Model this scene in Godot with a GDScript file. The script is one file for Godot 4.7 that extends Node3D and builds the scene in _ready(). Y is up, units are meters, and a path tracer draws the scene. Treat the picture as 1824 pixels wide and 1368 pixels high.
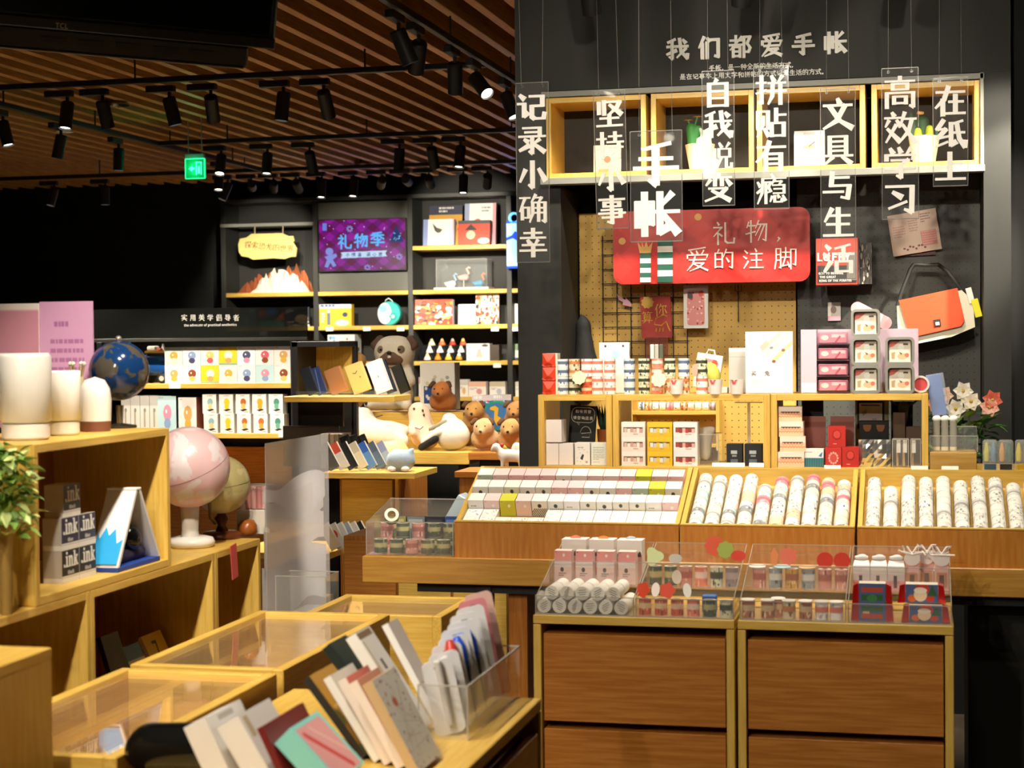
extends Node3D
# A bookshop's stationery corner. Units are metres, y is up, -z runs away from the camera along the shelves.

# ---- survey of the place: lens and axes solved from the photograph's vanishing lines ----
const FOCAL := 3080.0
const EYE := Vector3(0, 1.5, 0)
const RIGHT := Vector3(0.97315395, -0.00998169, -0.22993859)
const UPW := Vector3(0.00376033, 0.99961531, -0.02747893)
const BACK := Vector3(0.23012442, 0.02587658, 0.97281712)

var mats := {}
var meshes := {}
var taken := {}
var rng := RandomNumberGenerator.new()
const ORD := ["first", "second", "third", "fourth", "fifth", "sixth", "seventh", "eighth", "ninth", "tenth", "eleventh", "twelfth", "thirteenth", "fourteenth"]


func _ready() -> void:
	rng.seed = 11
	var cam := Camera3D.new()
	cam.transform = Transform3D(Basis(RIGHT, UPW, BACK), EYE)
	cam.near = 0.05
	cam.far = 60.0
	var at := CameraAttributesPhysical.new()
	at.frustum_focal_length = 50.0
	at.frustum_focus_distance = 7.0
	at.exposure_aperture = 4.6
	cam.attributes = at
	cam.fov = 25.0419
	cam.name = "camera"
	add_child(cam)
	cam.current = true
	var env := Environment.new()
	env.background_mode = Environment.BG_COLOR
	env.background_color = Color(0, 0, 0)
	env.ambient_light_source = Environment.AMBIENT_SOURCE_DISABLED
	env.tonemap_mode = Environment.TONE_MAPPER_LINEAR
	env.tonemap_exposure = 1.0
	env.sdfgi_enabled = true
	env.ssao_enabled = true
	env.ssil_enabled = true
	var we := WorldEnvironment.new()
	we.environment = env
	we.name = "world_environment"
	add_child(we)
	make_materials()
	make_room()
	make_lights()
	make_back_wall()
	make_gift_wall()
	make_counter()
	make_trays()
	make_front_boxes()
	make_cubes()
	make_gift_wall_things()
	make_hanging_signs()
	make_left_shelf()
	make_cases()
	make_low_unit()
	make_mid_units()
	make_plush()
	make_television()
	finish_prints()


# ---- survey helpers: where a sight line meets a plane of the room ----
func ray(x: float, y: float) -> Vector3:
	return RIGHT * ((x - 912.0) / FOCAL) + UPW * ((684.0 - y) / FOCAL) - BACK

func on_z(x: float, y: float, d: float) -> Vector3:
	var r := ray(x, y)
	return EYE + r * (-d / r.z)

func on_y(x: float, y: float, h: float) -> Vector3:
	var r := ray(x, y)
	return EYE + r * ((h - EYE.y) / r.y)

func on_x(x: float, y: float, k: float) -> Vector3:
	var r := ray(x, y)
	return EYE + r * (k / r.x)

func span(x0: float, y0: float, x1: float, y1: float, d: float) -> Array:   # centre, width, height on the plane z = -d
	var xm := (x0 + x1) / 2
	var ym := (y0 + y1) / 2
	var l := on_z(x0, ym, d).x
	var r := on_z(x1, ym, d).x
	var t := on_z(xm, y0, d).y
	var b := on_z(xm, y1, d).y
	return [Vector3((l + r) / 2, (t + b) / 2, -d), r - l, t - b]


# ---- naming ----
func numbered(n: String) -> String:
	if taken.has(n):
		taken[n] += 1
		return "%s_%03d" % [n, taken[n]]
	taken[n] = 0
	return n

func tag(o: Node, label: String, category: String, group := "", kind := "") -> Node:
	o.set_meta("label", label)
	if category:
		o.set_meta("category", category)
	if group:
		o.set_meta("group", group)
	if kind:
		o.set_meta("kind", kind)
	return o

func thing(n: String, label: String, category: String, pos := Vector3.ZERO, group := "", turn := 0.0) -> Node3D:
	var o := Node3D.new()
	o.name = numbered(n)
	add_child(o)
	o.position = pos
	o.rotation.y = turn
	tag(o, label, category, group)
	return o

func part(parent: Node3D, n: String, mesh: Mesh, m: Material, pos := Vector3.ZERO, rot := Vector3.ZERO, scl := Vector3.ONE) -> MeshInstance3D:
	var o := MeshInstance3D.new()
	o.name = n
	o.mesh = mesh
	if m:
		o.material_override = m
	parent.add_child(o, true)
	o.position = pos
	o.rotation = rot
	o.scale = scl
	return o

func solo(n: String, label: String, category: String, mesh: Mesh, m: Material, pos := Vector3.ZERO, rot := Vector3.ZERO, group := "") -> MeshInstance3D:
	var o := part(self, numbered(n), mesh, m, pos, rot)
	tag(o, label, category, group)
	return o

func shell(n: String, mesh: Mesh, m: Material, pos := Vector3.ZERO, label := "", rot := Vector3.ZERO) -> MeshInstance3D:
	var o := part(self, numbered(n), mesh, m, pos, rot)
	o.set_meta("kind", "structure")
	if label:
		o.set_meta("label", label)
		o.set_meta("category", "room")
	return o


# ---- materials ----
func mat(hex: String, rough := 0.6, metal := 0.0) -> StandardMaterial3D:
	var key := "%s|%s|%s" % [hex, rough, metal]
	if not mats.has(key):
		var m := StandardMaterial3D.new()
		m.albedo_color = Color(hex)
		m.roughness = rough
		m.metallic = metal
		mats[key] = m
	return mats[key]

func clear_mat(hex: String, alpha: float, rough := 0.05) -> StandardMaterial3D:
	var key := "clear%s|%s|%s" % [hex, alpha, rough]
	if not mats.has(key):
		var m := StandardMaterial3D.new()
		var c := Color(hex)
		c.a = alpha
		m.albedo_color = c
		m.transparency = BaseMaterial3D.TRANSPARENCY_ALPHA
		m.roughness = rough
		mats[key] = m
	return mats[key]

func glow(hex: String, e: float) -> StandardMaterial3D:
	var key := "glow%s|%s" % [hex, e]
	if not mats.has(key):
		var m := StandardMaterial3D.new()
		m.albedo_color = Color(hex)
		m.emission_enabled = true
		m.emission = Color(hex)
		m.emission_energy_multiplier = e
		mats[key] = m
	return mats[key]

func wood_mat(a: String, b: String, sc: Vector3, rough := 0.45, sd := 3) -> StandardMaterial3D:
	var n := FastNoiseLite.new()
	n.seed = sd
	n.noise_type = FastNoiseLite.TYPE_SIMPLEX_SMOOTH
	n.frequency = 0.02
	n.fractal_octaves = 5
	n.fractal_gain = 0.55
	var t := NoiseTexture2D.new()
	t.noise = n
	t.width = 512
	t.height = 512
	t.seamless = true
	var g := Gradient.new()
	g.set_color(0, Color(a))
	g.set_color(1, Color(b))
	g.set_offset(0, 0.25)
	g.set_offset(1, 0.75)
	t.color_ramp = g
	var m := StandardMaterial3D.new()
	m.albedo_texture = t
	m.roughness = rough
	m.uv1_triplanar = true
	m.uv1_world_triplanar = true
	m.uv1_scale = sc
	return m

func fuzzy_mat(a: String, b: String, scale := 14.0, sd := 5) -> StandardMaterial3D:
	var key := "fuzz%s%s%s" % [a, b, scale]
	if not mats.has(key):
		var m := wood_mat(a, b, Vector3.ONE * scale, 0.95, sd)
		m.rim_enabled = true
		m.rim = 0.3
		mats[key] = m
	return mats[key]

var OAK_X: StandardMaterial3D
var OAK_Y: StandardMaterial3D
var OAK_Z: StandardMaterial3D
var BROWN_X: StandardMaterial3D
var BROWN_Y: StandardMaterial3D
var BLACK: StandardMaterial3D
var ACRYL: StandardMaterial3D
var EDGE: StandardMaterial3D
var WALLBLACK: StandardMaterial3D

func make_materials() -> void:
	OAK_X = wood_mat("cda346", "d9b45a", Vector3(0.5, 7, 7), 0.42, 3)
	OAK_Y = wood_mat("cda346", "d9b45a", Vector3(7, 0.5, 7), 0.42, 4)
	OAK_Z = wood_mat("cda346", "d9b45a", Vector3(7, 7, 0.5), 0.42, 5)
	BROWN_X = wood_mat("a3621e", "b77833", Vector3(0.35, 7, 7), 0.4, 6)
	BROWN_Y = wood_mat("a3621e", "b77833", Vector3(6, 0.35, 6), 0.4, 7)
	BLACK = mat("17171a", 0.5)
	ACRYL = clear_mat("f4fafa", 0.045, 0.03)
	EDGE = mat("a8a498", 0.2)
	WALLBLACK = mat("171715", 0.7)


# ---- meshes ----
func cbox(s: Vector3, b := 0.0) -> Mesh:
	b = minf(b, minf(s.x, minf(s.y, s.z)) * 0.45)
	var key := "b%.4f,%.4f,%.4f,%.4f" % [s.x, s.y, s.z, b]
	if meshes.has(key):
		return meshes[key]
	if b <= 0.0:
		var bm := BoxMesh.new()
		bm.size = s
		meshes[key] = bm
		return bm
	var st := SurfaceTool.new()
	st.begin(Mesh.PRIMITIVE_TRIANGLES)
	var h := s / 2
	var i := h - Vector3.ONE * b
	for ax in 3:
		var u := (ax + 1) % 3
		var v := (ax + 2) % 3
		for sg in [-1.0, 1.0]:
			var p := []
			for k in [[-1, -1], [1, -1], [1, 1], [-1, 1]]:
				var w := Vector3()
				w[ax] = sg * h[ax]
				w[u] = k[0] * i[u]
				w[v] = k[1] * i[v]
				p.append(w)
			convex_face(st, p)
		for su in [-1.0, 1.0]:
			for sv in [-1.0, 1.0]:
				var p := []
				for k in [[0, -1], [1, -1], [1, 1], [0, 1]]:
					var w := Vector3()
					w[ax] = k[1] * i[ax]
					w[u] = su * (i[u] if k[0] else h[u])
					w[v] = sv * (h[v] if k[0] else i[v])
					p.append(w)
				convex_face(st, p)
	for sx in [-1.0, 1.0]:
		for sy in [-1.0, 1.0]:
			for sz in [-1.0, 1.0]:
				convex_face(st, [Vector3(sx * h.x, sy * i.y, sz * i.z), Vector3(sx * i.x, sy * h.y, sz * i.z), Vector3(sx * i.x, sy * i.y, sz * h.z)])
	meshes[key] = st.commit()
	return meshes[key]

func convex_face(st: SurfaceTool, p: Array, uvs := [], inside := Vector3.ZERO) -> void:
	var c := Vector3()
	for v in p:
		c += v
	c = c / p.size() - inside
	var n: Vector3 = (p[1] - p[0]).cross(p[2] - p[0])
	var out := n.dot(c) > 0
	n = n.normalized() if out else -n.normalized()
	for k in range(1, p.size() - 1):
		var t := [0, k + 1, k] if out else [0, k, k + 1]
		for q in t:
			st.set_normal(n)
			if uvs:
				st.set_uv(uvs[q])
			st.add_vertex(p[q])

func hull8(b: Array) -> ArrayMesh:   # 8 corners: bottom 0-3, top 4-7, each going round
	var st := SurfaceTool.new()
	st.begin(Mesh.PRIMITIVE_TRIANGLES)
	var c := Vector3()
	for v in b:
		c += v / 8.0
	for f in [[0, 1, 2, 3], [4, 5, 6, 7], [0, 1, 5, 4], [1, 2, 6, 5], [2, 3, 7, 6], [3, 0, 4, 7]]:
		convex_face(st, [b[f[0]], b[f[1]], b[f[2]], b[f[3]]], [], c)
	return st.commit()

# a box whose front (+z) carries the printed rectangle "uv" of the print sheet; optionally its top too
func print_box(s: Vector3, uv: Rect2, side: Material, top := false, both := false) -> ArrayMesh:
	var key := "p%s%s%s%s%s" % [s, uv, side.get_instance_id(), top, both]
	if meshes.has(key):
		return meshes[key]
	var h := s / 2
	var am: ArrayMesh = null
	var st := SurfaceTool.new()
	st.begin(Mesh.PRIMITIVE_TRIANGLES)
	var f := [Vector3(-h.x, h.y, h.z), Vector3(h.x, h.y, h.z), Vector3(h.x, -h.y, h.z), Vector3(-h.x, -h.y, h.z)]
	var t := [Vector3(-h.x, h.y, -h.z), Vector3(h.x, h.y, -h.z), Vector3(h.x, h.y, h.z), Vector3(-h.x, h.y, h.z)]
	var k := [Vector3(h.x, h.y, -h.z), Vector3(-h.x, h.y, -h.z), Vector3(-h.x, -h.y, -h.z), Vector3(h.x, -h.y, -h.z)]
	var r := [Vector3(h.x, h.y, h.z), Vector3(h.x, h.y, -h.z), Vector3(h.x, -h.y, -h.z), Vector3(h.x, -h.y, h.z)]
	var l := [Vector3(-h.x, h.y, -h.z), Vector3(-h.x, h.y, h.z), Vector3(-h.x, -h.y, h.z), Vector3(-h.x, -h.y, -h.z)]
	var d := [Vector3(-h.x, -h.y, h.z), Vector3(h.x, -h.y, h.z), Vector3(h.x, -h.y, -h.z), Vector3(-h.x, -h.y, -h.z)]
	var q := [uv.position, Vector2(uv.end.x, uv.position.y), uv.end, Vector2(uv.position.x, uv.end.y)]
	if not top:
		convex_face(st, f, q)
	if top:
		convex_face(st, t, q)
	if both:
		convex_face(st, r, q)
	st.set_material(sheet_mat)
	am = st.commit()
	st = SurfaceTool.new()
	st.begin(Mesh.PRIMITIVE_TRIANGLES)
	var rest := [k, l, d]
	if not both:
		rest.append(r)
	rest.append(f if top else t)
	for w in rest:
		convex_face(st, w)
	st.set_material(side)
	st.commit(am)
	meshes[key] = am
	return am

# profile points (radius, height); turned about y
func lathe(pr: Array, seg := 20, smooth := false, uv := Rect2(0, 0, 1, 1)) -> ArrayMesh:
	var key := "l%s%d%s%s" % [pr, seg, smooth, uv]
	if meshes.has(key):
		return meshes[key]
	var st := SurfaceTool.new()
	st.begin(Mesh.PRIMITIVE_TRIANGLES)
	var ns := []
	for k in pr.size() - 1:
		var e: Vector2 = pr[k + 1] - pr[k]
		ns.append(Vector2(e.y, -e.x).normalized())
	var n := pr.size()
	for k in n - 1:
		var na: Vector2 = ns[k]
		var nb: Vector2 = ns[k]
		if smooth:
			if k > 0:
				na = (ns[k] + ns[k - 1]).normalized()
			if k < n - 2:
				nb = (ns[k] + ns[k + 1]).normalized()
		for j in seg:
			var a0 := TAU * j / seg
			var a1 := TAU * (j + 1) / seg
			var v := []
			for w in [[a0, pr[k], na, 0, k], [a1, pr[k], na, 1, k], [a1, pr[k + 1], nb, 1, k + 1], [a0, pr[k + 1], nb, 0, k + 1]]:
				var c := cos(w[0])
				var s := sin(w[0])
				v.append([Vector3(w[1].x * c, w[1].y, w[1].x * s), Vector3(w[2].x * c, w[2].y, w[2].x * s), Vector2(uv.position.x + uv.size.x * float(j + w[3]) / seg, uv.position.y + uv.size.y * (1.0 - float(w[4]) / (n - 1)))])
			for q in [0, 1, 2, 0, 2, 3]:
				st.set_normal(v[q][1])
				st.set_uv(v[q][2])
				st.add_vertex(v[q][0])
	meshes[key] = st.commit()
	return meshes[key]

func rod(pts: Array, r: float, seg := 6) -> ArrayMesh:
	var st := SurfaceTool.new()
	st.begin(Mesh.PRIMITIVE_TRIANGLES)
	var rings := []
	for k in pts.size():
		var d: Vector3 = (pts[mini(k + 1, pts.size() - 1)] - pts[maxi(k - 1, 0)]).normalized()
		var u := d.cross(Vector3.UP if absf(d.y) < 0.9 else Vector3.RIGHT).normalized()
		var v := d.cross(u)
		var ring := []
		for j in seg:
			var a := TAU * j / seg
			ring.append([pts[k] + (u * cos(a) + v * sin(a)) * r, u * cos(a) + v * sin(a)])
		rings.append(ring)
	for k in rings.size() - 1:
		for j in seg:
			var a = rings[k][j]
			var b = rings[k][(j + 1) % seg]
			var c = rings[k + 1][(j + 1) % seg]
			var d = rings[k + 1][j]
			for q in [a, c, b, a, d, c]:
				st.set_normal(q[1])
				st.add_vertex(q[0])
	for e in [0, rings.size() - 1]:
		var p := []
		for q in rings[e]:
			p.append(q[0])
		convex_face(st, p, [], pts[mini(1, pts.size() - 1)] if e == 0 else pts[pts.size() - 2])
	return st.commit()

# outline in x,y pushed through "depth" in z (front face at +depth/2); front uv = bounding box laid on the sheet rectangle
func slab(poly: Array, depth: float, uv := Rect2(0, 0, 1, 1)) -> ArrayMesh:
	var pv := PackedVector2Array(poly)
	if Geometry2D.is_polygon_clockwise(pv):
		pv.reverse()
	var tri := Geometry2D.triangulate_polygon(pv)
	var lo := pv[0]
	var hi := pv[0]
	for p in pv:
		lo = lo.min(p)
		hi = hi.max(p)
	var st := SurfaceTool.new()
	st.begin(Mesh.PRIMITIVE_TRIANGLES)
	var h := depth / 2
	for k in range(0, tri.size(), 3):
		for sd in [1.0, -1.0]:
			var ids := [tri[k], tri[k + 1], tri[k + 2]]
			var a := pv[ids[0]]
			var b := pv[ids[1]]
			var c := pv[ids[2]]
			if ((b - a).cross(c - a) > 0) == (sd > 0):
				ids = [ids[0], ids[2], ids[1]]
			for q in ids:
				var w: Vector2 = (pv[q] - lo) / (hi - lo)
				st.set_normal(Vector3(0, 0, sd))
				st.set_uv(uv.position + Vector2(w.x, 1.0 - w.y) * uv.size)
				st.add_vertex(Vector3(pv[q].x, pv[q].y, sd * h))
	for k in pv.size():
		var a := pv[k]
		var b := pv[(k + 1) % pv.size()]
		var e := (b - a)
		var n := Vector3(e.y, -e.x, 0).normalized()
		var p := [Vector3(a.x, a.y, h), Vector3(b.x, b.y, h), Vector3(b.x, b.y, -h), Vector3(a.x, a.y, -h)]
		for q in [0, 1, 2, 0, 2, 3]:
			st.set_normal(n)
			st.set_uv(uv.position + uv.size * 0.5)
			st.add_vertex(p[q])
	return st.commit()

func round_rect(w: float, h: float, r: float, n := 5) -> Array:
	var p := []
	for c in [[w / 2 - r, h / 2 - r, 0.0], [-w / 2 + r, h / 2 - r, PI / 2], [-w / 2 + r, -h / 2 + r, PI], [w / 2 - r, -h / 2 + r, 1.5 * PI]]:
		for k in n + 1:
			var a: float = c[2] + PI / 2 * k / n
			p.append(Vector2(c[0] + r * cos(a), c[1] + r * sin(a)))
	return p

func ring_poly(n: int, f: Callable) -> Array:
	var p := []
	for k in n:
		p.append(f.call(TAU * k / n))
	return p

func ball(seg := 20) -> SphereMesh:
	var key := "ball%d" % seg
	if not meshes.has(key):
		var s := SphereMesh.new()
		s.radius = 1.0
		s.height = 2.0
		s.radial_segments = seg
		s.rings = seg / 2
		meshes[key] = s
	return meshes[key]

# soft bodies: smooth union of tapered capsules [a, b, ra, rb], meshed as surface nets
func soft(bones: Array, cell: float, blend := 0.03) -> ArrayMesh:
	var lo := Vector3.ONE * 1e9
	var hi := -lo
	for b in bones:
		var r: float = maxf(b[2], b[3]) + blend
		lo = lo.min(b[0].min(b[1]) - Vector3.ONE * r)
		hi = hi.max(b[0].max(b[1]) + Vector3.ONE * r)
	lo -= Vector3.ONE * cell
	hi += Vector3.ONE * cell
	var nx := int((hi.x - lo.x) / cell) + 2
	var ny := int((hi.y - lo.y) / cell) + 2
	var nz := int((hi.z - lo.z) / cell) + 2
	var f := PackedFloat32Array()
	f.resize(nx * ny * nz)
	f.fill(1e3)
	for b in bones:
		var a0: Vector3 = b[0]
		var ab: Vector3 = b[1] - b[0]
		var ll := maxf(ab.length_squared(), 1e-9)
		var r0: float = b[2]
		var r1: float = b[3]
		for z in nz:
			for y in ny:
				var base := (z * ny + y) * nx
				for x in nx:
					var p := lo + Vector3(x, y, z) * cell
					var t := clampf((p - a0).dot(ab) / ll, 0.0, 1.0)
					var d := p.distance_to(a0 + ab * t) - lerpf(r0, r1, t)
					var o := f[base + x]
					if o > 100.0:
						f[base + x] = d
					else:
						var hh := maxf(blend - absf(d - o), 0.0) / blend
						f[base + x] = minf(d, o) - hh * hh * blend * 0.25
	var ids := {}
	var st := SurfaceTool.new()
	st.begin(Mesh.PRIMITIVE_TRIANGLES)
	var off := [0, 1, nx, nx + 1, nx * ny, nx * ny + 1, nx * ny + nx, nx * ny + nx + 1]
	var ed := [[0, 1], [2, 3], [4, 5], [6, 7], [0, 2], [1, 3], [4, 6], [5, 7], [0, 4], [1, 5], [2, 6], [3, 7]]
	var count := 0
	for z in nz - 1:
		for y in ny - 1:
			for x in nx - 1:
				var i0 := (z * ny + y) * nx + x
				var ins := 0
				for k in 8:
					if f[i0 + off[k]] < 0.0:
						ins += 1
				if ins == 0 or ins == 8:
					continue
				var s := Vector3()
				var c := 0
				for e in ed:
					var va := f[i0 + off[e[0]]]
					var vb := f[i0 + off[e[1]]]
					if (va < 0.0) != (vb < 0.0):
						var t := va / (va - vb)
						var pa := Vector3(e[0] & 1, (e[0] >> 1) & 1, e[0] >> 2)
						var pb := Vector3(e[1] & 1, (e[1] >> 1) & 1, e[1] >> 2)
						s += pa.lerp(pb, t)
						c += 1
				st.add_vertex(lo + (Vector3(x, y, z) + s / c) * cell)
				ids[i0] = count
				count += 1
	for z in range(1, nz - 1):
		for y in range(1, ny - 1):
			for x in range(1, nx - 1):
				var i0 := (z * ny + y) * nx + x
				var ia := f[i0] < 0.0
				for ax in 3:
					var step: int = [1, nx, nx * ny][ax]
					if ia == (f[i0 + step] < 0.0):
						continue
					var u: int = [nx, nx * ny, 1][ax]
					var v: int = [nx * ny, 1, nx][ax]
					var q := [ids[i0], ids[i0 - u], ids[i0 - u - v], ids[i0 - v]]
					if ia:
						q = [q[0], q[3], q[2], q[1]]
					for w in [0, 1, 2, 0, 2, 3]:
						st.add_index(q[w])
	st.generate_normals()
	return st.commit()


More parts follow.
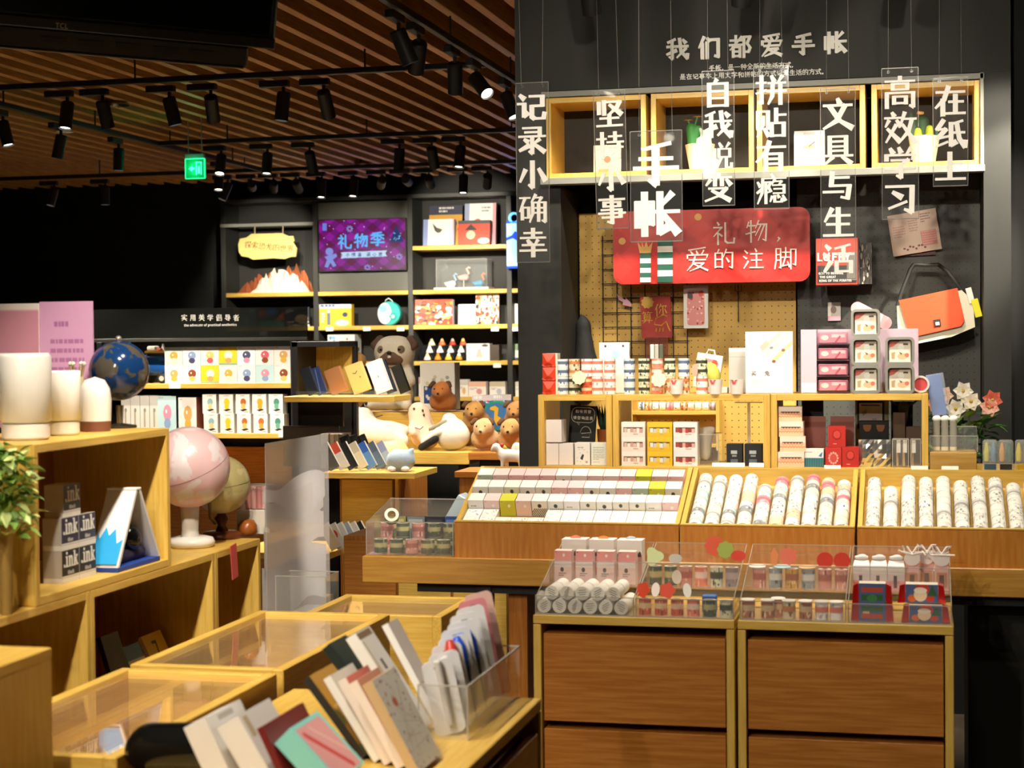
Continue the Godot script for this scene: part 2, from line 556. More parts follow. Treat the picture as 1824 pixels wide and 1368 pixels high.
# ---- writing: strokes of each character on a 100 x 100 square, polylines parted by "/" ----
const STROKES := {
	"记": "10 12 24 24/6 40 24 40 24 82 36 70/46 16 86 16 86 48/50 48 86 48/50 48 50 84 58 90 90 90 94 72",
	"录": "22 8 76 8 76 36/26 22 76 22/6 36 94 36/50 36 50 92 40 86/24 46 36 54/8 82 40 66/76 46 58 58/54 60 92 88",
	"小": "50 6 50 92 38 84/26 34 8 72/72 32 94 70",
	"确": "6 14 40 14/24 14 6 58/14 44 14 86/14 46 36 46 36 80/14 80 36 80/60 4 46 28/58 14 80 14 70 28/50 30 50 66 40 94/50 30 92 30 92 94 82 90/50 48 92 48/50 64 92 64/70 30 70 92",
	"幸": "20 18 80 18/50 4 50 34/8 34 92 34/32 42 40 54/66 42 58 54/14 58 86 58/6 76 94 76/50 56 50 96",
	"坚": "14 10 14 50/32 6 32 54/46 10 88 10 76 32 48 54/52 20 92 54/18 66 82 66/50 54 50 92/6 92 94 92",
	"持": "4 26 36 26/22 4 22 92 12 86/4 62 36 50/46 18 90 18/68 4 68 38/40 38 96 38/44 56 94 56/80 44 80 92 68 86/52 66 60 78",
	"事": "6 14 94 14/50 2 50 96 38 92/24 24 76 24 76 38/24 24 24 38 76 38/16 50 80 50 80 76/4 62 96 62/16 76 80 76",
	"手": "80 8 22 20/16 40 84 40/4 60 96 60/50 14 50 94 36 86",
	"帐": "10 26 10 78/10 26 40 26 40 72 34 70/25 6 25 96/84 8 60 34/48 46 98 46/58 6 58 92 74 80/62 48 96 92",
	"自": "46 2 36 16/20 16 20 94/20 16 80 16 80 94/20 42 80 42/20 66 80 66/20 92 80 92",
	"我": "38 6 8 18/4 38 96 38/26 14 26 92 14 84/4 72 44 56/60 4 66 60 94 92 96 74/88 48 50 86/76 10 86 22",
	"蜕": "6 26 6 58/6 26 38 26 38 58/6 56 38 56/22 6 22 88/4 90 40 82/34 74 42 88/54 6 62 20/88 6 78 20/52 26 52 54/52 26 90 26 90 54/52 54 90 54/62 54 46 94/78 54 78 90 96 90 96 76",
	"变": "50 2 50 14/6 16 94 16/38 16 38 44/62 16 62 44/22 24 8 42/78 24 92 42/20 54 78 54 52 80 8 96/28 62 90 96",
	"拼": "4 26 34 26/20 4 20 92 10 86/4 60 34 50/52 6 60 22/86 6 74 24/42 28 96 28/38 54 98 54/56 28 54 70 42 94/80 28 80 96",
	"贴": "8 12 8 68/8 12 40 12 40 68/24 28 24 54 6 92/28 68 42 90/66 4 66 50/66 24 96 24/52 50 52 92/52 50 90 50 90 92/52 90 90 90",
	"有": "6 20 94 20/44 2 34 34 4 66/32 42 32 96/32 42 80 42 80 94 70 90/32 58 80 58/32 74 80 74",
	"瘾": "50 0 56 10/22 14 96 14/22 14 20 60 6 94/6 26 14 40/4 60 18 50/32 26 32 94/32 26 48 26 40 42 48 56 34 60/60 18 52 32/58 24 82 24 74 34/56 36 90 36 90 62/58 48 90 48/56 62 90 62/52 72 46 88/60 70 60 90 82 90 84 80/70 68 74 76/86 70 94 86",
	"文": "50 2 56 16/6 22 94 22/74 22 46 72 6 96/24 24 56 72 96 96",
	"具": "24 6 24 66/24 6 76 6 76 66/24 22 76 22/24 38 76 38/24 52 76 52/4 68 96 68/34 72 10 94/64 72 92 94",
	"与": "32 4 28 48/32 22 84 22/28 48 86 48 80 90 64 86/4 68 66 68",
	"生": "30 6 8 46/20 28 86 28/14 56 84 56/50 4 50 92/4 92 96 92",
	"活": "10 8 22 20/4 36 18 46/6 92 26 60/86 6 40 18/34 36 98 36/66 12 66 60/44 60 44 96/44 60 90 60 90 96/44 92 90 92",
	"高": "50 0 50 12/6 14 94 14/28 22 28 40/28 22 72 22 72 40/28 40 72 40/10 50 10 96/10 50 90 50 90 94 80 90/32 62 32 84/32 62 68 62 68 84/32 82 68 82",
	"效": "26 2 32 12/4 18 52 18/16 26 6 44/40 26 52 44/38 40 8 92/12 52 46 88/64 2 50 46/60 22 98 22/86 22 76 60 46 96/58 40 96 96",
	"学": "20 4 28 18/46 2 52 16/82 4 70 20/8 24 8 40/8 24 92 24 86 38/26 40 74 40 52 54/52 54 52 94 40 88/6 66 94 66",
	"习": "10 12 86 12 84 92 64 84/28 30 54 46/16 80 68 60",
	"在": "6 20 94 20/44 2 30 44 4 70/26 44 26 96/46 52 90 52/66 30 66 90/36 90 96 90",
	"纸": "28 4 8 34 34 34 8 64/36 34 8 64 40 58/4 90 40 76/88 8 52 18/52 14 52 88 68 76/52 46 94 46/70 14 78 66 96 94 98 74",
	"上": "48 4 48 90/48 40 86 40/4 90 96 90",
	"们": "28 2 6 46/20 30 20 96/44 8 52 20/42 26 42 96/58 14 92 14 92 92 80 88",
	"都": "6 22 54 22/30 2 30 42/2 42 60 42/56 8 6 62/18 52 18 96/18 52 48 52 48 96/18 72 48 72/18 92 48 92/66 8 66 98/66 8 94 8 80 38 94 58 86 76 72 74",
	"爱": "82 2 14 12/22 18 30 28/46 16 50 26/76 14 68 28/8 32 8 46/8 32 92 32 88 44/16 52 84 52/40 40 30 70 8 96/36 66 76 66 54 84 20 98/36 70 92 96",
	"是": "26 4 26 40/26 4 74 4 74 40/26 22 74 22/26 40 74 40/4 52 96 52/50 52 50 88/50 70 84 70/28 62 6 96/18 76 40 90 96 92",
	"一": "4 50 96 50",
	"种": "38 6 8 16/2 32 46 32/24 12 24 96/22 36 4 68/28 44 44 60/54 26 54 66/54 26 94 26 94 66/54 62 94 62/74 4 74 98",
	"全": "50 2 4 44/50 2 96 44/28 44 72 44/26 66 74 66/50 44 50 92/10 92 90 92",
	"新": "28 2 32 12/6 14 54 14/16 20 20 32/42 20 36 34/2 36 56 36/6 56 52 56/30 36 30 94 22 90/16 66 6 84/42 66 52 80/88 4 62 12/62 10 62 60 50 94/62 38 98 38/82 38 82 98",
	"的": "26 2 18 18/8 20 8 90/8 20 42 20 42 90/8 50 42 50/8 86 42 86/62 2 48 38/58 18 92 18 90 92 76 86/62 44 74 62",
	"方": "46 2 54 14/4 20 96 20/38 20 36 56 8 96/38 44 82 44 78 92 62 86",
	"式": "4 24 94 24/14 48 54 48/34 48 34 84/6 90 58 80/66 4 72 66 94 94 96 76/80 6 90 16",
	"本": "6 24 94 24/50 2 50 98/48 26 4 72/52 26 96 72/30 72 70 72",
	"用": "18 8 18 60 6 96/18 8 86 8 86 94 74 90/18 34 86 34/18 60 86 60/52 8 52 94",
	"字": "50 0 54 10/8 14 8 30/8 14 92 14 88 28/24 34 76 34 54 50/52 50 52 94 40 88/4 64 96 64",
	"和": "46 6 10 18/2 34 54 34/28 12 28 96/26 36 4 68/32 44 50 60/62 22 62 90/62 22 94 22 94 90/62 84 94 84",
	"礼": "22 2 28 12/6 24 40 24 6 62/24 48 24 98/28 50 42 62/56 4 56 84 66 92 94 92 96 72",
	"物": "16 10 8 34/12 26 44 26/4 62 44 52/26 4 26 98/60 4 46 36/56 20 94 20 90 92 78 86/70 22 46 68/84 24 58 90",
	"注": "10 8 22 20/4 36 18 46/6 92 26 60/60 0 66 12/38 24 94 24/42 54 90 54/66 24 66 90/34 90 98 90",
	"脚": "8 8 8 60 2 96/8 8 28 8 28 92 22 90/8 34 28 34/8 58 28 58/36 24 66 24/50 4 50 46/34 46 68 46/48 48 36 84 64 78/58 66 66 88/72 12 72 98/72 12 94 12 92 80 82 76",
	"季": "78 2 18 10/6 22 94 22/50 6 50 44/46 22 6 48/54 22 94 48/28 52 72 52 54 62/52 62 52 94 40 90/4 72 96 72",
	"惊": "4 26 2 50/16 4 16 98/24 22 32 40/62 0 66 10/36 14 96 14/46 26 46 50/46 26 86 26 86 50/46 48 86 48/66 50 66 94 56 90/48 62 38 82/80 62 94 80",
	"喜": "10 10 90 10/50 0 50 24/20 24 80 24/26 32 26 48/26 32 74 32 74 48/26 48 74 48/32 52 38 62/68 52 60 62/4 64 96 64/22 72 22 98/22 72 78 72 78 98/22 94 78 94",
	"满": "10 8 22 20/4 36 18 46/6 92 26 60/34 14 98 14/52 2 52 26/80 2 80 26/34 38 98 38/36 54 36 98/36 54 96 54 96 94 88 92/54 38 42 84/52 58 60 78/78 38 68 84/78 58 88 78",
	"心": "10 46 4 78/30 32 32 84 42 92 72 92 76 72/44 16 58 36/78 32 96 64",
	"意": "50 0 50 8/12 10 88 10/32 14 36 22/68 14 62 22/4 26 96 26/24 34 24 60/24 34 76 34 76 60/24 47 76 47/24 60 76 60/12 68 6 92/30 66 32 92 70 94 72 80/50 64 56 76/82 66 94 86",
	"探": "4 26 34 26/20 4 20 92 10 86/4 60 34 50/42 8 42 24/42 8 94 8 92 22/58 16 46 38/76 16 92 36/40 54 98 54/68 38 68 98/66 56 40 90/70 56 96 88",
	"索": "12 10 88 10/50 0 50 24/6 26 6 40/6 26 94 26 90 38/54 34 24 50 60 50 16 68/66 56 84 70/18 68 80 66/50 66 50 96/28 76 14 92/70 76 86 92",
	"恐": "6 12 46 12/26 12 26 44/4 48 50 40/60 10 58 34 48 58/60 10 86 10 86 46 98 54/66 24 76 36/10 66 4 90/28 64 30 92 72 94 74 78/46 62 56 76/82 66 96 86",
	"龙": "4 30 96 30/42 4 38 52 6 96/54 30 54 82 62 90 94 90 96 70/84 46 54 76/66 6 80 18",
	"世": "4 36 96 36/22 10 22 90 92 90/50 4 50 66/78 4 78 66/50 66 78 66",
	"界": "20 4 20 46/20 4 80 4 80 46/20 24 80 24/20 44 80 44/50 4 50 44/48 46 6 74/52 46 96 74/36 64 34 76 18 98/66 64 66 98",
	"实": "50 0 54 10/8 14 8 30/8 14 92 14 88 28/30 32 42 42/20 46 32 56/4 66 96 66/58 32 52 66 10 96/60 72 90 96",
	"美": "28 0 36 12/72 0 64 12/10 16 90 16/16 30 84 30/8 46 92 46/50 16 50 60/6 62 94 62/50 60 42 78 8 96/54 66 92 96",
	"倡": "24 2 4 46/16 28 16 98/40 4 40 38/40 4 88 4 88 38/40 20 88 20/40 38 88 38/34 48 34 98/34 48 94 48 94 98/34 70 94 70/34 94 94 94",
	"导": "22 6 76 6 76 26/22 26 76 26/22 6 22 42 84 42 86 34/6 62 94 62/70 50 70 94 56 90/26 72 38 84",
	"者": "16 18 70 18/42 2 42 40/4 40 96 40/84 6 10 72/28 56 28 98/28 56 78 56 78 98/28 74 78 74/28 94 78 94",
	"如": "4 30 48 30/24 4 8 64 46 94/40 30 30 66 4 96/58 22 58 88/58 22 94 22 94 88/58 82 94 82",
	"需": "14 6 86 6/6 16 6 32/6 16 94 16 90 30/50 6 50 40/22 24 38 24/62 24 78 24/22 34 38 34/62 34 78 34/10 48 90 48/50 48 42 60/14 60 14 98/14 60 86 60 86 96/38 60 38 92/62 60 62 92",
	"要": "6 8 94 8/14 20 14 46/14 20 86 20 86 46/14 46 86 46/36 8 36 46/64 8 64 46/4 62 96 62/44 50 26 78 80 96/68 62 50 86 10 96",
	"请": "10 8 22 20/4 38 22 38 22 84 34 72/40 10 94 10/44 24 90 24/36 38 98 38/66 0 66 38/46 50 46 98/46 50 88 50 88 96 80 94/46 64 88 64/46 78 88 78",
	"咨": "8 10 20 20/4 48 24 30/42 2 30 26/40 14 92 14 82 28/60 18 54 36 30 54/62 28 92 52/22 64 22 98/22 64 78 64 78 98/22 92 78 92",
	"询": "10 8 22 20/4 38 22 38 22 84 34 72/54 2 38 34/48 20 94 20 92 92 80 88/46 40 46 76/46 40 76 40 76 76/46 58 76 58/46 76 76 76",
	"店": "50 0 56 10/14 14 96 14/14 14 14 60 4 96/54 20 54 60/54 38 90 38/32 60 32 96/32 60 84 60 84 96/32 92 84 92",
	"员": "26 4 26 28/26 4 74 4 74 28/26 28 74 28/18 40 18 76/18 40 82 40 82 76/50 50 46 72 12 98/58 76 88 96",
	"你": "28 2 6 46/18 30 18 98/52 2 40 32/48 18 96 18 88 32/68 18 68 92 56 86/50 46 38 74/84 44 96 72",
	"算": "22 2 10 20/18 10 46 10/30 12 34 22/62 2 52 20/58 10 96 10/72 12 76 22/24 28 24 66/24 28 76 28 76 66/24 40 76 40/24 52 76 52/24 66 76 66/4 78 96 78/36 66 32 84 12 98/66 66 66 98",
	"买": "12 12 88 12 80 28/30 28 42 38/22 44 34 54/4 62 96 62/58 28 52 62 10 96/62 68 90 94",
	"兔": "40 2 14 28/36 10 70 10 58 26/20 28 20 52/20 28 84 28 84 52/20 52 84 52/48 28 40 70 8 94/60 52 60 84 70 92 92 92 94 76/74 66 84 78",
	"，": "16 78 22 84 10 98",
	"。": "10 80 22 80 22 92 10 92 10 80",
}

func strokes(ch: String) -> Array:
	var out := []
	for s in STROKES[ch].split("/"):
		var v = s.split(" ")
		var p := []
		for k in range(0, v.size(), 2):
			p.append(Vector2(float(v[k]), float(v[k + 1])) / 100.0)
		out.append(p)
	return out

# one character as raised strokes, centred, standing in x,y; wv, wh: thickness of upright and level strokes (shares of the size)
func char_mesh(ch: String, size: float, wv: float, wh: float, depth: float) -> ArrayMesh:
	var key := "c%s%s%s%s%s" % [ch, size, wv, wh, depth]
	if meshes.has(key):
		return meshes[key]
	var st := SurfaceTool.new()
	st.begin(Mesh.PRIMITIVE_TRIANGLES)
	var all := strokes(ch)
	var thin := clampf(1.25 - 0.045 * all.size(), 0.6, 1.0)
	wv *= thin
	wh *= thin
	var layer := 0.0   # strokes lie over each other like brush strokes, each a hair prouder
	for s in all:
		for k in s.size() - 1:
			var a: Vector2 = s[k]
			var b: Vector2 = s[k + 1]
			var d := (b - a).normalized()
			var level := absf(d.x) > 2.5 * absf(d.y)
			var w := (wh if level else wv) / 2
			var e := (wv if level and s.size() > 2 else wh) * 0.4
			var wa := w
			var wb := w
			if not level and absf(d.x) > 0.3 and k == s.size() - 2:
				if d.x > 0:
					wa = w * 0.7
					wb = w * 1.25
				else:
					wb = w * 0.45
			a -= d * e
			b += d * e
			var n := Vector2(-d.y, d.x)
			var c := []
			for q in [a + n * wa, b + n * wb, b - n * wb, a - n * wa]:
				c.append(Vector3((q.x - 0.5) * size, (0.5 - q.y) * size, 0))
			layer += size * 0.0012
			var z := Vector3(0, 0, depth / 2 + layer)
			var m: Vector3 = (c[0] + c[2]) / 2
			convex_face(st, [c[0] + z, c[1] + z, c[2] + z, c[3] + z], [], m)
			convex_face(st, [c[0] - z, c[1] - z, c[2] - z, c[3] - z], [], m)
			for j in 4:
				var p: Vector3 = c[j]
				var r: Vector3 = c[(j + 1) % 4]
				convex_face(st, [p + z, r + z, r - z, p - z], [], m)
	meshes[key] = st.commit()
	return meshes[key]

func latin_mesh(text: String, height: float, depth: float, bold := false, serif := false) -> TextMesh:
	var t := TextMesh.new()
	var f := SystemFont.new()
	f.font_names = PackedStringArray(["Droid Serif" if serif else "Droid Sans"])
	f.font_weight = 700 if bold else 400
	t.font = f
	t.text = text
	t.font_size = 64
	t.pixel_size = height / 46.0
	t.depth = depth
	t.curve_step = 4.0
	return t


# ---- the print sheet: flat print for packaging, cards, labels and covers ----
const SHEET := 2048
var sheet := Image.create(SHEET, SHEET, false, Image.FORMAT_RGB8)
var sheet_tex: ImageTexture
var sheet_mat := StandardMaterial3D.new()
var pen_x := 0
var pen_y := 0
var pen_h := 0
var cells := {}

class Pad:
	var im: Image
	var o := Vector2i()
	var w := 0
	var h := 0

	func fill(hex: String) -> void:
		im.fill_rect(Rect2i(o, Vector2i(w, h)), Color(hex))

	func rect(x: float, y: float, ww: float, hh: float, hex: String) -> void:
		var r := Rect2i(int(x * w), int(y * h), maxi(1, int(round(ww * w))), maxi(1, int(round(hh * h)))).intersection(Rect2i(0, 0, w, h))
		im.fill_rect(Rect2i(r.position + o, r.size), Color(hex))

	func disc(x: float, y: float, rx: float, ry: float, hex: String) -> void:
		var c := Color(hex)
		for j in range(maxi(0, int((y - ry) * h)), mini(h, int((y + ry) * h) + 2)):
			for i in range(maxi(0, int((x - rx) * w)), mini(w, int((x + rx) * w) + 2)):
				var u := ((i + 0.5) / w - x) / rx
				var v := ((j + 0.5) / h - y) / ry
				if u * u + v * v <= 1.0:
					im.set_pixel(o.x + i, o.y + j, c)

	func line(x0: float, y0: float, x1: float, y1: float, t: float, hex: String) -> void:   # t in pixels
		var c := Color(hex)
		var a := Vector2(x0 * w, y0 * h)
		var b := Vector2(x1 * w, y1 * h)
		var ab := b - a
		var ll := maxf(ab.length_squared(), 1e-6)
		var r := t / 2
		for j in range(maxi(0, int(minf(a.y, b.y) - r)), mini(h, int(maxf(a.y, b.y) + r) + 2)):
			for i in range(maxi(0, int(minf(a.x, b.x) - r)), mini(w, int(maxf(a.x, b.x) + r) + 2)):
				var p := Vector2(i + 0.5, j + 0.5)
				var k := clampf((p - a).dot(ab) / ll, 0.0, 1.0)
				if p.distance_to(a + ab * k) <= r:
					im.set_pixel(o.x + i, o.y + j, c)

	func poly(pts: Array, hex: String) -> void:
		var c := Color(hex)
		var pv := PackedVector2Array()
		var lo := Vector2(1e9, 1e9)
		var hi := -lo
		for p in pts:
			var q := Vector2(p[0] * w, p[1] * h)
			pv.append(q)
			lo = lo.min(q)
			hi = hi.max(q)
		for j in range(maxi(0, int(lo.y)), mini(h, int(hi.y) + 1)):
			for i in range(maxi(0, int(lo.x)), mini(w, int(hi.x) + 1)):
				if Geometry2D.is_point_in_polygon(Vector2(i + 0.5, j + 0.5), pv):
					im.set_pixel(o.x + i, o.y + j, c)

	func lines(x: float, y: float, ww: float, n: int, gap: float, hex: String, r: RandomNumberGenerator) -> void:   # small print, too small to read
		for k in n:
			var at := x
			var end := x + ww * (1.0 if k < n - 1 else r.randf_range(0.5, 0.9))
			while at < end - 0.02:
				var l := minf(r.randf_range(0.06, 0.2) * ww, end - at)
				rect(at, y + k * gap, l, gap * 0.45, hex)
				at += l + 0.03 * ww

func pad(w: int, h: int) -> Array:   # a fresh cell of the sheet: [Pad, its rectangle]
	if pen_x + w > SHEET:
		pen_x = 0
		pen_y += pen_h + 2
		pen_h = 0
	if pen_y + h > SHEET:
		push_error("print sheet is full")
	var p := Pad.new()
	p.im = sheet
	p.o = Vector2i(pen_x, pen_y)
	p.w = w
	p.h = h
	var r := Rect2((pen_x + 0.5) / SHEET, (pen_y + 0.5) / SHEET, (w - 1.0) / SHEET, (h - 1.0) / SHEET)
	pen_x += w + 2
	pen_h = maxi(pen_h, h)
	return [p, r]

func pad_char(p: Pad, ch: String, x: float, y: float, size: float, t: float, hex: String) -> void:   # x,y: top left, shares of width
	var ay := float(p.w) / p.h
	for s in strokes(ch):
		for k in s.size() - 1:
			p.line(x + s[k].x * size, y + s[k].y * size * ay, x + s[k + 1].x * size, y + s[k + 1].y * size * ay, t, hex)


# ---- the room ----
func make_room() -> void:
	shell("floor", cbox(Vector3(13.4, 0.2, 20.4)), mat("5a5044", 0.25), Vector3(-3.7, -0.1, -7.2), "dark polished shop floor")
	shell("wall_back", cbox(Vector3(13.4, 3.9, 0.2)), WALLBLACK, Vector3(-3.7, 1.8, -16.5), "black wall behind the far shelves")
	shell("wall_left", cbox(Vector3(0.2, 3.9, 20.4)), WALLBLACK, Vector3(-10.5, 1.8, -7.2), "black wall on the window side")
	shell("wall_right", cbox(Vector3(0.2, 3.9, 20.4)), WALLBLACK, Vector3(3.1, 1.8, -7.2), "black wall past the counter")
	shell("wall_front", cbox(Vector3(13.4, 3.9, 0.2)), WALLBLACK, Vector3(-3.7, 1.8, 3.1), "black wall facing the far shelves")
	var c := shell("ceiling", cbox(Vector3(13.4, 0.2, 20.4)), mat("1c1a16", 0.8), Vector3(-3.7, 3.7, -7.2), "black ceiling with hanging wooden slats")
	var sm := cbox(Vector3(0.05, 0.15, 16.9), 0.002)
	var slat_wood := wood_mat("ac7630", "c48f44", Vector3(8, 8, 0.4), 0.5, 9)
	for k in 72:
		part(c, "slat", sm, slat_wood, Vector3(-9.6 + 0.17 * k, 3.085, -6.9) - c.position)
	for k in 3:
		part(c, "hanger_rail", cbox(Vector3(12.4, 0.04, 0.04)), BLACK, Vector3(-3.55, 3.18, [-3.0, -9.0, -14.6][k]) - c.position)


# ---- light ----
const TRACK_Y := 2.9
func track(a: Vector3, b: Vector3, label: String) -> void:
	var t := thing("lighting_track", label, "light track", a)
	var d := b - a
	var s := Vector3(maxf(absf(d.x), 0.035), 0.03, maxf(absf(d.z), 0.035))
	part(t, "rail", cbox(s, 0.003), BLACK, d / 2)
	var n := int(d.length() / 1.4)
	for k in n + 1:
		part(t, "suspension_rod", cbox(Vector3(0.008, 0.12, 0.008)), BLACK, d * ((k + 0.5) / (n + 1)) + Vector3(0, 0.07, 0))

func lens_disc() -> Mesh:
	if not meshes.has("lens"):
		var st := SurfaceTool.new()
		st.begin(Mesh.PRIMITIVE_TRIANGLES)
		convex_face(st, ring_poly(12, func(a): return Vector2(cos(a), sin(a)) * 0.031).map(func(v): return Vector3(v.x, -0.119, v.y)))
		meshes["lens"] = st.commit()
	return meshes["lens"]

# a spotlight under a track: pos on the track, towards = beam direction
func lamp(pos: Vector3, towards: Vector3, energy: float, along_x: bool, where: String, cone := 26.0, warm := "fff3dd") -> void:
	var look := "with bright lens showing" if towards.z > 0.1 else "tilted sideways" if absf(towards.x) > 0.15 else "turned away"
	var t := thing("track_spotlight", "black spotlight %s, hanging from %s" % [look, where], "spotlight", pos, "spotlights on " + where)
	part(t, "adapter", cbox(Vector3(0.16, 0.035, 0.04) if along_x else Vector3(0.04, 0.035, 0.16), 0.003), BLACK, Vector3(-0.05 if along_x else 0.0, -0.034, 0.0 if along_x else 0.05))
	part(t, "stem", cbox(Vector3(0.014, 0.05, 0.014)), BLACK, Vector3(0, -0.075, 0))
	var d := towards.normalized()
	var x := d.cross(Vector3(0, 0, 1)).normalized()
	var bs := Basis(x, -d, x.cross(-d))
	var head := part(t, "body", lathe([Vector2(0, 0.02), Vector2(0.03, 0.02), Vector2(0.036, 0.012), Vector2(0.036, -0.13), Vector2(0.033, -0.13), Vector2(0.031, -0.118)], 20), mat("141517", 0.55), Vector3(0, -0.1, 0))
	head.basis = bs
	part(head, "lens", lens_disc(), glow(warm, 8.0))
	if energy > 0.0:
		var l := SpotLight3D.new()
		l.light_color = Color(warm)
		l.light_energy = energy
		l.spot_range = 20.0
		l.spot_angle = cone
		l.spot_angle_attenuation = 0.6
		l.spot_attenuation = 2.0
		l.light_size = 0.03
		l.shadow_enabled = true
		l.name = "spot_light"
		t.add_child(l, true)
		l.position = Vector3(0, -0.1, 0) + d * 0.135
		l.look_at_from_position(pos + l.position, pos + l.position + d * 2.0, Vector3(0, 0, 1) if absf(d.y) > 0.9 else Vector3.UP)

func aim(pos: Vector3, target: Vector3, energy: float, along_x: bool, where: String, cone := 26.0) -> void:
	lamp(pos, target - pos - Vector3(0, -0.1, 0), energy, along_x, where, cone)

func make_lights() -> void:
	track(Vector3(-8.6, TRACK_Y, -8.58), Vector3(-2.15, TRACK_Y, -8.58), "long black lighting track nearest the hanging television")
	track(Vector3(-5.2, TRACK_Y, -11.3), Vector3(-2.15, TRACK_Y, -11.3), "short black lighting track level with the green exit sign")
	track(Vector3(-8.6, TRACK_Y, -13.3), Vector3(-2.15, TRACK_Y, -13.3), "black lighting track closest to the far bookshelves")
	track(Vector3(-5.22, TRACK_Y, -13.25), Vector3(-5.22, TRACK_Y, -8.63), "black lighting track running lengthwise beside the exit sign")
	track(Vector3(-2.13, TRACK_Y, -13.3), Vector3(-2.13, TRACK_Y, -6.0), "black lighting track running lengthwise beside the gift wall")
	track(Vector3(-1.5, TRACK_Y, -4.9), Vector3(1.4, TRACK_Y, -4.9), "black lighting track above the tape counter")
	track(Vector3(-1.5, TRACK_Y, -6.1), Vector3(1.4, TRACK_Y, -6.1), "black lighting track close to the gift wall")
	track(Vector3(-1.5, TRACK_Y, -3.7), Vector3(1.4, TRACK_Y, -3.7), "black lighting track in front of the drawer cabinets")
	track(Vector3(-1.48, TRACK_Y, -3.65), Vector3(-1.48, TRACK_Y, 1.6), "black lighting track over the glass cases and aisle")
	track(Vector3(-6.0, TRACK_Y, -5.6), Vector3(-2.4, TRACK_Y, -5.6), "black lighting track behind the hanging television")
	var y := TRACK_Y - 0.015
	var n := "the track nearest the television"
	var K := 1.35
	for a in [[84.0, Vector3(-0.02, -1, 0.22), 6.0], [296.0, Vector3(0.22, -1, -0.1), 6.0], [524.0, Vector3(-0.1, -1, 0.06), 6.0], [158.0, Vector3(0.1, -1, -0.3), 6.0]]:
		lamp(Vector3(on_y(a[0], 145.0, y).x, y, -8.58), a[1], a[2] * 0.95, true, n, 34.0)
	aim(Vector3(on_y(602, 145, y).x, y, -8.58), Vector3(-2.95, 1.2, -9.6), 2.0, true, n)
	aim(Vector3(on_y(380, 145, y).x, y, -8.58), Vector3(-3.9, 1.3, -9.65), 1.3, true, n)
	n = "the track level with exit sign"
	for a in [[382.0, Vector3(0.05, -1, 0.42), 5.0], [476.0, Vector3(0.0, -1, 0.2), 6.0], [560.0, Vector3(0.05, -1, -0.5), 7.0], [735.0, Vector3(-0.1, -1, -0.08), 7.0], [796.0, Vector3(0.02, -1, -0.55), 7.0], [850.0, Vector3(-0.06, -1, 0.2), 6.0]]:
		lamp(Vector3(on_y(a[0], 252.0, y).x, y, -11.3), a[1], a[2] * K, true, n, 34.0)
	n = "the track closest to far bookshelves"
	for a in [[20.0, Vector3(-0.2, -1, 0.2), 4.0], [132.0, Vector3(0, -1, 0.02), 4.0], [392.0, Vector3(-0.35, -1, 0.25), 5.0], [582.0, Vector3(0.0, -1, 0.2), 5.0], [645.0, Vector3(-0.02, -1, 0.22), 5.0], [855.0, Vector3(0.02, -1, 0.2), 5.0]]:
		lamp(Vector3(on_y(a[0], 305.0, y).x, y, -13.3), a[1], a[2] * K, true, n, 34.0)
	for a in [[440.0, 477.0, 445.0, 10.0, 12.0], [485.0, 490.0, 540.0, 8.0, 16.0], [530.0, 640.0, 560.0, 10.0, 18.0], [700.0, 645.0, 500.0, 7.0, 18.0], [745.0, 820.0, 410.0, 12.0, 14.0], [790.0, 830.0, 530.0, 14.0, 15.0], [900.0, 850.0, 660.0, 14.0, 17.0]]:
		aim(Vector3(on_y(a[0], 305.0, y).x, y, -13.3), on_z(a[1], a[2], 15.95), a[3], true, n, a[4])
	n = "the lengthwise track beside exit sign"
	for a in [[-9.2, Vector3(0.28, -1, 0.05), 5.0], [-9.9, Vector3(-0.22, -1, 0.02), 5.0], [-10.7, Vector3(-0.02, -1, 0.02), 5.0], [-12.4, Vector3(0.05, -1, 0.25), 5.0]]:
		lamp(Vector3(-5.22, y, a[0]), a[1], a[2] * K, false, n, 34.0)
	n = "the lengthwise track beside gift wall"
	for a in [[-7.0, Vector3(0.36, -1, -0.25), 5.0], [-7.9, Vector3(-0.12, -1, -0.5), 4.5], [-8.3, Vector3(0.85, -1, 0.75), 5.0], [-8.95, Vector3(0.42, -1, 0.25), 5.0], [-9.35, Vector3(0.08, -1, 0.2), 4.5]]:
		lamp(Vector3(-2.13, y, a[0]), a[1], a[2] * 1.1, false, n, 30.0)
	aim(Vector3(-2.13, y, -7.3), Vector3(-2.75, 1.1, -8.6), 2.4, false, n)
	n = "the track above the tape counter"
	for a in [[-1.15, Vector3(-1.15, 0.95, -5.4), 1.75], [-0.7, Vector3(-0.75, 1.0, -5.4), 1.6], [-0.2, Vector3(-0.35, 0.95, -5.4), 1.75], [0.3, Vector3(0.1, 0.95, -5.4), 1.9]]:
		aim(Vector3(a[0], y, -4.9), a[1], a[2], true, n, 28.0)
	aim(Vector3(-0.45, y, -4.9), Vector3(-1.93, 0.9, -5.6), 7.0, true, n, 11.0)
	n = "the track close to gift wall"
	for a in [[-1.15, -1.1, 1.35, 1.8], [-0.6, -0.75, 1.35, 2.2], [-0.05, -0.3, 1.35, 2.2], [0.5, 0.05, 1.4, 2.0]]:
		aim(Vector3(a[0], y, -6.1), Vector3(a[1], a[2], -6.85), a[3], true, n, 33.0)
	aim(Vector3(0.75, y, -6.0), Vector3(0.28, 2.0, -6.6), 8.0, true, n, 15.0)
	n = "the track before the drawer cabinets"
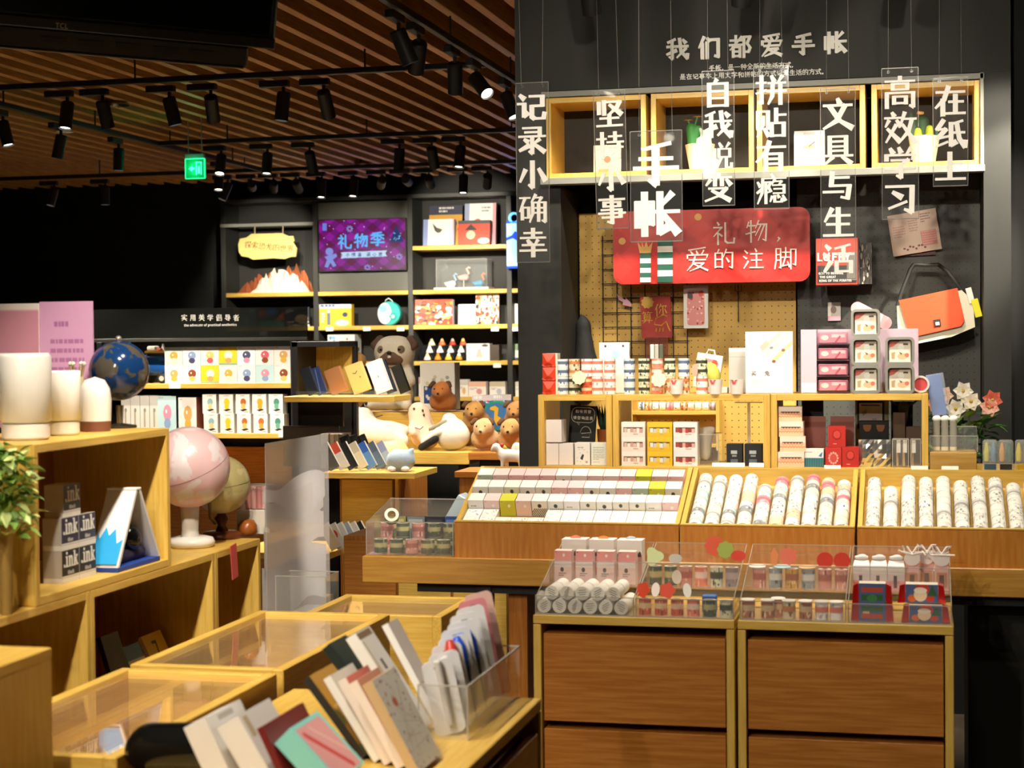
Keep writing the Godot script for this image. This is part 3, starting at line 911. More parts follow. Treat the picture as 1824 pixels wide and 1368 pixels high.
	for a in [[-1.15, Vector3(-1.2, 2.0, -6.2), 2.4], [-0.55, Vector3(-0.7, 2.0, -6.2), 2.7], [0.1, Vector3(-0.1, 2.0, -6.2), 2.7], [-1.42, Vector3(-2.0, 0.95, -4.5), 2.9], [-0.2, Vector3(-0.2, 0.75, -4.8), 0.9]]:
		aim(Vector3(a[0], y, -3.7), a[1], a[2], true, n, 27.0)
	n = "the track over glass cases and aisle"
	for a in [[-3.2, Vector3(-1.95, 1.0, -3.9), 2.8], [-2.7, Vector3(-1.05, 0.72, -3.1), 1.9], [-2.2, Vector3(-1.65, 0.75, -3.3), 1.8], [-1.6, Vector3(-0.5, 0.4, -4.6), 2.6], [-1.0, Vector3(-1.3, 0.6, -3.6), 2.2], [0.2, Vector3(-0.3, 0.3, -4.2), 3.2], [1.2, Vector3(-1.0, 0, 0.8), 5.0]]:
		aim(Vector3(-1.48, y, a[0]), a[1], a[2], false, n, 30.0)
	n = "the track behind the television"
	for a in [-5.4, -4.6, -3.8, -3.0]:
		lamp(Vector3(a, y, -5.6), Vector3(0.05, -1, -0.15), 8.0, true, n, 36.0)
	for p in [Vector3(-2.0, 3.0, -6.6), Vector3(-4.6, 3.0, -14.0), Vector3(-4.9, 3.0, -10.0)]:
		var t := thing("recessed_downlight", "round chrome downlight set between the ceiling slats", "ceiling light", p, "round ceiling downlights")
		part(t, "rim", lathe([Vector2(0.075, 0.0), Vector2(0.09, -0.006), Vector2(0.09, -0.014), Vector2(0.072, -0.01), Vector2(0.05, 0.06), Vector2(0, 0.07)], 24), mat("c9c4b4", 0.2, 1.0))
		part(t, "bulb", lathe([Vector2(0, -0.002), Vector2(0.014, 0.004), Vector2(0.016, 0.02), Vector2(0.01, 0.06)], 12, true), glow("ffe2b0", 1.5))
	# exit sign
	var e := span(331, 283, 365, 318, 11.0)
	var x := thing("exit_sign", "green glowing exit sign with arrow hanging from ceiling", "sign", e[0])
	part(x, "panel", cbox(Vector3(e[1], e[2], 0.012), 0.002), glow("0f8f58", 0.35))
	for f in [[0, e[2] / 2, e[1], 0.006], [0, -e[2] / 2, e[1], 0.006], [-e[1] / 2, 0, 0.006, e[2]], [e[1] / 2, 0, 0.006, e[2]]]:
		part(x, "lit_edge", cbox(Vector3(f[2], f[3], 0.016)), glow("2fe39a", 1.2), Vector3(f[0], f[1], 0.001))
	part(x, "bracket", cbox(Vector3(e[1], 0.03, 0.03), 0.002), mat("8d8a84", 0.4), Vector3(0, e[2] / 2 + 0.018, 0))
	part(x, "arrow", slab([Vector2(-0.045, 0), Vector2(-0.02, 0.02), Vector2(-0.02, 0.007), Vector2(-0.002, 0.007), Vector2(-0.002, -0.007), Vector2(-0.02, -0.007), Vector2(-0.02, -0.02)], 0.004), glow("5af7d0", 1.5), Vector3(0, 0, 0.008))
	for f in [[0.01, 0, 0.006, 0.085], [0.046, 0, 0.006, 0.085], [0.028, 0.042, 0.042, 0.006], [0.028, -0.01, 0.012, 0.05]]:
		part(x, "running_figure_door", cbox(Vector3(f[2], f[3], 0.004)), glow("5af7d0", 1.5), Vector3(f[0], f[1], 0.008))
	for s in [-1.0, 1.0]:
		part(x, "hanging_rod", cbox(Vector3(0.005, 0.55, 0.005)), mat("8d8a84", 0.4), Vector3(s * e[1] * 0.35, e[2] / 2 + 0.3, 0))
	var el := OmniLight3D.new()
	el.light_color = Color("2fe39a")
	el.light_energy = 0.03
	el.light_size = 0.05
	el.omni_range = 20.0
	el.shadow_enabled = true
	el.name = "sign_light"
	x.add_child(el)
	el.position = Vector3(0, 0, 0.05)
	# small warm sprinkler heads between the slats
	var sp := thing("sprinkler_head", "small white ceiling sprinkler on a grey drop pipe", "sprinkler", Vector3(-5.35, 2.86, -10.2))
	part(sp, "pipe", rod([Vector3(0, 0.22, 0), Vector3(0, 0.02, 0)], 0.012), mat("6a675f", 0.5))
	part(sp, "plate", lathe([Vector2(0, 0.012), Vector2(0.05, 0.008), Vector2(0.055, 0), Vector2(0, -0.006)], 20), mat("dfd6c2", 0.5))


# ---- the far shelves ----
func shop_box(n: String, label: String, category: String, x0: float, y0: float, x1: float, y1: float, d: float, deep: float, uv: Rect2, side: String, base := NAN, group := "", lean := 0.0, turn := 0.0) -> MeshInstance3D:
	var s := span(x0, y0, x1, y1, d)
	var h: float = s[2]
	var y: float = s[0].y
	if not is_nan(base):
		base += 0.0006
		h = s[0].y + s[2] / 2 - base
		y = base + h / 2
	var o := solo(n, label, category, print_box(Vector3(s[1], h, deep), uv, mat(side, 0.55)), null, Vector3(s[0].x, y, -d - deep / 2), Vector3.ZERO, group)
	if lean != 0.0 or turn != 0.0:
		o.rotation = Vector3(-lean, turn, 0)
		o.position.y = y - h / 2 * (1.0 - cos(lean)) + deep / 2 * absf(sin(lean))
		o.position.z -= h / 2 * sin(lean)
	return o

func cover(w: int, h: int, f: Callable) -> Rect2:
	var c := pad(w, h)
	f.call(c[0])
	return c[1]

func busy(bg: String, cols: Array, n := 60, band := "") -> Rect2:   # a crowded printed cover
	return cover(96, 96, func(p):
		p.fill(bg)
		for k in n:
			p.disc(rng.randf(), rng.randf_range(0.1, 1.0), rng.randf_range(0.02, 0.09), rng.randf_range(0.02, 0.09), cols[rng.randi() % cols.size()])
		if band:
			p.rect(0, 0, 1, 0.16, band)
			p.lines(0.1, 0.03, 0.8, 1, 0.18, "ffffff", rng))

func price_tag(x: float, y: float, d: float, near := "price tag on the shelf edge") -> void:
	var p := on_z(x, y, d)
	solo("price_tag", near, "price tag", cbox(Vector3(0.075, 0.04, 0.004), 0.001), mat("f0ece2", 0.6), p + Vector3(0, 0, 0.012), Vector3.ZERO, "white price tags")

func make_back_wall() -> void:
	var D := 15.95
	var px := [398.0, 562.0, 731.0, 907.0, 1075.0]
	var X := []
	for p in px:
		X.append(on_z(p, 500.0, D).x)
	var t := thing("tall_bookcase", "tall dark bookcase with pale oak shelves along the far wall", "bookcase", Vector3(X[0], 0, -D))
	var post := mat("2e2f2c", 0.5)
	for k in 5:
		part(t, "post", cbox(Vector3(0.05, 2.86, 0.36), 0.003), post, Vector3(X[k] - X[0], 1.43, -0.18))
	part(t, "back_panel", cbox(Vector3(X[4] - X[0], 2.86, 0.02)), mat("1d1d1b", 0.7), Vector3((X[4] - X[0]) / 2, 1.43, -0.365))
	part(t, "top_panel", cbox(Vector3(X[4] - X[0] + 0.06, 0.04, 0.38), 0.003), post, Vector3((X[4] - X[0]) / 2, 2.88, -0.18))
	var Y := {437: 2.402, 519: 1.98, 583: 1.645, 648: 1.298, 712: 0.955, 770: 0.62}
	var lists := [[519, 583, 648, 712], [519, 583, 648, 712], [437, 519, 583, 648, 712], [519, 583, 648, 712]]
	for k in 4:
		for b in lists[k] + [770]:
			part(t, "shelf", cbox(Vector3(X[k + 1] - X[k] - 0.05, 0.04, 0.35), 0.002), OAK_X, Vector3((X[k] + X[k + 1]) / 2 - X[0], Y[b] - 0.02, -0.175))
		part(t, "plinth", cbox(Vector3(X[k + 1] - X[k], 0.5, 0.33)), mat("1d1d1b", 0.6), Vector3((X[k] + X[k + 1]) / 2 - X[0], 0.25, -0.18))
	part(t, "screen_panel", cbox(Vector3(X[2] - X[1] - 0.05, 0.86, 0.02)), mat("55564f", 0.6), Vector3((X[1] + X[2]) / 2 - X[0], 2.415, -0.05))
	part(t, "display_rail", cbox(Vector3(X[1] - X[0], 0.03, 0.03)), mat("8a8a82", 0.4), Vector3((X[1] - X[0]) / 2, 2.64, 0.05))

	# the glowing screen: 礼物季
	var c := cover(304, 176, func(p):
		p.fill("6a0f6e")
		for r in 7:
			for q in 9:
				p.poly([[q / 8.0, r / 6.0 - 0.1], [q / 8.0 + 0.06, r / 6.0], [q / 8.0, r / 6.0 + 0.1], [q / 8.0 - 0.06, r / 6.0]], "8a1590" if (r + q) % 2 else "5c0a44")
		for k in 26:
			p.disc(rng.randf(), rng.randf(), 0.006, 0.01, "cfd0ff")
		for f in [[0.36, 0.18], [0.93, 0.75], [0.56, 0.95]]:
			for k in 9:
				var a := TAU * k / 9.0
				p.line(f[0] + cos(a) * 0.018, f[1] + sin(a) * 0.03, f[0] + cos(a) * 0.036, f[1] + sin(a) * 0.06, 2.5, "9fb4ff")
		p.poly([[0.9, 0.14], [0.82, 0.46], [0.98, 0.46]], "0d2f6a")
		for k in 12:
			p.disc(0.9 + rng.randf_range(-0.05, 0.05), rng.randf_range(0.28, 0.45), 0.006, 0.01, "8fd8ff")
		p.disc(0.12, 0.62, 0.045, 0.075, "7f8fd8")
		p.poly([[0.06, 0.72], [0.2, 0.66], [0.21, 0.72], [0.16, 0.78], [0.2, 0.9], [0.16, 0.93], [0.13, 0.84], [0.1, 0.94], [0.06, 0.92], [0.09, 0.78]], "7f8fd8")
		p.poly([[0.25, 0.64], [0.79, 0.62], [0.77, 0.68], [0.79, 0.74], [0.25, 0.76], [0.27, 0.7]], "b9d8f2")
		p.rect(0.045, 0.06, 0.05, 0.15, "6a7fe0")
		var k := 0
		for ch in "礼物季":
			pad_char(p, ch, 0.22 + k * 0.19, 0.3 - k * 0.02, 0.16, 6.0, "58b8ff")
			k += 1
		k = 0
		for ch in "小惊喜满心意":
			pad_char(p, ch, 0.31 + k * 0.07 + (0.03 if k > 2 else 0.0), 0.655, 0.045, 1.4, "4a4f8a")
			k += 1)
	var s := span(569, 391, 722, 481, D - 0.03)
	var scr := thing("promotion_screen", "glowing purple diamond pattern screen with blue festive lettering", "screen", s[0])
	part(scr, "housing", cbox(Vector3(s[1] + 0.02, s[2] + 0.02, 0.03), 0.003), BLACK, Vector3(0, 0, -0.016))
	var face := part(scr, "display", print_box(Vector3(s[1], s[2], 0.006), c, BLACK), null, Vector3(0, 0, 0.003))
	glow_sheet = StandardMaterial3D.new()
	glow_sheet.roughness = 0.3
	glow_sheet.emission_enabled = true
	glow_sheet.emission_energy_multiplier = 1.0
	face.mesh = face.mesh.duplicate()
	face.mesh.surface_set_material(0, glow_sheet)
	var sl := AreaLight3D.new()
	sl.area_size = Vector2(s[1], s[2])
	sl.light_color = Color("a050d0")
	sl.light_energy = 0.12
	sl.shadow_enabled = true
	sl.name = "screen_light"
	scr.add_child(sl)
	sl.position = Vector3(0, 0, 0.02)
	sl.rotation.y = PI

	# hanging cloud sign 探索恐龙的世界
	s = span(425, 416, 529, 462, D - 0.05)
	var g := thing("hanging_cloud_sign", "cream cloud shaped hanging board with brown handwriting", "sign", s[0])
	var outl := []
	for v in [[-0.5, 0.1], [-0.47, 0.32], [-0.36, 0.36], [-0.27, 0.5], [0.25, 0.5], [0.36, 0.38], [0.44, 0.38], [0.46, 0.2], [0.44, 0.14], [0.5, -0.1], [0.48, -0.42], [0.4, -0.42], [0.28, -0.5], [0.1, -0.46], [-0.25, -0.5], [-0.33, -0.4], [-0.44, -0.36], [-0.49, -0.2]]:
		outl.append(Vector2(v[0] * s[1], v[1] * s[2]))
	part(g, "board", slab(outl, 0.02), mat("e3c878", 0.6))
	var i := 0
	for ch in "探索恐龙的世界":
		part(g, "character", char_mesh(ch, 0.07, 0.09, 0.07, 0.004), mat("6b5426", 0.6), Vector3(-0.2 + i * 0.073, 0.02 - i * 0.008, 0.012))
		i += 1
	for w in [-0.13, 0.16]:
		part(g, "cord", cbox(Vector3(0.008, 2.6235 - s[0].y - s[2] / 2, 0.008)), mat("b9a77a", 0.8), Vector3(w, (2.6235 - s[0].y + s[2] / 2) / 2, 0))
	# rocky diorama behind it
	rng.seed = 41
	var q := on_z(480, 519, D)
	var dio := thing("rock_diorama", "brown and cream rocky mountain diorama under the cloud sign", "diorama", Vector3(q.x, Y[519] + 0.001, -D - 0.17))
	var nz := FastNoiseLite.new()
	nz.frequency = 4.5
	nz.fractal_octaves = 4
	for a in [[-0.13, 0.26, 0.2, 0.0, "8a4422", 1], [0.0, 0.22, 0.24, -0.06, "b06a40", 5], [0.1, 0.3, 0.26, 0.05, "ddd2c2", 9], [0.28, 0.2, 0.3, -0.08, "a05a34", 3]]:
		var st := SurfaceTool.new()
		st.begin(Mesh.PRIMITIVE_TRIANGLES)
		nz.seed = a[5]
		var g2 := func(i2: int, k2: int) -> Vector3:
			var u := i2 / 20.0 * 2.0 - 1.0
			var v := k2 / 6.0 * 2.0 - 1.0
			var h: float = maxf(0.0, (1.0 - u * u) * (1.0 - v * v)) * a[2] * clampf(0.75 + 1.1 * nz.get_noise_2d(u, v * 0.35), 0.1, 1.0)
			return Vector3(u * a[1], h, v * 0.08)
		for i2 in 20:
			for k2 in 6:
				convex_face(st, [g2.call(i2, k2), g2.call(i2 + 1, k2), g2.call(i2 + 1, k2 + 1)], [], Vector3(0, -9, 0))
				convex_face(st, [g2.call(i2, k2), g2.call(i2 + 1, k2 + 1), g2.call(i2, k2 + 1)], [], Vector3(0, -9, 0))
		part(dio, "rock", st.commit(), mat(a[4], 0.9), Vector3(minf(a[0], 0.37 - a[1]), 0, a[3]))

	# books and boxes on the far shelves
	var warm := ["c8452c", "e8b04a", "f2e6d2", "3a2a24", "8a9a4a", "d87a4a", "ffffff", "a03a3a"]
	var top: float = Y[437]
	shop_box("game_box", "navy and mustard game box at the back of the top far shelf", "box", 763, 366, 822, 400, D + 0.14, 0.05, cover(96, 64, func(p):
		p.fill("b98a2c")
		p.rect(0, 0, 1, 0.24, "22243c")
		p.lines(0.3, 0.05, 0.45, 2, 0.09, "c9c6bc", rng)
		for k in 10:
			p.disc(0.08 + 0.09 * k, 0.45 + 0.15 * (k % 2), 0.035, 0.05, ["8a2c20", "d8b060", "2a3a5a"][k % 3])), "22243c", top, "", 0.12)
	shop_box("game_box", "white game box with red badge at the back of the top far shelf", "box", 826, 362, 882, 400, D + 0.14, 0.05, cover(96, 64, func(p):
		p.fill("dcd8d4")
		p.rect(0, 0, 0.16, 1, "8a94b4")
		p.rect(0.9, 0, 0.1, 1, "c88a94")
		p.disc(0.42, 0.58, 0.2, 0.2, "b8472c")
		p.lines(0.3, 0.5, 0.26, 2, 0.12, "f2c8a0", rng)
		p.lines(0.55, 0.1, 0.28, 2, 0.08, "6a6a6a", rng)), "c8c4c0", top, "", 0.12)
	shop_box("game_box", "cream game box with black bird drawing on the top far shelf", "box", 753, 391, 808, 428, D + 0.04, 0.05, cover(96, 64, func(p):
		p.fill("e2ded2")
		p.rect(0, 0, 0.16, 1, "7a88b8")
		p.rect(0.94, 0, 0.06, 1, "c8a0b8")
		p.poly([[0.3, 0.15], [0.45, 0.35], [0.5, 0.55], [0.38, 0.45]], "3a3a3a")
		p.poly([[0.42, 0.32], [0.62, 0.4], [0.55, 0.52], [0.44, 0.5]], "4a4a44")), "d8d4cc", top, "", 0.12)
	shop_box("game_box", "red game box with black hat drawing on the top far shelf", "box", 815, 393, 872, 428, D + 0.04, 0.05, cover(96, 64, func(p):
		p.fill("c03a1e")
		p.rect(0, 0, 1, 0.14, "3a3a3c")
		p.poly([[0.22, 0.4], [0.4, 0.16], [0.6, 0.4]], "141414")
		p.disc(0.4, 0.6, 0.14, 0.18, "d8b48a")
		p.disc(0.8, 0.85, 0.18, 0.12, "eee4d4")), "a83418", top, "", 0.12)
	# clear case with bird figures
	var base: float = Y[519]
	s = span(775, 458, 866, 514, D + 0.02)
	var cs := thing("display_case", "clear acrylic case on white base on the far shelf", "display case", Vector3(s[0].x, base + 0.0006, -D - 0.15))
	part(cs, "base", cbox(Vector3(0.54, 0.02, 0.24), 0.002), mat("e6e2da", 0.5), Vector3(0, 0.01, 0))
	acryl_box(cs, Vector3(0.5, 0.27, 0.2), Vector3(0, 0.02, 0), 0.004, true)
	var fy: float = base + 0.0212
	bird("swan_figure", "white and blue swan figure inside the far clear case", Vector3(s[0].x - 0.13, fy, -D - 0.14), "e8eef2", "8ab4d8", 0.1)
	bird("flamingo_figure", "pink flamingo figure inside the far clear case", Vector3(s[0].x + 0.0, fy, -D - 0.14), "e8a8a0", "f0c0b0", 0.19)
	bird("parrot_figure", "orange and blue bird figure inside the far clear case", Vector3(s[0].x + 0.15, fy, -D - 0.13), "3a8ab0", "e07a4a", 0.1)
	# shelf row below
	base = Y[583]
	shop_box("activity_set_box", "yellow activity set box with white header on far shelf", "box", 569, 542, 626, 583, D + 0.02, 0.08, cover(96, 72, func(p):
		p.fill("e8c234")
		p.rect(0, 0, 1, 0.2, "d8dce8")
		p.lines(0.05, 0.04, 0.85, 1, 0.2, "3a4a8a", rng)
		p.rect(0.24, 0.3, 0.1, 0.65, "6a6a78")
		p.disc(0.29, 0.32, 0.06, 0.08, "e8c8a8")
		p.disc(0.8, 0.48, 0.08, 0.1, "3a4a6a")
		p.disc(0.7, 0.85, 0.22, 0.14, "fff4d0")
		p.lines(0.06, 0.4, 0.12, 4, 0.12, "ffffff", rng)), "d8b02a", base)
	var rb := span(660, 527, 722, 583, D + 0.03)
	var bag := thing("round_kids_bag", "round teal and pastel bag with loop handle on far shelf", "bag", Vector3(rb[0].x, base + 0.117, -D - 0.09))
	bag.scale = Vector3.ONE * 0.77
	var rbm := part(bag, "drum", lathe([Vector2(0, 0.05), Vector2(0.14, 0.05), Vector2(0.15, 0.04), Vector2(0.15, -0.04), Vector2(0.14, -0.05), Vector2(0, -0.05)], 28), mat("35b8b4", 0.5), Vector3.ZERO, Vector3(PI / 2, 0, 0))
	rbm.set_meta("label", "teal zipped side of the round bag")
	part(bag, "pastel_front", slab(ring_poly(20, func(a): return Vector2(cos(a) * 0.09 - 0.05, sin(a) * 0.135)), 0.006), mat("e4d2d8", 0.5), Vector3(0, 0, 0.053))
	part(bag, "sky_patch", slab(ring_poly(14, func(a): return Vector2(cos(a) * 0.055 - 0.07, sin(a) * 0.05 + 0.06)), 0.004), mat("8cc4dc", 0.5), Vector3(0, 0, 0.057))
	part(bag, "flower_badge", slab(ring_poly(24, func(a): return Vector2(cos(a), sin(a)) * (0.045 + 0.008 * cos(6 * a)) + Vector2(0.06, -0.04)), 0.008), mat("10a8a4", 0.5), Vector3(0, 0, 0.058))
	part(bag, "badge_centre", slab(ring_poly(14, func(a): return Vector2(cos(a), sin(a)) * 0.022 + Vector2(0.06, -0.04)), 0.008), mat("eaf4f4", 0.5), Vector3(0, 0, 0.061))
	part(bag, "handle", rod([Vector3(-0.07, 0.12, 0), Vector3(-0.05, 0.17, 0), Vector3(-0.01, 0.19, 0), Vector3(0.03, 0.16, 0), Vector3(0.05, 0.12, 0)], 0.008), mat("cfe4e2", 0.6))
	shop_box("puzzle_box", "crowded red and green cartoon puzzle box on far shelf", "box", 739, 534, 806, 583, D + 0.03, 0.06, busy("b8503a", warm, 110), "c8c8d8", base, "", 0.06)
	shop_box("white_card", "blank white card standing between two comic boxes", "card", 816, 542, 846, 583, D + 0.06, 0.01, cover(32, 32, func(p): p.fill("f4f2ee")), "eeeeea", base, "", 0.1)
	shop_box("comic_book", "tall comic book with orange action cover on far shelf", "book", 847, 523, 888, 583, D + 0.06, 0.03, busy("e8d8c8", ["d8582a", "2a2a2a", "e8a858", "ffffff", "8a3a2a"], 80), "e8e4dc", base, "", 0.06)
	shop_box("white_booklet", "narrow white booklet in the last bay by black wall", "book", 917, 541, 924, 583, D + 0.08, 0.05, cover(16, 16, func(p): p.fill("d8d4cc")), "d8d4cc", base)
	shop_box("picture_book", "dark blue picture book standing behind the black header board", "book", 415, 549, 456, 583, D + 0.06, 0.03, cover(64, 64, func(p):
		p.fill("234a6a")
		p.rect(0, 0, 0.28, 1, "a86a3c")
		p.disc(0.8, 0.15, 0.1, 0.1, "c8d8e0")
		p.poly([[0.4, 0.5], [0.7, 0.35], [0.62, 0.9], [0.5, 0.9]], "6a94b4")), "1a3a54", base)
	shop_box("picture_book", "teal and orange volcano picture book on far shelf", "book", 462, 549, 506, 583, D + 0.06, 0.03, cover(64, 64, func(p):
		p.fill("243238")
		p.rect(0, 0.68, 1, 0.32, "2f9a8a")
		p.poly([[0.6, 0.7], [1, 0.1], [1, 0.7]], "c85a2c")
		p.disc(0.15, 0.3, 0.16, 0.2, "b8502c")
		p.disc(0.5, 0.2, 0.2, 0.2, "2a6ac0")), "1e2a30", base)
	shop_box("picture_book", "black picture book with cream ship drawing on far shelf", "book", 507, 547, 551, 583, D + 0.06, 0.03, cover(64, 64, func(p):
		p.fill("262c36")
		p.lines(0.06, 0.08, 0.3, 3, 0.1, "c8c8c8", rng)
		p.disc(0.68, 0.6, 0.26, 0.22, "c8a878")
		for k in 20:
			p.disc(rng.randf(), rng.randf_range(0.75, 1.0), 0.05, 0.05, "e0d8cc" if k % 3 else "b0705a")), "1e222a", base)
	# cakes row
	base = Y[648]
	shop_box("box_of_cards", "pale grey boxed set with castle drawing on far shelf", "box", 831, 612, 872, 648, D + 0.04, 0.12, cover(64, 56, func(p):
		p.fill("d4ccc4")
		p.poly([[0.4, 0.8], [0.5, 0.3], [0.62, 0.3], [0.7, 0.8]], "c89a90")
		p.lines(0.08, 0.1, 0.5, 2, 0.1, "8a8a8a", rng)
		p.disc(0.8, 0.12, 0.14, 0.08, "3a3a3a")), "b8b0a8", base)
	for k in 4:
		shop_box("dark_album", "dark brown album spine beside the pale boxed set", "book", 873 + k * 4, 614, 877 + k * 4, 648, D + 0.05, 0.12, cover(8, 8, func(p): p.fill("3a2c22")), "2e2420", base, "dark albums on the far shelf")
	shop_box("paperback", "paperback with green and white cover in the last bay", "book", 917, 613, 934, 648, D + 0.06, 0.03, cover(32, 48, func(p):
		p.fill("c8ccc8")
		p.rect(0, 0, 1, 0.4, "6a8a5a")
		p.rect(0.3, 0, 0.3, 0.4, "3a4a6a")
		p.rect(0, 0.86, 1, 0.14, "3a3a3a")), "e0e0dc", base, "", 0.12)
	s = span(742, 598, 830, 648, D + 0.02)
	var stand := thing("tiered_stand", "black three step display stand full of small ornaments", "display stand", Vector3(s[0].x, base + 0.0006, -D - 0.15))
	for k in 3:
		part(stand, "step", cbox(Vector3(s[1], 0.008 + 0.07 * k, 0.079), 0.001), mat("141414", 0.2), Vector3(0, 0.0045 + k * 0.035, 0.09 - k * 0.08))
	var orn := [["f0e8d8", "e8c890"], ["d88a2a", "c87818"], ["f0c040", "e8d8c0"], ["d8922a", "e8e0d0"], ["f4f2ee", "f4f2ee"], ["fafafa", "d8d8d8"], ["fafafa", "c8a0a0"], ["f0ede4", "d8c8b0"], ["d8d0a8", "a8a888"], ["c86a3a", "e0a070"], ["b83a2a", "a8a090"], ["c85a3a", "e0c060"]]
	for k in 12:
		var row := k / 4
		var col := k % 4
		var o := thing("small_ornament", "small %s ornament on the %s step of black stand" % [["cream shell", "orange bun", "yellow cube", "amber bun", "white animal", "white cake", "white tiered cake", "white sofa", "pale green bun", "orange bun", "red roofed", "red and yellow"][k], ["lowest", "middle", "highest"][row]], "ornament", Vector3(s[0].x - 0.15 + col * 0.105, base + 0.0098 + row * 0.07, -D - 0.06 - row * 0.08))
		part(o, "base", lathe([Vector2(0, 0.04), Vector2(0.02, 0.038), Vector2(0.03, 0.02), Vector2(0.038, 0.0), Vector2(0, 0)], 12, true), mat(orn[k][0], 0.5))
		part(o, "top", lathe([Vector2(0, 0.07), Vector2(0.012, 0.062), Vector2(0.018, 0.045), Vector2(0.02, 0.034), Vector2(0, 0.034)], 10, true), mat(orn[k][1], 0.5))
	# card packs row
	base = Y[712]
	var cl := ["b89a94", "a8a4a0", "a89088", "b8b4ac", "d8a890", "b8ac90", "c8c4b8"]
	var xs := [[746, 672, 774], [784, 664, 806], [790, 676, 808], [815, 676, 834], [835, 680, 866], [872, 680, 900], [918, 680, 932]]
	for k in 7:
		shop_box("boxed_toy", "small boxed toy with %s header card on low far shelf" % ["mauve", "grey", "dull pink", "pale grey", "salmon", "olive", "white"][k], "box", xs[k][0], xs[k][1], xs[k][2], 712, D + [0.1, 0.2, 0.1, 0.05, 0.05, 0.05, 0.05][k], 0.08, cover(48, 48, func(p):
			p.fill("e4dcd4")
			p.rect(0, 0, 1, 0.34, cl[k])
			p.disc(0.6, 0.65, 0.16, 0.2, ["c8a878", "c88a8a", "a8b0c0"][k % 3])
			p.lines(0.1, 0.42, 0.4, 2, 0.1, "8a8480", rng)), "d8d0c8", base)
	shop_box("blue_bin_lid_box", "blue and white boxed set behind the pug plush", "box", 584, 596, 632, 648, D + 0.02, 0.2, busy("e0dcd8", ["3a6aa0", "c84a3a", "f2f2f2", "8ab0d0"], 40), "b8c4d0", Y[648])
	for tgs in [[588, 586], [654, 586], [714, 586], [882, 586], [920, 586], [886, 651], [470, 594]]:
		price_tag(tgs[0], tgs[1], D, "white price tag on the far bookcase shelf edge")
	# blue neon cutout past the last post
	s = span(903, 394, 934, 478, D - 0.06)
	var nb := thing("blue_light_board", "blue glowing light board with white puzzle shapes beside black wall", "light board", s[0])
	part(nb, "panel", cbox(Vector3(s[1], s[2], 0.04), 0.003), glow("2a50e0", 1.0))
	part(nb, "white_shape", slab([Vector2(-0.08, -0.2), Vector2(0.08, -0.2), Vector2(0.08, -0.02), Vector2(0.03, -0.03), Vector2(0.03, 0.03), Vector2(-0.02, 0.06), Vector2(-0.08, 0.04)], 0.012), glow("a8d8ff", 1.3), Vector3(0, 0, 0.024))
	part(nb, "white_shape", slab([Vector2(-0.08, 0.07), Vector2(-0.03, 0.09), Vector2(0.0, 0.13), Vector2(0.05, 0.1), Vector2(0.08, 0.12), Vector2(0.08, 0.2), Vector2(-0.08, 0.2)], 0.012), glow("a8d8ff", 1.3), Vector3(0, 0, 0.024))
	part(nb, "ring", lathe([Vector2(0.035, 0), Vector2(0.055, 0), Vector2(0.055, 0.03), Vector2(0.035, 0.03), Vector2(0.035, 0)], 20), glow("7ad0ff", 1.2), Vector3(-0.01, s[2] / 2 + 0.03, -0.01), Vector3(PI / 2, 0, 0))
	var nl := AreaLight3D.new()
	nl.area_size = Vector2(s[1], s[2])
	nl.light_color = Color("6090ff")
	nl.light_energy = 0.12
	nl.shadow_enabled = true
	nl.name = "board_light"
	nb.add_child(nl)
	nl.position = Vector3(0, 0, 0.04)
	nl.rotation.y = PI

var glow_sheet: StandardMaterial3D

# open-topped or capped clear box: inner size s, standing on pos; every wall is a pane of its own
func acryl_box(parent: Node3D, s: Vector3, pos: Vector3, t := 0.004, capped := false, front := -1.0) -> void:
	var fh := s.y if front < 0 else front
	part(parent, "pane", cbox(Vector3(s.x, fh, t)), ACRYL, pos + Vector3(0, fh / 2, s.z / 2))
	part(parent, "pane", cbox(Vector3(s.x, s.y, t)), ACRYL, pos + Vector3(0, s.y / 2, -s.z / 2))
	for k in [-1.0, 1.0]:
		part(parent, "pane", cbox(Vector3(t, s.y, s.z - t * 2)) if front < 0 else side_pane(s, fh, t), ACRYL, pos + Vector3(k * (s.x / 2 - t / 2), s.y / 2 if front < 0 else 0.0, 0))
	part(parent, "edge", cbox(Vector3(s.x, 0.0025, t * 1.1)), EDGE, pos + Vector3(0, fh, s.z / 2))
	part(parent, "edge", cbox(Vector3(s.x, 0.0025, t * 1.1)), EDGE, pos + Vector3(0, s.y, -s.z / 2))
	for k in [-1.0, 1.0]:
		part(parent, "edge", cbox(Vector3(0.0025, fh, 0.0025)), EDGE, pos + Vector3(k * s.x / 2, fh / 2, s.z / 2))
	if capped:
		part(parent, "lid", cbox(Vector3(s.x, t, s.z)), ACRYL, pos + Vector3(0, s.y + t / 2, 0))

func side_pane(s: Vector3, fh: float, t: float) -> ArrayMesh:
	var h := t / 2
	var a := s.z / 2 - t
	return hull8([Vector3(-h, 0, a), Vector3(h, 0, a), Vector3(h, 0, -a), Vector3(-h, 0, -a), Vector3(-h, fh, a), Vector3(h, fh, a), Vector3(h, s.y, -a), Vector3(-h, s.y, -a)])

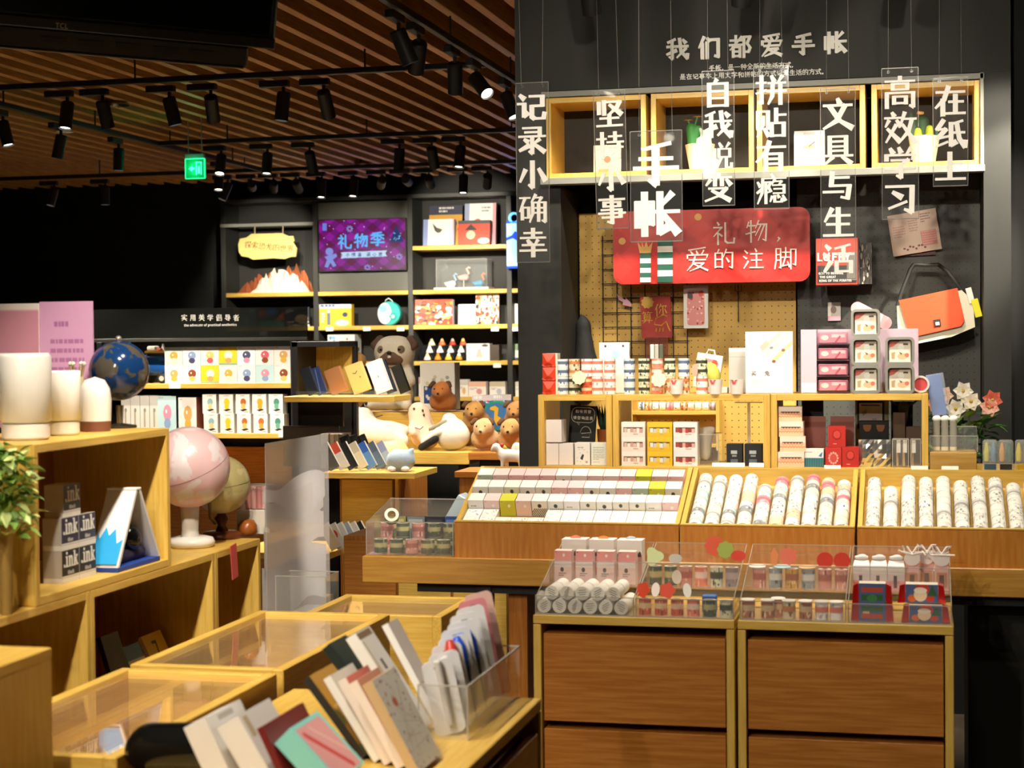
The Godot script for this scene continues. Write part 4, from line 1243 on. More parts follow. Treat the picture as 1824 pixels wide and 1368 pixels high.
func bird(n: String, label: String, pos: Vector3, body: String, neck: String, h: float) -> void:
	var t := thing(n, label, "figurine", pos)
	var leg := maxf(0.0, h - 0.13)
	part(t, "body", soft([[Vector3(-0.035, leg + 0.035, 0), Vector3(0.02, leg + 0.04, 0), 0.022, 0.03], [Vector3(-0.035, leg + 0.035, 0), Vector3(-0.075, leg + 0.055, 0), 0.015, 0.004]], 0.009, 0.01), mat(body, 0.5))
	part(t, "neck", rod([Vector3(0.03, leg + 0.05, 0), Vector3(0.05, leg + 0.075, 0), Vector3(0.04, leg + 0.1, 0), Vector3(0.03, leg + 0.12, 0), Vector3(0.045, leg + 0.135, 0), Vector3(0.065, leg + 0.125, 0)], 0.01), mat(neck, 0.5))
	if leg > 0.01:
		for z in [-0.01, 0.01]:
			part(t, "leg", cbox(Vector3(0.006, leg + 0.02, 0.006)), mat("a8b8a0", 0.5), Vector3(0.0, (leg + 0.02) / 2, z))
	else:
		part(t, "base", lathe([Vector2(0, 0.012), Vector2(0.04, 0.01), Vector2(0.045, 0), Vector2(0, 0)], 14), mat(body, 0.5))


# ---- the black wall with niches behind the counter ----
func dotted(hex: String, dot: String, pitch: float, rough := 0.55) -> StandardMaterial3D:
	var im := Image.create(32, 32, false, Image.FORMAT_RGB8)
	im.fill(Color(hex))
	for j in 32:
		for i in 32:
			if Vector2(i - 15.5, j - 15.5).length() < 2.6:
				im.set_pixel(i, j, Color(dot))
	var m := StandardMaterial3D.new()
	m.albedo_texture = ImageTexture.create_from_image(im)
	m.roughness = rough
	m.uv1_triplanar = true
	m.uv1_world_triplanar = true
	m.uv1_scale = Vector3.ONE / pitch
	return m

func make_gift_wall() -> void:
	var F := 6.6
	var dark := mat("1b1c19", 0.7)
	var w := shell("wall_gift", cbox(Vector3(1.86, 0.545, 0.4)), dark, Vector3(-0.606, 2.735, -F - 0.2), "black wall above the niches with white lettering")
	part(w, "pilaster", cbox(Vector3(0.115, 2.462, 0.4)), dark, Vector3(-1.477, 1.231, -F - 0.2) - w.position)
	part(w, "pilaster", cbox(Vector3(0.06, 2.09, 0.4)), dark, Vector3(-1.3895, 1.045, -F - 0.2) - w.position)
	part(w, "pilaster", cbox(Vector3(0.097, 2.462, 0.4)), dark, Vector3(0.2755, 1.231, -F - 0.2) - w.position)
	part(w, "recess_back", cbox(Vector3(1.86, 3.0, 0.05)), mat("1b1b19", 0.8), Vector3(-0.606, 1.5, -7.05) - w.position)
	part(w, "recess_top", cbox(Vector3(1.6, 0.3, 0.08)), dark, Vector3(-0.56, 2.28, -6.96) - w.position)
	part(w, "outer_panel", cbox(Vector3(2.7, 3.0, 0.05)), mat("121211", 0.8), Vector3(1.68, 1.5, -6.95) - w.position)
	# trim round the niche row
	var tr := mat("7d7e76", 0.5)
	for a in [[Vector3(-0.6, 2.447, -F + 0.004), Vector3(1.66, 0.022, 0.03)], [Vector3(-0.6, 2.108, -F + 0.02), Vector3(1.66, 0.026, 0.06)], [Vector3(0.221, 2.28, -F + 0.004), Vector3(0.014, 0.36, 0.03)]]:
		shell("trim_1", cbox(a[1], 0.002), tr, a[0], "grey metal trim round the row of niches")
	var nx := [[-1.413, -1.021], [-1.002, -0.61], [-0.599, -0.198], [-0.175, 0.214]]
	for k in 4:
		var n: Array = nx[k]
		var wd: float = n[1] - n[0]
		var t := thing("niche_box", ["oak box niche nearest the wall's outer corner holding one card", "oak box niche holding the flowering cactus pot", "oak box niche holding the white carton with handle", "oak box niche holding the green cactus pot"][k], "shelf box", Vector3((n[0] + n[1]) / 2, 2.121, -F))
		for s in [-1.0, 1.0]:
			part(t, "side_board", cbox(Vector3(0.02, 0.312, 0.26), 0.001), OAK_Y, Vector3(s * (wd / 2 - 0.01), 0.156, -0.12))
		part(t, "bottom_board", cbox(Vector3(wd - 0.04, 0.02, 0.26), 0.001), OAK_X, Vector3(0, 0.01, -0.12))
		part(t, "top_board", cbox(Vector3(wd - 0.04, 0.02, 0.26), 0.001), OAK_X, Vector3(0, 0.302, -0.12))
		part(t, "back_board", cbox(Vector3(wd, 0.312, 0.01)), mat("1f1a14", 0.7), Vector3(0, 0.156, -0.255))
	# lettering 我们都爱手帐 and the two lines under it
	var let := mat("d0cfc8", 0.5)
	var tl := thing("raised_lettering", "large white raised characters heading the black wall", "lettering", on_z(1350, 82, F - 0.008))
	var i := 0
	for ch in "我们都爱手帐":
		var p := on_z(1207 + i * 56.0, 88.0 - i * 2.4, F - 0.008)
		part(tl, "character", char_mesh(ch, 0.084, 0.17, 0.13, 0.012), let, p - tl.position)
		i += 1
	var t2 := thing("small_raised_lettering", "two lines of small white characters under the heading", "lettering", on_z(1350, 125, F - 0.003))
	i = 0
	for ch in "手帐，是一种全新的生活方式，":
		part(t2, "character", char_mesh(ch, 0.022, 0.13, 0.11, 0.003), let, on_z(1268 + i * 11.3, 121.0 - i * 0.45, F - 0.003) - t2.position)
		i += 1
	i = 0
	for ch in "是在记事本上用文字和拼贴的方式记录生活的方式。":
		part(t2, "character", char_mesh(ch, 0.022, 0.13, 0.11, 0.003), let, on_z(1216 + i * 11.5, 137.0 - i * 0.45, F - 0.003) - t2.position)
		i += 1
	# peg boards
	var py := on_z(1032, 380, 6.95)
	var pegs := dotted("c9a14e", "4a3210", 0.0268)
	var b := thing("pegboard", "pale oak pegboard fixed behind the red gift sign", "pegboard", Vector3(-0.918, 0.9, -6.95))
	part(b, "board", cbox(Vector3(0.873, 1.11, 0.02), 0.001), pegs, Vector3(0, 0.555, 0))
	part(b, "batten", cbox(Vector3(0.8, 0.04, 0.04)), BROWN_X, Vector3(0, 0.2, -0.03))
	b = thing("pegboard", "dark grey pegboard fixed behind the orange shoulder bag", "pegboard", Vector3(-0.125, 0.9, -6.94))
	part(b, "board", cbox(Vector3(0.7, 1.22, 0.02), 0.001), dotted("3f403c", "0c0c0c", 0.0268), Vector3(0, 0.61, 0))
	part(b, "batten", cbox(Vector3(0.6, 0.04, 0.04)), BLACK, Vector3(0, 0.2, -0.03))


# ---- table, drawer cabinets, riser ----
func drawer_cabinet(label: String, x0: float, x1: float, d0: float, d1: float, top: float, rows: Array) -> void:
	var w := x1 - x0
	var dp := d1 - d0
	var t := thing("drawer_cabinet", label, "cabinet", Vector3((x0 + x1) / 2, 0, -d0 - dp / 2))
	part(t, "top_board", cbox(Vector3(w, 0.024, dp), 0.0015), OAK_X, Vector3(0, top - 0.012, 0))
	for s in [-1.0, 1.0]:
		part(t, "side_board", cbox(Vector3(0.022, top - 0.026, dp), 0.0015), OAK_Y, Vector3(s * (w / 2 - 0.011), (top - 0.024) / 2 - 0.001, 0))
	part(t, "back_board", cbox(Vector3(w - 0.046, top - 0.03, 0.012)), BROWN_X, Vector3(0, top / 2 - 0.012, -dp / 2 + 0.008))
	for r in rows:
		part(t, "drawer", cbox(Vector3(w - 0.052, r[0] - r[1], dp - 0.04), 0.0015), BROWN_X, Vector3(0, (r[0] + r[1]) / 2, 0.006))

func make_counter() -> void:
	drawer_cabinet("wooden drawer cabinet under the box of white tape rolls", -1.058, -0.497, 4.7, 5.12, 0.729, [[0.676, 0.43], [0.408, 0.16], [0.14, 0.02]])
	drawer_cabinet("wooden drawer cabinet under the ribboned pink bags", -0.488, 0.082, 4.7, 5.12, 0.729, [[0.676, 0.43], [0.408, 0.16], [0.14, 0.02]])
	var t := thing("display_table", "long oak display table with thick edge and black legs", "table", Vector3(-0.3, 0, -5.67))
	part(t, "tabletop", cbox(Vector3(2.84, 0.083, 0.96), 0.002), wood_mat("ab7a2e", "bb8c3e", Vector3(0.4, 7, 7), 0.42, 12), Vector3(0, 0.7785, 0))
	for lx in [-1.03, 1.3]:
		for lz in [0.43, -0.36]:
			part(t, "leg", cbox(Vector3(0.045, 0.737, 0.045), 0.002), BLACK, Vector3(lx, 0.3685, lz))
	part(t, "leg_frame", cbox(Vector3(2.5, 0.03, 0.03)), BLACK, Vector3(0, 0.722, 0.43))
	var q := on_z(920, 1100, 5.24)
	solo("brown_standing_board", "dark brown upright board under the display table", "board", cbox(Vector3(0.06, 0.7, 0.6), 0.002), BROWN_Y, Vector3(q.x, 0.35, -5.56))
	solo("black_cabinet", "black cabinet standing under the end of table", "cabinet", cbox(Vector3(0.85, 0.68, 0.5), 0.003), mat("15130f", 0.6), Vector3(0.56, 0.34, -5.6))
	# oak storage unit seen under the table
	var l := on_z(612, 1060, 7.4)
	var r := on_z(905, 1060, 7.4)
	var u := thing("low_oak_cabinet", "low oak cabinet seen beneath the display table", "cabinet", Vector3((l.x + r.x) / 2, 0, -7.6))
	part(u, "body", cbox(Vector3(r.x - l.x, 0.62, 0.38), 0.002), BROWN_Y, Vector3(0, 0.31, 0))
	for k in 3:
		var w := (r.x - l.x) / 3
		part(u, "door", cbox(Vector3(w - 0.012, 0.56, 0.016), 0.002), BROWN_X if k == 0 else OAK_X, Vector3(-(r.x - l.x) / 2 + w * (k + 0.5), 0.32, 0.198))
	# riser at the back of the table
	t = thing("oak_riser", "oak riser along the back of table under the cubes", "riser", Vector3(-0.3, 0.82, -5.77))
	part(t, "ledge", cbox(Vector3(1.9, 0.02, 0.4), 0.001), OAK_X, Vector3(0, 0.24, 0))
	part(t, "front_board", cbox(Vector3(1.9, 0.23, 0.016), 0.001), OAK_X, Vector3(0, 0.115, 0.19))
	for s in [-1.0, 1.0]:
		part(t, "end_board", cbox(Vector3(0.018, 0.23, 0.38), 0.001), OAK_Y, Vector3(s * 0.94, 0.115, 0))


# ---- sloped trays ----
const TR_F := 5.2      # front and back of the trays, and the rim heights there
const TR_B := 5.555
const RIM_F := 0.933
const RIM_B := 1.08

func tray(label: String, x0: float, x1: float) -> void:
	var w := x1 - x0
	var t := thing("sloped_tray", label, "display tray", Vector3((x0 + x1) / 2, 0.82, -TR_F))
	var hf := RIM_F - 0.82
	var hb := RIM_B - 0.82
	var dp := TR_B - TR_F
	var b := 0.014
	part(t, "front_board", hull8([Vector3(-w / 2, 0, 0), Vector3(w / 2, 0, 0), Vector3(w / 2, 0, -b), Vector3(-w / 2, 0, -b), Vector3(-w / 2, hf - 0.004, 0), Vector3(w / 2, hf - 0.004, 0), Vector3(w / 2, hf, -b), Vector3(-w / 2, hf, -b)]), wood_mat("b06c20", "c08236", Vector3(5, 0.5, 5), 0.4, 21))
	part(t, "front_rim", cbox(Vector3(w, 0.006, b), 0.001), OAK_X, Vector3(0, hf + 0.001, -b / 2))
	part(t, "back_board", cbox(Vector3(w, hb, b)), OAK_X, Vector3(0, hb / 2, -dp + b / 2))
	for s in [-1.0, 1.0]:
		var xo: float = s * w / 2
		var xi: float = s * (w / 2 - b)
		part(t, "side_board", hull8([Vector3(xo, 0, -b), Vector3(xi, 0, -b), Vector3(xi, 0, -dp + b), Vector3(xo, 0, -dp + b), Vector3(xo, hf, -b), Vector3(xi, hf, -b), Vector3(xi, hb, -dp + b), Vector3(xo, hb, -dp + b)]), OAK_Z)
	var k := 0.055
	part(t, "sloped_floor", hull8([Vector3(-w / 2 + b, 0.0, -b), Vector3(w / 2 - b, 0.0, -b), Vector3(w / 2 - b, 0.0, -dp + b), Vector3(-w / 2 + b, 0.0, -dp + b), Vector3(-w / 2 + b, hf - k * 0.75, -b), Vector3(w / 2 - b, hf - k * 0.75, -b), Vector3(w / 2 - b, hb - k, -dp + b), Vector3(-w / 2 + b, hb - k, -dp + b)]), OAK_X)

func slope_frame(x: float, u: float, lift: float) -> Transform3D:   # a spot on the sloped floor: u metres up from the front, y = normal, -z = up the slope
	var a := Vector3(0, RIM_F - 0.041, -TR_F - 0.014)
	var c := Vector3(0, RIM_B - 0.055, -TR_B + 0.014)
	var s := (c - a).normalized()
	var n := Vector3(1, 0, 0).cross(s).normalized()
	if n.y < 0:
		n = -n
	return Transform3D(Basis(Vector3(1, 0, 0), n, -s), Vector3(x, a.y, a.z) + s * u + n * lift)

var tape_looks := {}
func tape_uv(look: String, bg: String, inks: Array, n: int, band := "") -> Rect2:
	if not tape_looks.has(look):
		tape_looks[look] = cover(96, 48, func(p):
			p.fill(bg)
			p.rect(0, 0, 1, 0.22, "c9a56a")
			p.rect(0, 0.25, 1, 0.25, "d6ccba")
			p.rect(0, 0.75, 1, 0.25, "d6ccba")
			for k in int(n * 1.4):
				p.disc(rng.randf(), rng.randf_range(0.53, 0.73), rng.randf_range(0.008, 0.032), rng.randf_range(0.015, 0.05), inks[k % inks.size()])
			if band:
				p.rect(0, 0.58, 1, 0.08, band))
	return tape_looks[look]

func roll_mesh(r: float, h: float, uv: Rect2) -> ArrayMesh:
	var b := r * 0.56
	return lathe([Vector2(b, 0), Vector2(r - 0.0008, 0), Vector2(r - 0.0008, h), Vector2(b, h), Vector2(b, 0)], 18, false, uv)

var PALE := []
var BRIGHT := []
func tape_sets() -> void:
	for a in [["white with grey script", "e8e5de", ["8a8a88", "bcbab4"], 14, ""], ["plain white", "ebe9e2", ["dcdad2"], 4, ""], ["white with grey flowers", "e6e3dc", ["a09a98", "c4c0bc"], 20, ""], ["pale pink", "f0d8d2", ["e8b8b0", "f6ece8"], 12, ""], ["white with black marks", "f0eeea", ["4c4c50", "8a8a8a"], 8, ""], ["pale grey banded", "d6d4d0", ["b8b6b2"], 10, "989898"], ["cream", "f2e8d0", ["e0ceaa", "f8f2e4"], 12, ""], ["white with blue square", "eeece8", ["2a3a80", "b8bcd0"], 5, ""], ["peach", "eec8a8", ["e0a888", "f6e2d2"], 12, ""], ["mint banded", "e6ece6", ["a8c4b8"], 10, "a8c8c0"], ["rose", "e48c98", ["f2b8c0"], 10, "d86878"], ["slate", "8c9296", ["c4c8c8", "5c6066"], 14, ""]]:
		PALE.append([a[0], tape_uv(a[0], a[1], a[2], a[3], a[4])])
	for a in [["striped grey and navy", "d4dadf", ["3a4a6a", "eef0f2"], 16, "5a6a84"], ["brown and cream", "d8c8a8", ["8a5a34", "f2ead8", "3a3430"], 22, "c87a4a"], ["white with coral band", "f2eee8", ["d8b8b0", "9aa8b8"], 14, "e07a68"], ["olive and cream", "d8d8bc", ["7a8444", "3c4030"], 20, "34382c"], ["coral", "e88068", ["f2b8a0", "c04c3c"], 16, "f6dcd0"], ["orange red", "cc5430", ["f0a868", "8a2a18"], 16, "e8c8a0"], ["dark green", "3c4a38", ["8a9470", "20281e"], 16, "b8b07a"], ["mustard", "c8963c", ["8a5a20", "e8cc88"], 14, "a05a3a"], ["dusty pink", "cc8c84", ["e8bcb4", "8a5048"], 14, "a85c54"], ["steel grey", "8c98a0", ["c8d0d4", "4a5258"], 16, "d8dcde"], ["gingerbread", "a8623c", ["e8d0b0", "5a2c18"], 20, "d8b890"], ["plum grey", "8a7c84", ["c8b8bc", "4a4044"], 12, "b8a8ac"]]:
		BRIGHT.append([a[0], tape_uv(a[0], a[1], a[2], a[3], a[4])])

func tape_columns(x0: float, x1: float, n: int, where: String, from: String, pick: Array, fills: Array) -> void:
	var pitch := (x1 - x0) / n
	var R := 0.0222
	var lg := TR_B - TR_F
	for c in n:
		var x := x0 + pitch * (c + 0.5)
		var u := 0.019
		var up := 0
		var stop: float = 0.352 * fills[c % fills.size()]
		while u < stop - 0.02:
			var h: float = minf([0.024, 0.03, 0.04, 0.046][rng.randi() % 4], 0.352 - u)
			var a: Array = PALE[pick[rng.randi() % pick.size()]]
			var o := solo("washi_tape_roll", "%s tape roll, %s from rim, %s column from %s" % [a[0], ORD[up], ORD[c], from], "tape roll", roll_mesh(R, h - 0.0016, a[1]), sheet_mat, Vector3.ZERO, Vector3.ZERO, "tape rolls in the " + where)
			var f := slope_frame(x + rng.randf_range(-0.0008, 0.0008), u, R + 0.001)
			o.transform = Transform3D(f.basis * Basis(Vector3(1, 0, 0), -PI / 2) * Basis(Vector3(0, 1, 0), rng.randf() * TAU), f.origin)
			u += h
			up += 1
		if c > 0:
			var f := slope_frame(x0 + pitch * c, 0.17, 0.016)
			var dv := solo("tray_divider", "thin clear divider between tape columns of the %s" % where, "divider", cbox(Vector3(0.0015, 0.03, 0.33)), ACRYL, Vector3.ZERO, Vector3.ZERO, "dividers of the " + where)
			dv.transform = f

func make_trays() -> void:
	tape_sets()
	tray("sloped oak tray filled with small sticker boxes", -1.42, -0.716)
	tray("sloped oak tray filled with pastel washi tape rolls", -0.712, -0.193)
	tray("sloped oak tray filled with white washi tape rolls", -0.185, 0.42)
	rng.seed = 77
	tape_columns(-0.695, -0.21, 10, "tray of pastel tapes", "sticker box tray", [0, 0, 2, 3, 4, 5, 6, 7, 8, 9, 10, 11, 0, 2, 6], [0.96, 0.97, 1.0, 1.0, 0.82, 1.0, 0.95, 0.98, 0.97, 0.94])
	tape_columns(-0.168, 0.403, 11, "tray of white tapes", "pastel tape tray", [0, 0, 1, 1, 2, 2, 5, 4, 1, 0], [1.0, 0.82, 1.0, 0.98, 1.0, 0.96, 1.0, 1.0, 0.92, 0.95])
	# sticker boxes
	rng.seed = 5
	var fl := []
	for k in 6:
		fl.append(cover(64, 56, func(p):
			p.fill(["f4f2ee", "f2f0ec", "f6f4f0", "f0efe4", "eef0f4", "f4f2ee"][k])
			for j in 14:
				p.disc(rng.randf_range(0.15, 0.9), rng.randf_range(0.15, 0.85), rng.randf_range(0.015, 0.05), rng.randf_range(0.015, 0.05), [["b8b4ac"], ["6a6664", "c8c4bc"], ["d8d6d0"], ["d8d4a0", "b8c088"], ["5a74b0", "9ab0d8"], ["c8c4bc", "8a8680"]][k][j % [1, 2, 1, 2, 2, 2][k]])
			p.lines(0.1, 0.08, 0.4, 1, 0.08, "a8a49c", rng)))
	var up := []
	for k in 7:
		up.append(cover(64, 64, func(p):
			p.fill(["f0eeea", "f4f2f0", "eeeae2", "f0d4d4", "f2c8cc", "d4d444", "b8ccc0"][k])
			if k == 0:
				for j in 12:
					p.line(-0.2 + j * 0.12, 1.0, 0.2 + j * 0.12, 0.5, 3.0, "3a3a3a")
				p.disc(0.5, 0.32, 0.12, 0.12, "3c3c3c")
			if k == 1:
				p.lines(0.2, 0.35, 0.6, 1, 0.14, "8a8a88", rng)
				p.disc(0.5, 0.62, 0.07, 0.08, "7a7a78")
			if k == 2:
				p.disc(0.5, 0.25, 0.11, 0.11, "4a4a48")
				for j in 14:
					p.line(rng.randf(), 1.0, rng.randf(), 0.55, 2.0, ["c87a4a", "8a9060", "d8a070"][j % 3])
			if k >= 3:
				p.lines(0.08, 0.08, 0.25, 1, 0.06, "c06a74" if k < 5 else "6a7a30", rng)
				p.disc(0.6, 0.35, 0.09, 0.1, "fdf4f2")))
	var names := [["white box with faint grey drawing", "white box with dark animal drawing", "plain white box", "cream box with yellow green drawing", "white box with blue drawing", "white box with beige drawing"], ["striped black and white box", "white box with small lettering", "white box with autumn leaves", "pale pink box", "pink box", "yellow green box", "mint box"]]
	for r in 5:
		for c in 13:
			var x := -1.42 + 0.014 + 0.0265 + c * 0.0519
			if r < 2:
				var k := rng.randi() % 6
				if r == 1 and c in [2, 3, 4]:
					continue
				var o := solo("sticker_box", "flat %s, %s from table end, %s of sticker tray" % [names[0][k], ORD[c], ["front row", "second row"][r]], "sticker box", print_box(Vector3(0.0495, 0.026, 0.052), fl[k], mat("e9e4dc", 0.6), true), null, Vector3.ZERO, Vector3.ZERO, "flat sticker boxes in the tray")
				o.transform = slope_frame(x, 0.041 + r * 0.053, 0.0137)
			else:
				var k: int = [0, 1, 2, 0, 2, 2, 1, 3, 1, 3, 5, 3, 0][(c + r * 4) % 13] if r < 4 else [6, 3, 4, 4, 4, 0, 1, 3, 3, 4, 5, 4, 4][c]
				if r == 3:
					k = [0, 1, 2, 0, 2, 4, 4, 2, 0, 4, 6, 5, 0][c]
				var h: float = [0.055, 0.066, 0.072][r - 2]
				var o := solo("sticker_box", "upright %s, %s from table end, %s of sticker tray" % [names[1][k], ORD[c], ["middle row", "fourth row", "rear row"][r - 2]], "sticker box", print_box(Vector3(0.0495, h, 0.05), up[k], mat(["f0eeea", "f4f2f0", "eeeae2", "f0d4d4", "f2c8cc", "d4d444", "dfe6e0"][k], 0.6)), null, Vector3.ZERO, Vector3.ZERO, "upright sticker boxes in the tray")
				o.transform = slope_frame(x, 0.148 + (r - 2) * 0.073, h / 2 + 0.0005)
	# green tapes in a clear box at the free end of the table
	var s := span(655, 928, 806, 988, 5.21)
	var bx := thing("clear_tape_box", "clear open box of dark green tapes at table end", "acrylic box", Vector3(-1.572, 0.82, -5.35))
	acryl_box(bx, Vector3(0.285, 0.155, 0.26), Vector3(0, 0.001, 0), 0.004, false, 0.105)
	part(bx, "floor_pane", cbox(Vector3(0.28, 0.003, 0.25)), ACRYL, Vector3(0, 0.003, 0))
	for k in 10:
		var row := k / 5
		var lk: Array = BRIGHT[6 if (k % 5) in [1, 3, 4] or row == 0 and k != 2 else 8]
		var nm := "%s tape roll standing in the clear box at table end" % lk[0]
		for j in (2 if row == 1 else 1):
			solo("tape_roll", nm, "tape roll", roll_mesh(0.022, 0.043, lk[1]), sheet_mat, Vector3(-1.677 + (k % 5) * 0.052, 0.826 + j * 0.044, -5.25 - row * 0.075), Vector3(0, rng.randf() * TAU, 0), "tapes in the table end box")
	for k in 4:
		solo("carded_tape_pack", ["olive", "grey", "black", "navy"][k] + " carded pack behind the green tapes at table end", "pack", print_box(Vector3(0.06, 0.1, 0.02), cover(48, 64, func(p):
			p.fill(["8a8a4a", "6c7274", "20222a", "2a4a90"][k])
			p.rect(0.1, 0.1, 0.8, 0.3, ["b8b080", "9aa0a0", "3a3c40", "5a7ac0"][k])
			p.disc(0.5, 0.6, 0.3, 0.2, ["5a6034", "50585c", "101216", "8aa4d8"][k])), mat("3a3c38", 0.5)), null, Vector3(-1.668 + k * 0.064, 0.8755, -5.41))
	var lean := solo("loose_tape_roll", "dark green tape roll tipped on top of the others", "tape roll", roll_mesh(0.024, 0.03, BRIGHT[6][1]), sheet_mat, Vector3(-1.655, 0.93, -5.3), Vector3(1.1, 0.3, 0))
	# pale phone packs leaning beyond the tray
	for k in 3:
		var o := solo("leaning_packet", ["pale blue", "salmon", "mauve"][k] + " packet leaning behind the table end box", "packet", cbox(Vector3(0.05, 0.15, 0.09), 0.003), mat(["a8bcc8", "c89080", "b89ab4"][k], 0.4), Vector3(-1.53 + k * 0.063, 0.905, -5.64), Vector3(0, 0, -0.55))


# ---- clear boxes on the drawer cabinets ----
const CAB := 0.729
func tier_box(label: String, x0: float, x1: float) -> Node3D:
	var w := x1 - x0 - 0.004
	var t := thing("tiered_clear_box", label, "acrylic box", Vector3((x0 + x1) / 2, CAB, -4.71))
	part(t, "pane", cbox(Vector3(w, 0.05, 0.003)), ACRYL, Vector3(0, 0.026, -0.002))
	part(t, "edge", cbox(Vector3(w, 0.002, 0.0035)), EDGE, Vector3(0, 0.052, -0.002))
	part(t, "edge", cbox(Vector3(w, 0.003, 0.004)), EDGE, Vector3(0, 0.0015, 0.0))
	part(t, "pane", cbox(Vector3(w, 0.07, 0.003)), ACRYL, Vector3(0, 0.09, -0.19))
	part(t, "edge", cbox(Vector3(w, 0.002, 0.0035)), EDGE, Vector3(0, 0.126, -0.19))
	part(t, "step", cbox(Vector3(w, 0.003, 0.19)), ACRYL, Vector3(0, 0.056, -0.287))
	part(t, "pane", cbox(Vector3(w, 0.16, 0.003)), ACRYL, Vector3(0, 0.081, -0.385))
	part(t, "edge", cbox(Vector3(w, 0.002, 0.0035)), EDGE, Vector3(0, 0.162, -0.385))
	part(t, "floor_pane", cbox(Vector3(w, 0.003, 0.185)), ACRYL, Vector3(0, 0.002, -0.095))
	for s in [-1.0, 1.0]:
		var x: float = s * (w / 2 - 0.0015)
		var h := 0.0015
		part(t, "pane", hull8([Vector3(x - h, 0.004, -0.004), Vector3(x + h, 0.004, -0.004), Vector3(x + h, 0.004, -0.382), Vector3(x - h, 0.004, -0.382), Vector3(x - h, 0.05, -0.004), Vector3(x + h, 0.05, -0.004), Vector3(x + h, 0.16, -0.382), Vector3(x - h, 0.16, -0.382)]), ACRYL)
		part(t, "edge", rod([Vector3(x, 0.05, -0.004), Vector3(x, 0.16, -0.382)], 0.0013, 4), EDGE)
		part(t, "edge", rod([Vector3(x, 0.003, -0.001), Vector3(x, 0.05, -0.001)], 0.0015, 4), EDGE)
	return t

func tag_shape(n: String, label: String, poly: Array, hex: String, pos: Vector3, turn := 0.0, tilt := 0.0, group := "") -> void:
	solo(n, label, "paper tag", slab(poly, 0.0015), mat(hex, 0.6), pos, Vector3(tilt, turn, 0), group)

func flower(r: float, n: int, wob := 0.16) -> Array:
	return ring_poly(40, func(a): return Vector2(cos(a), sin(a)) * r * (1.0 + wob * cos(n * a)))

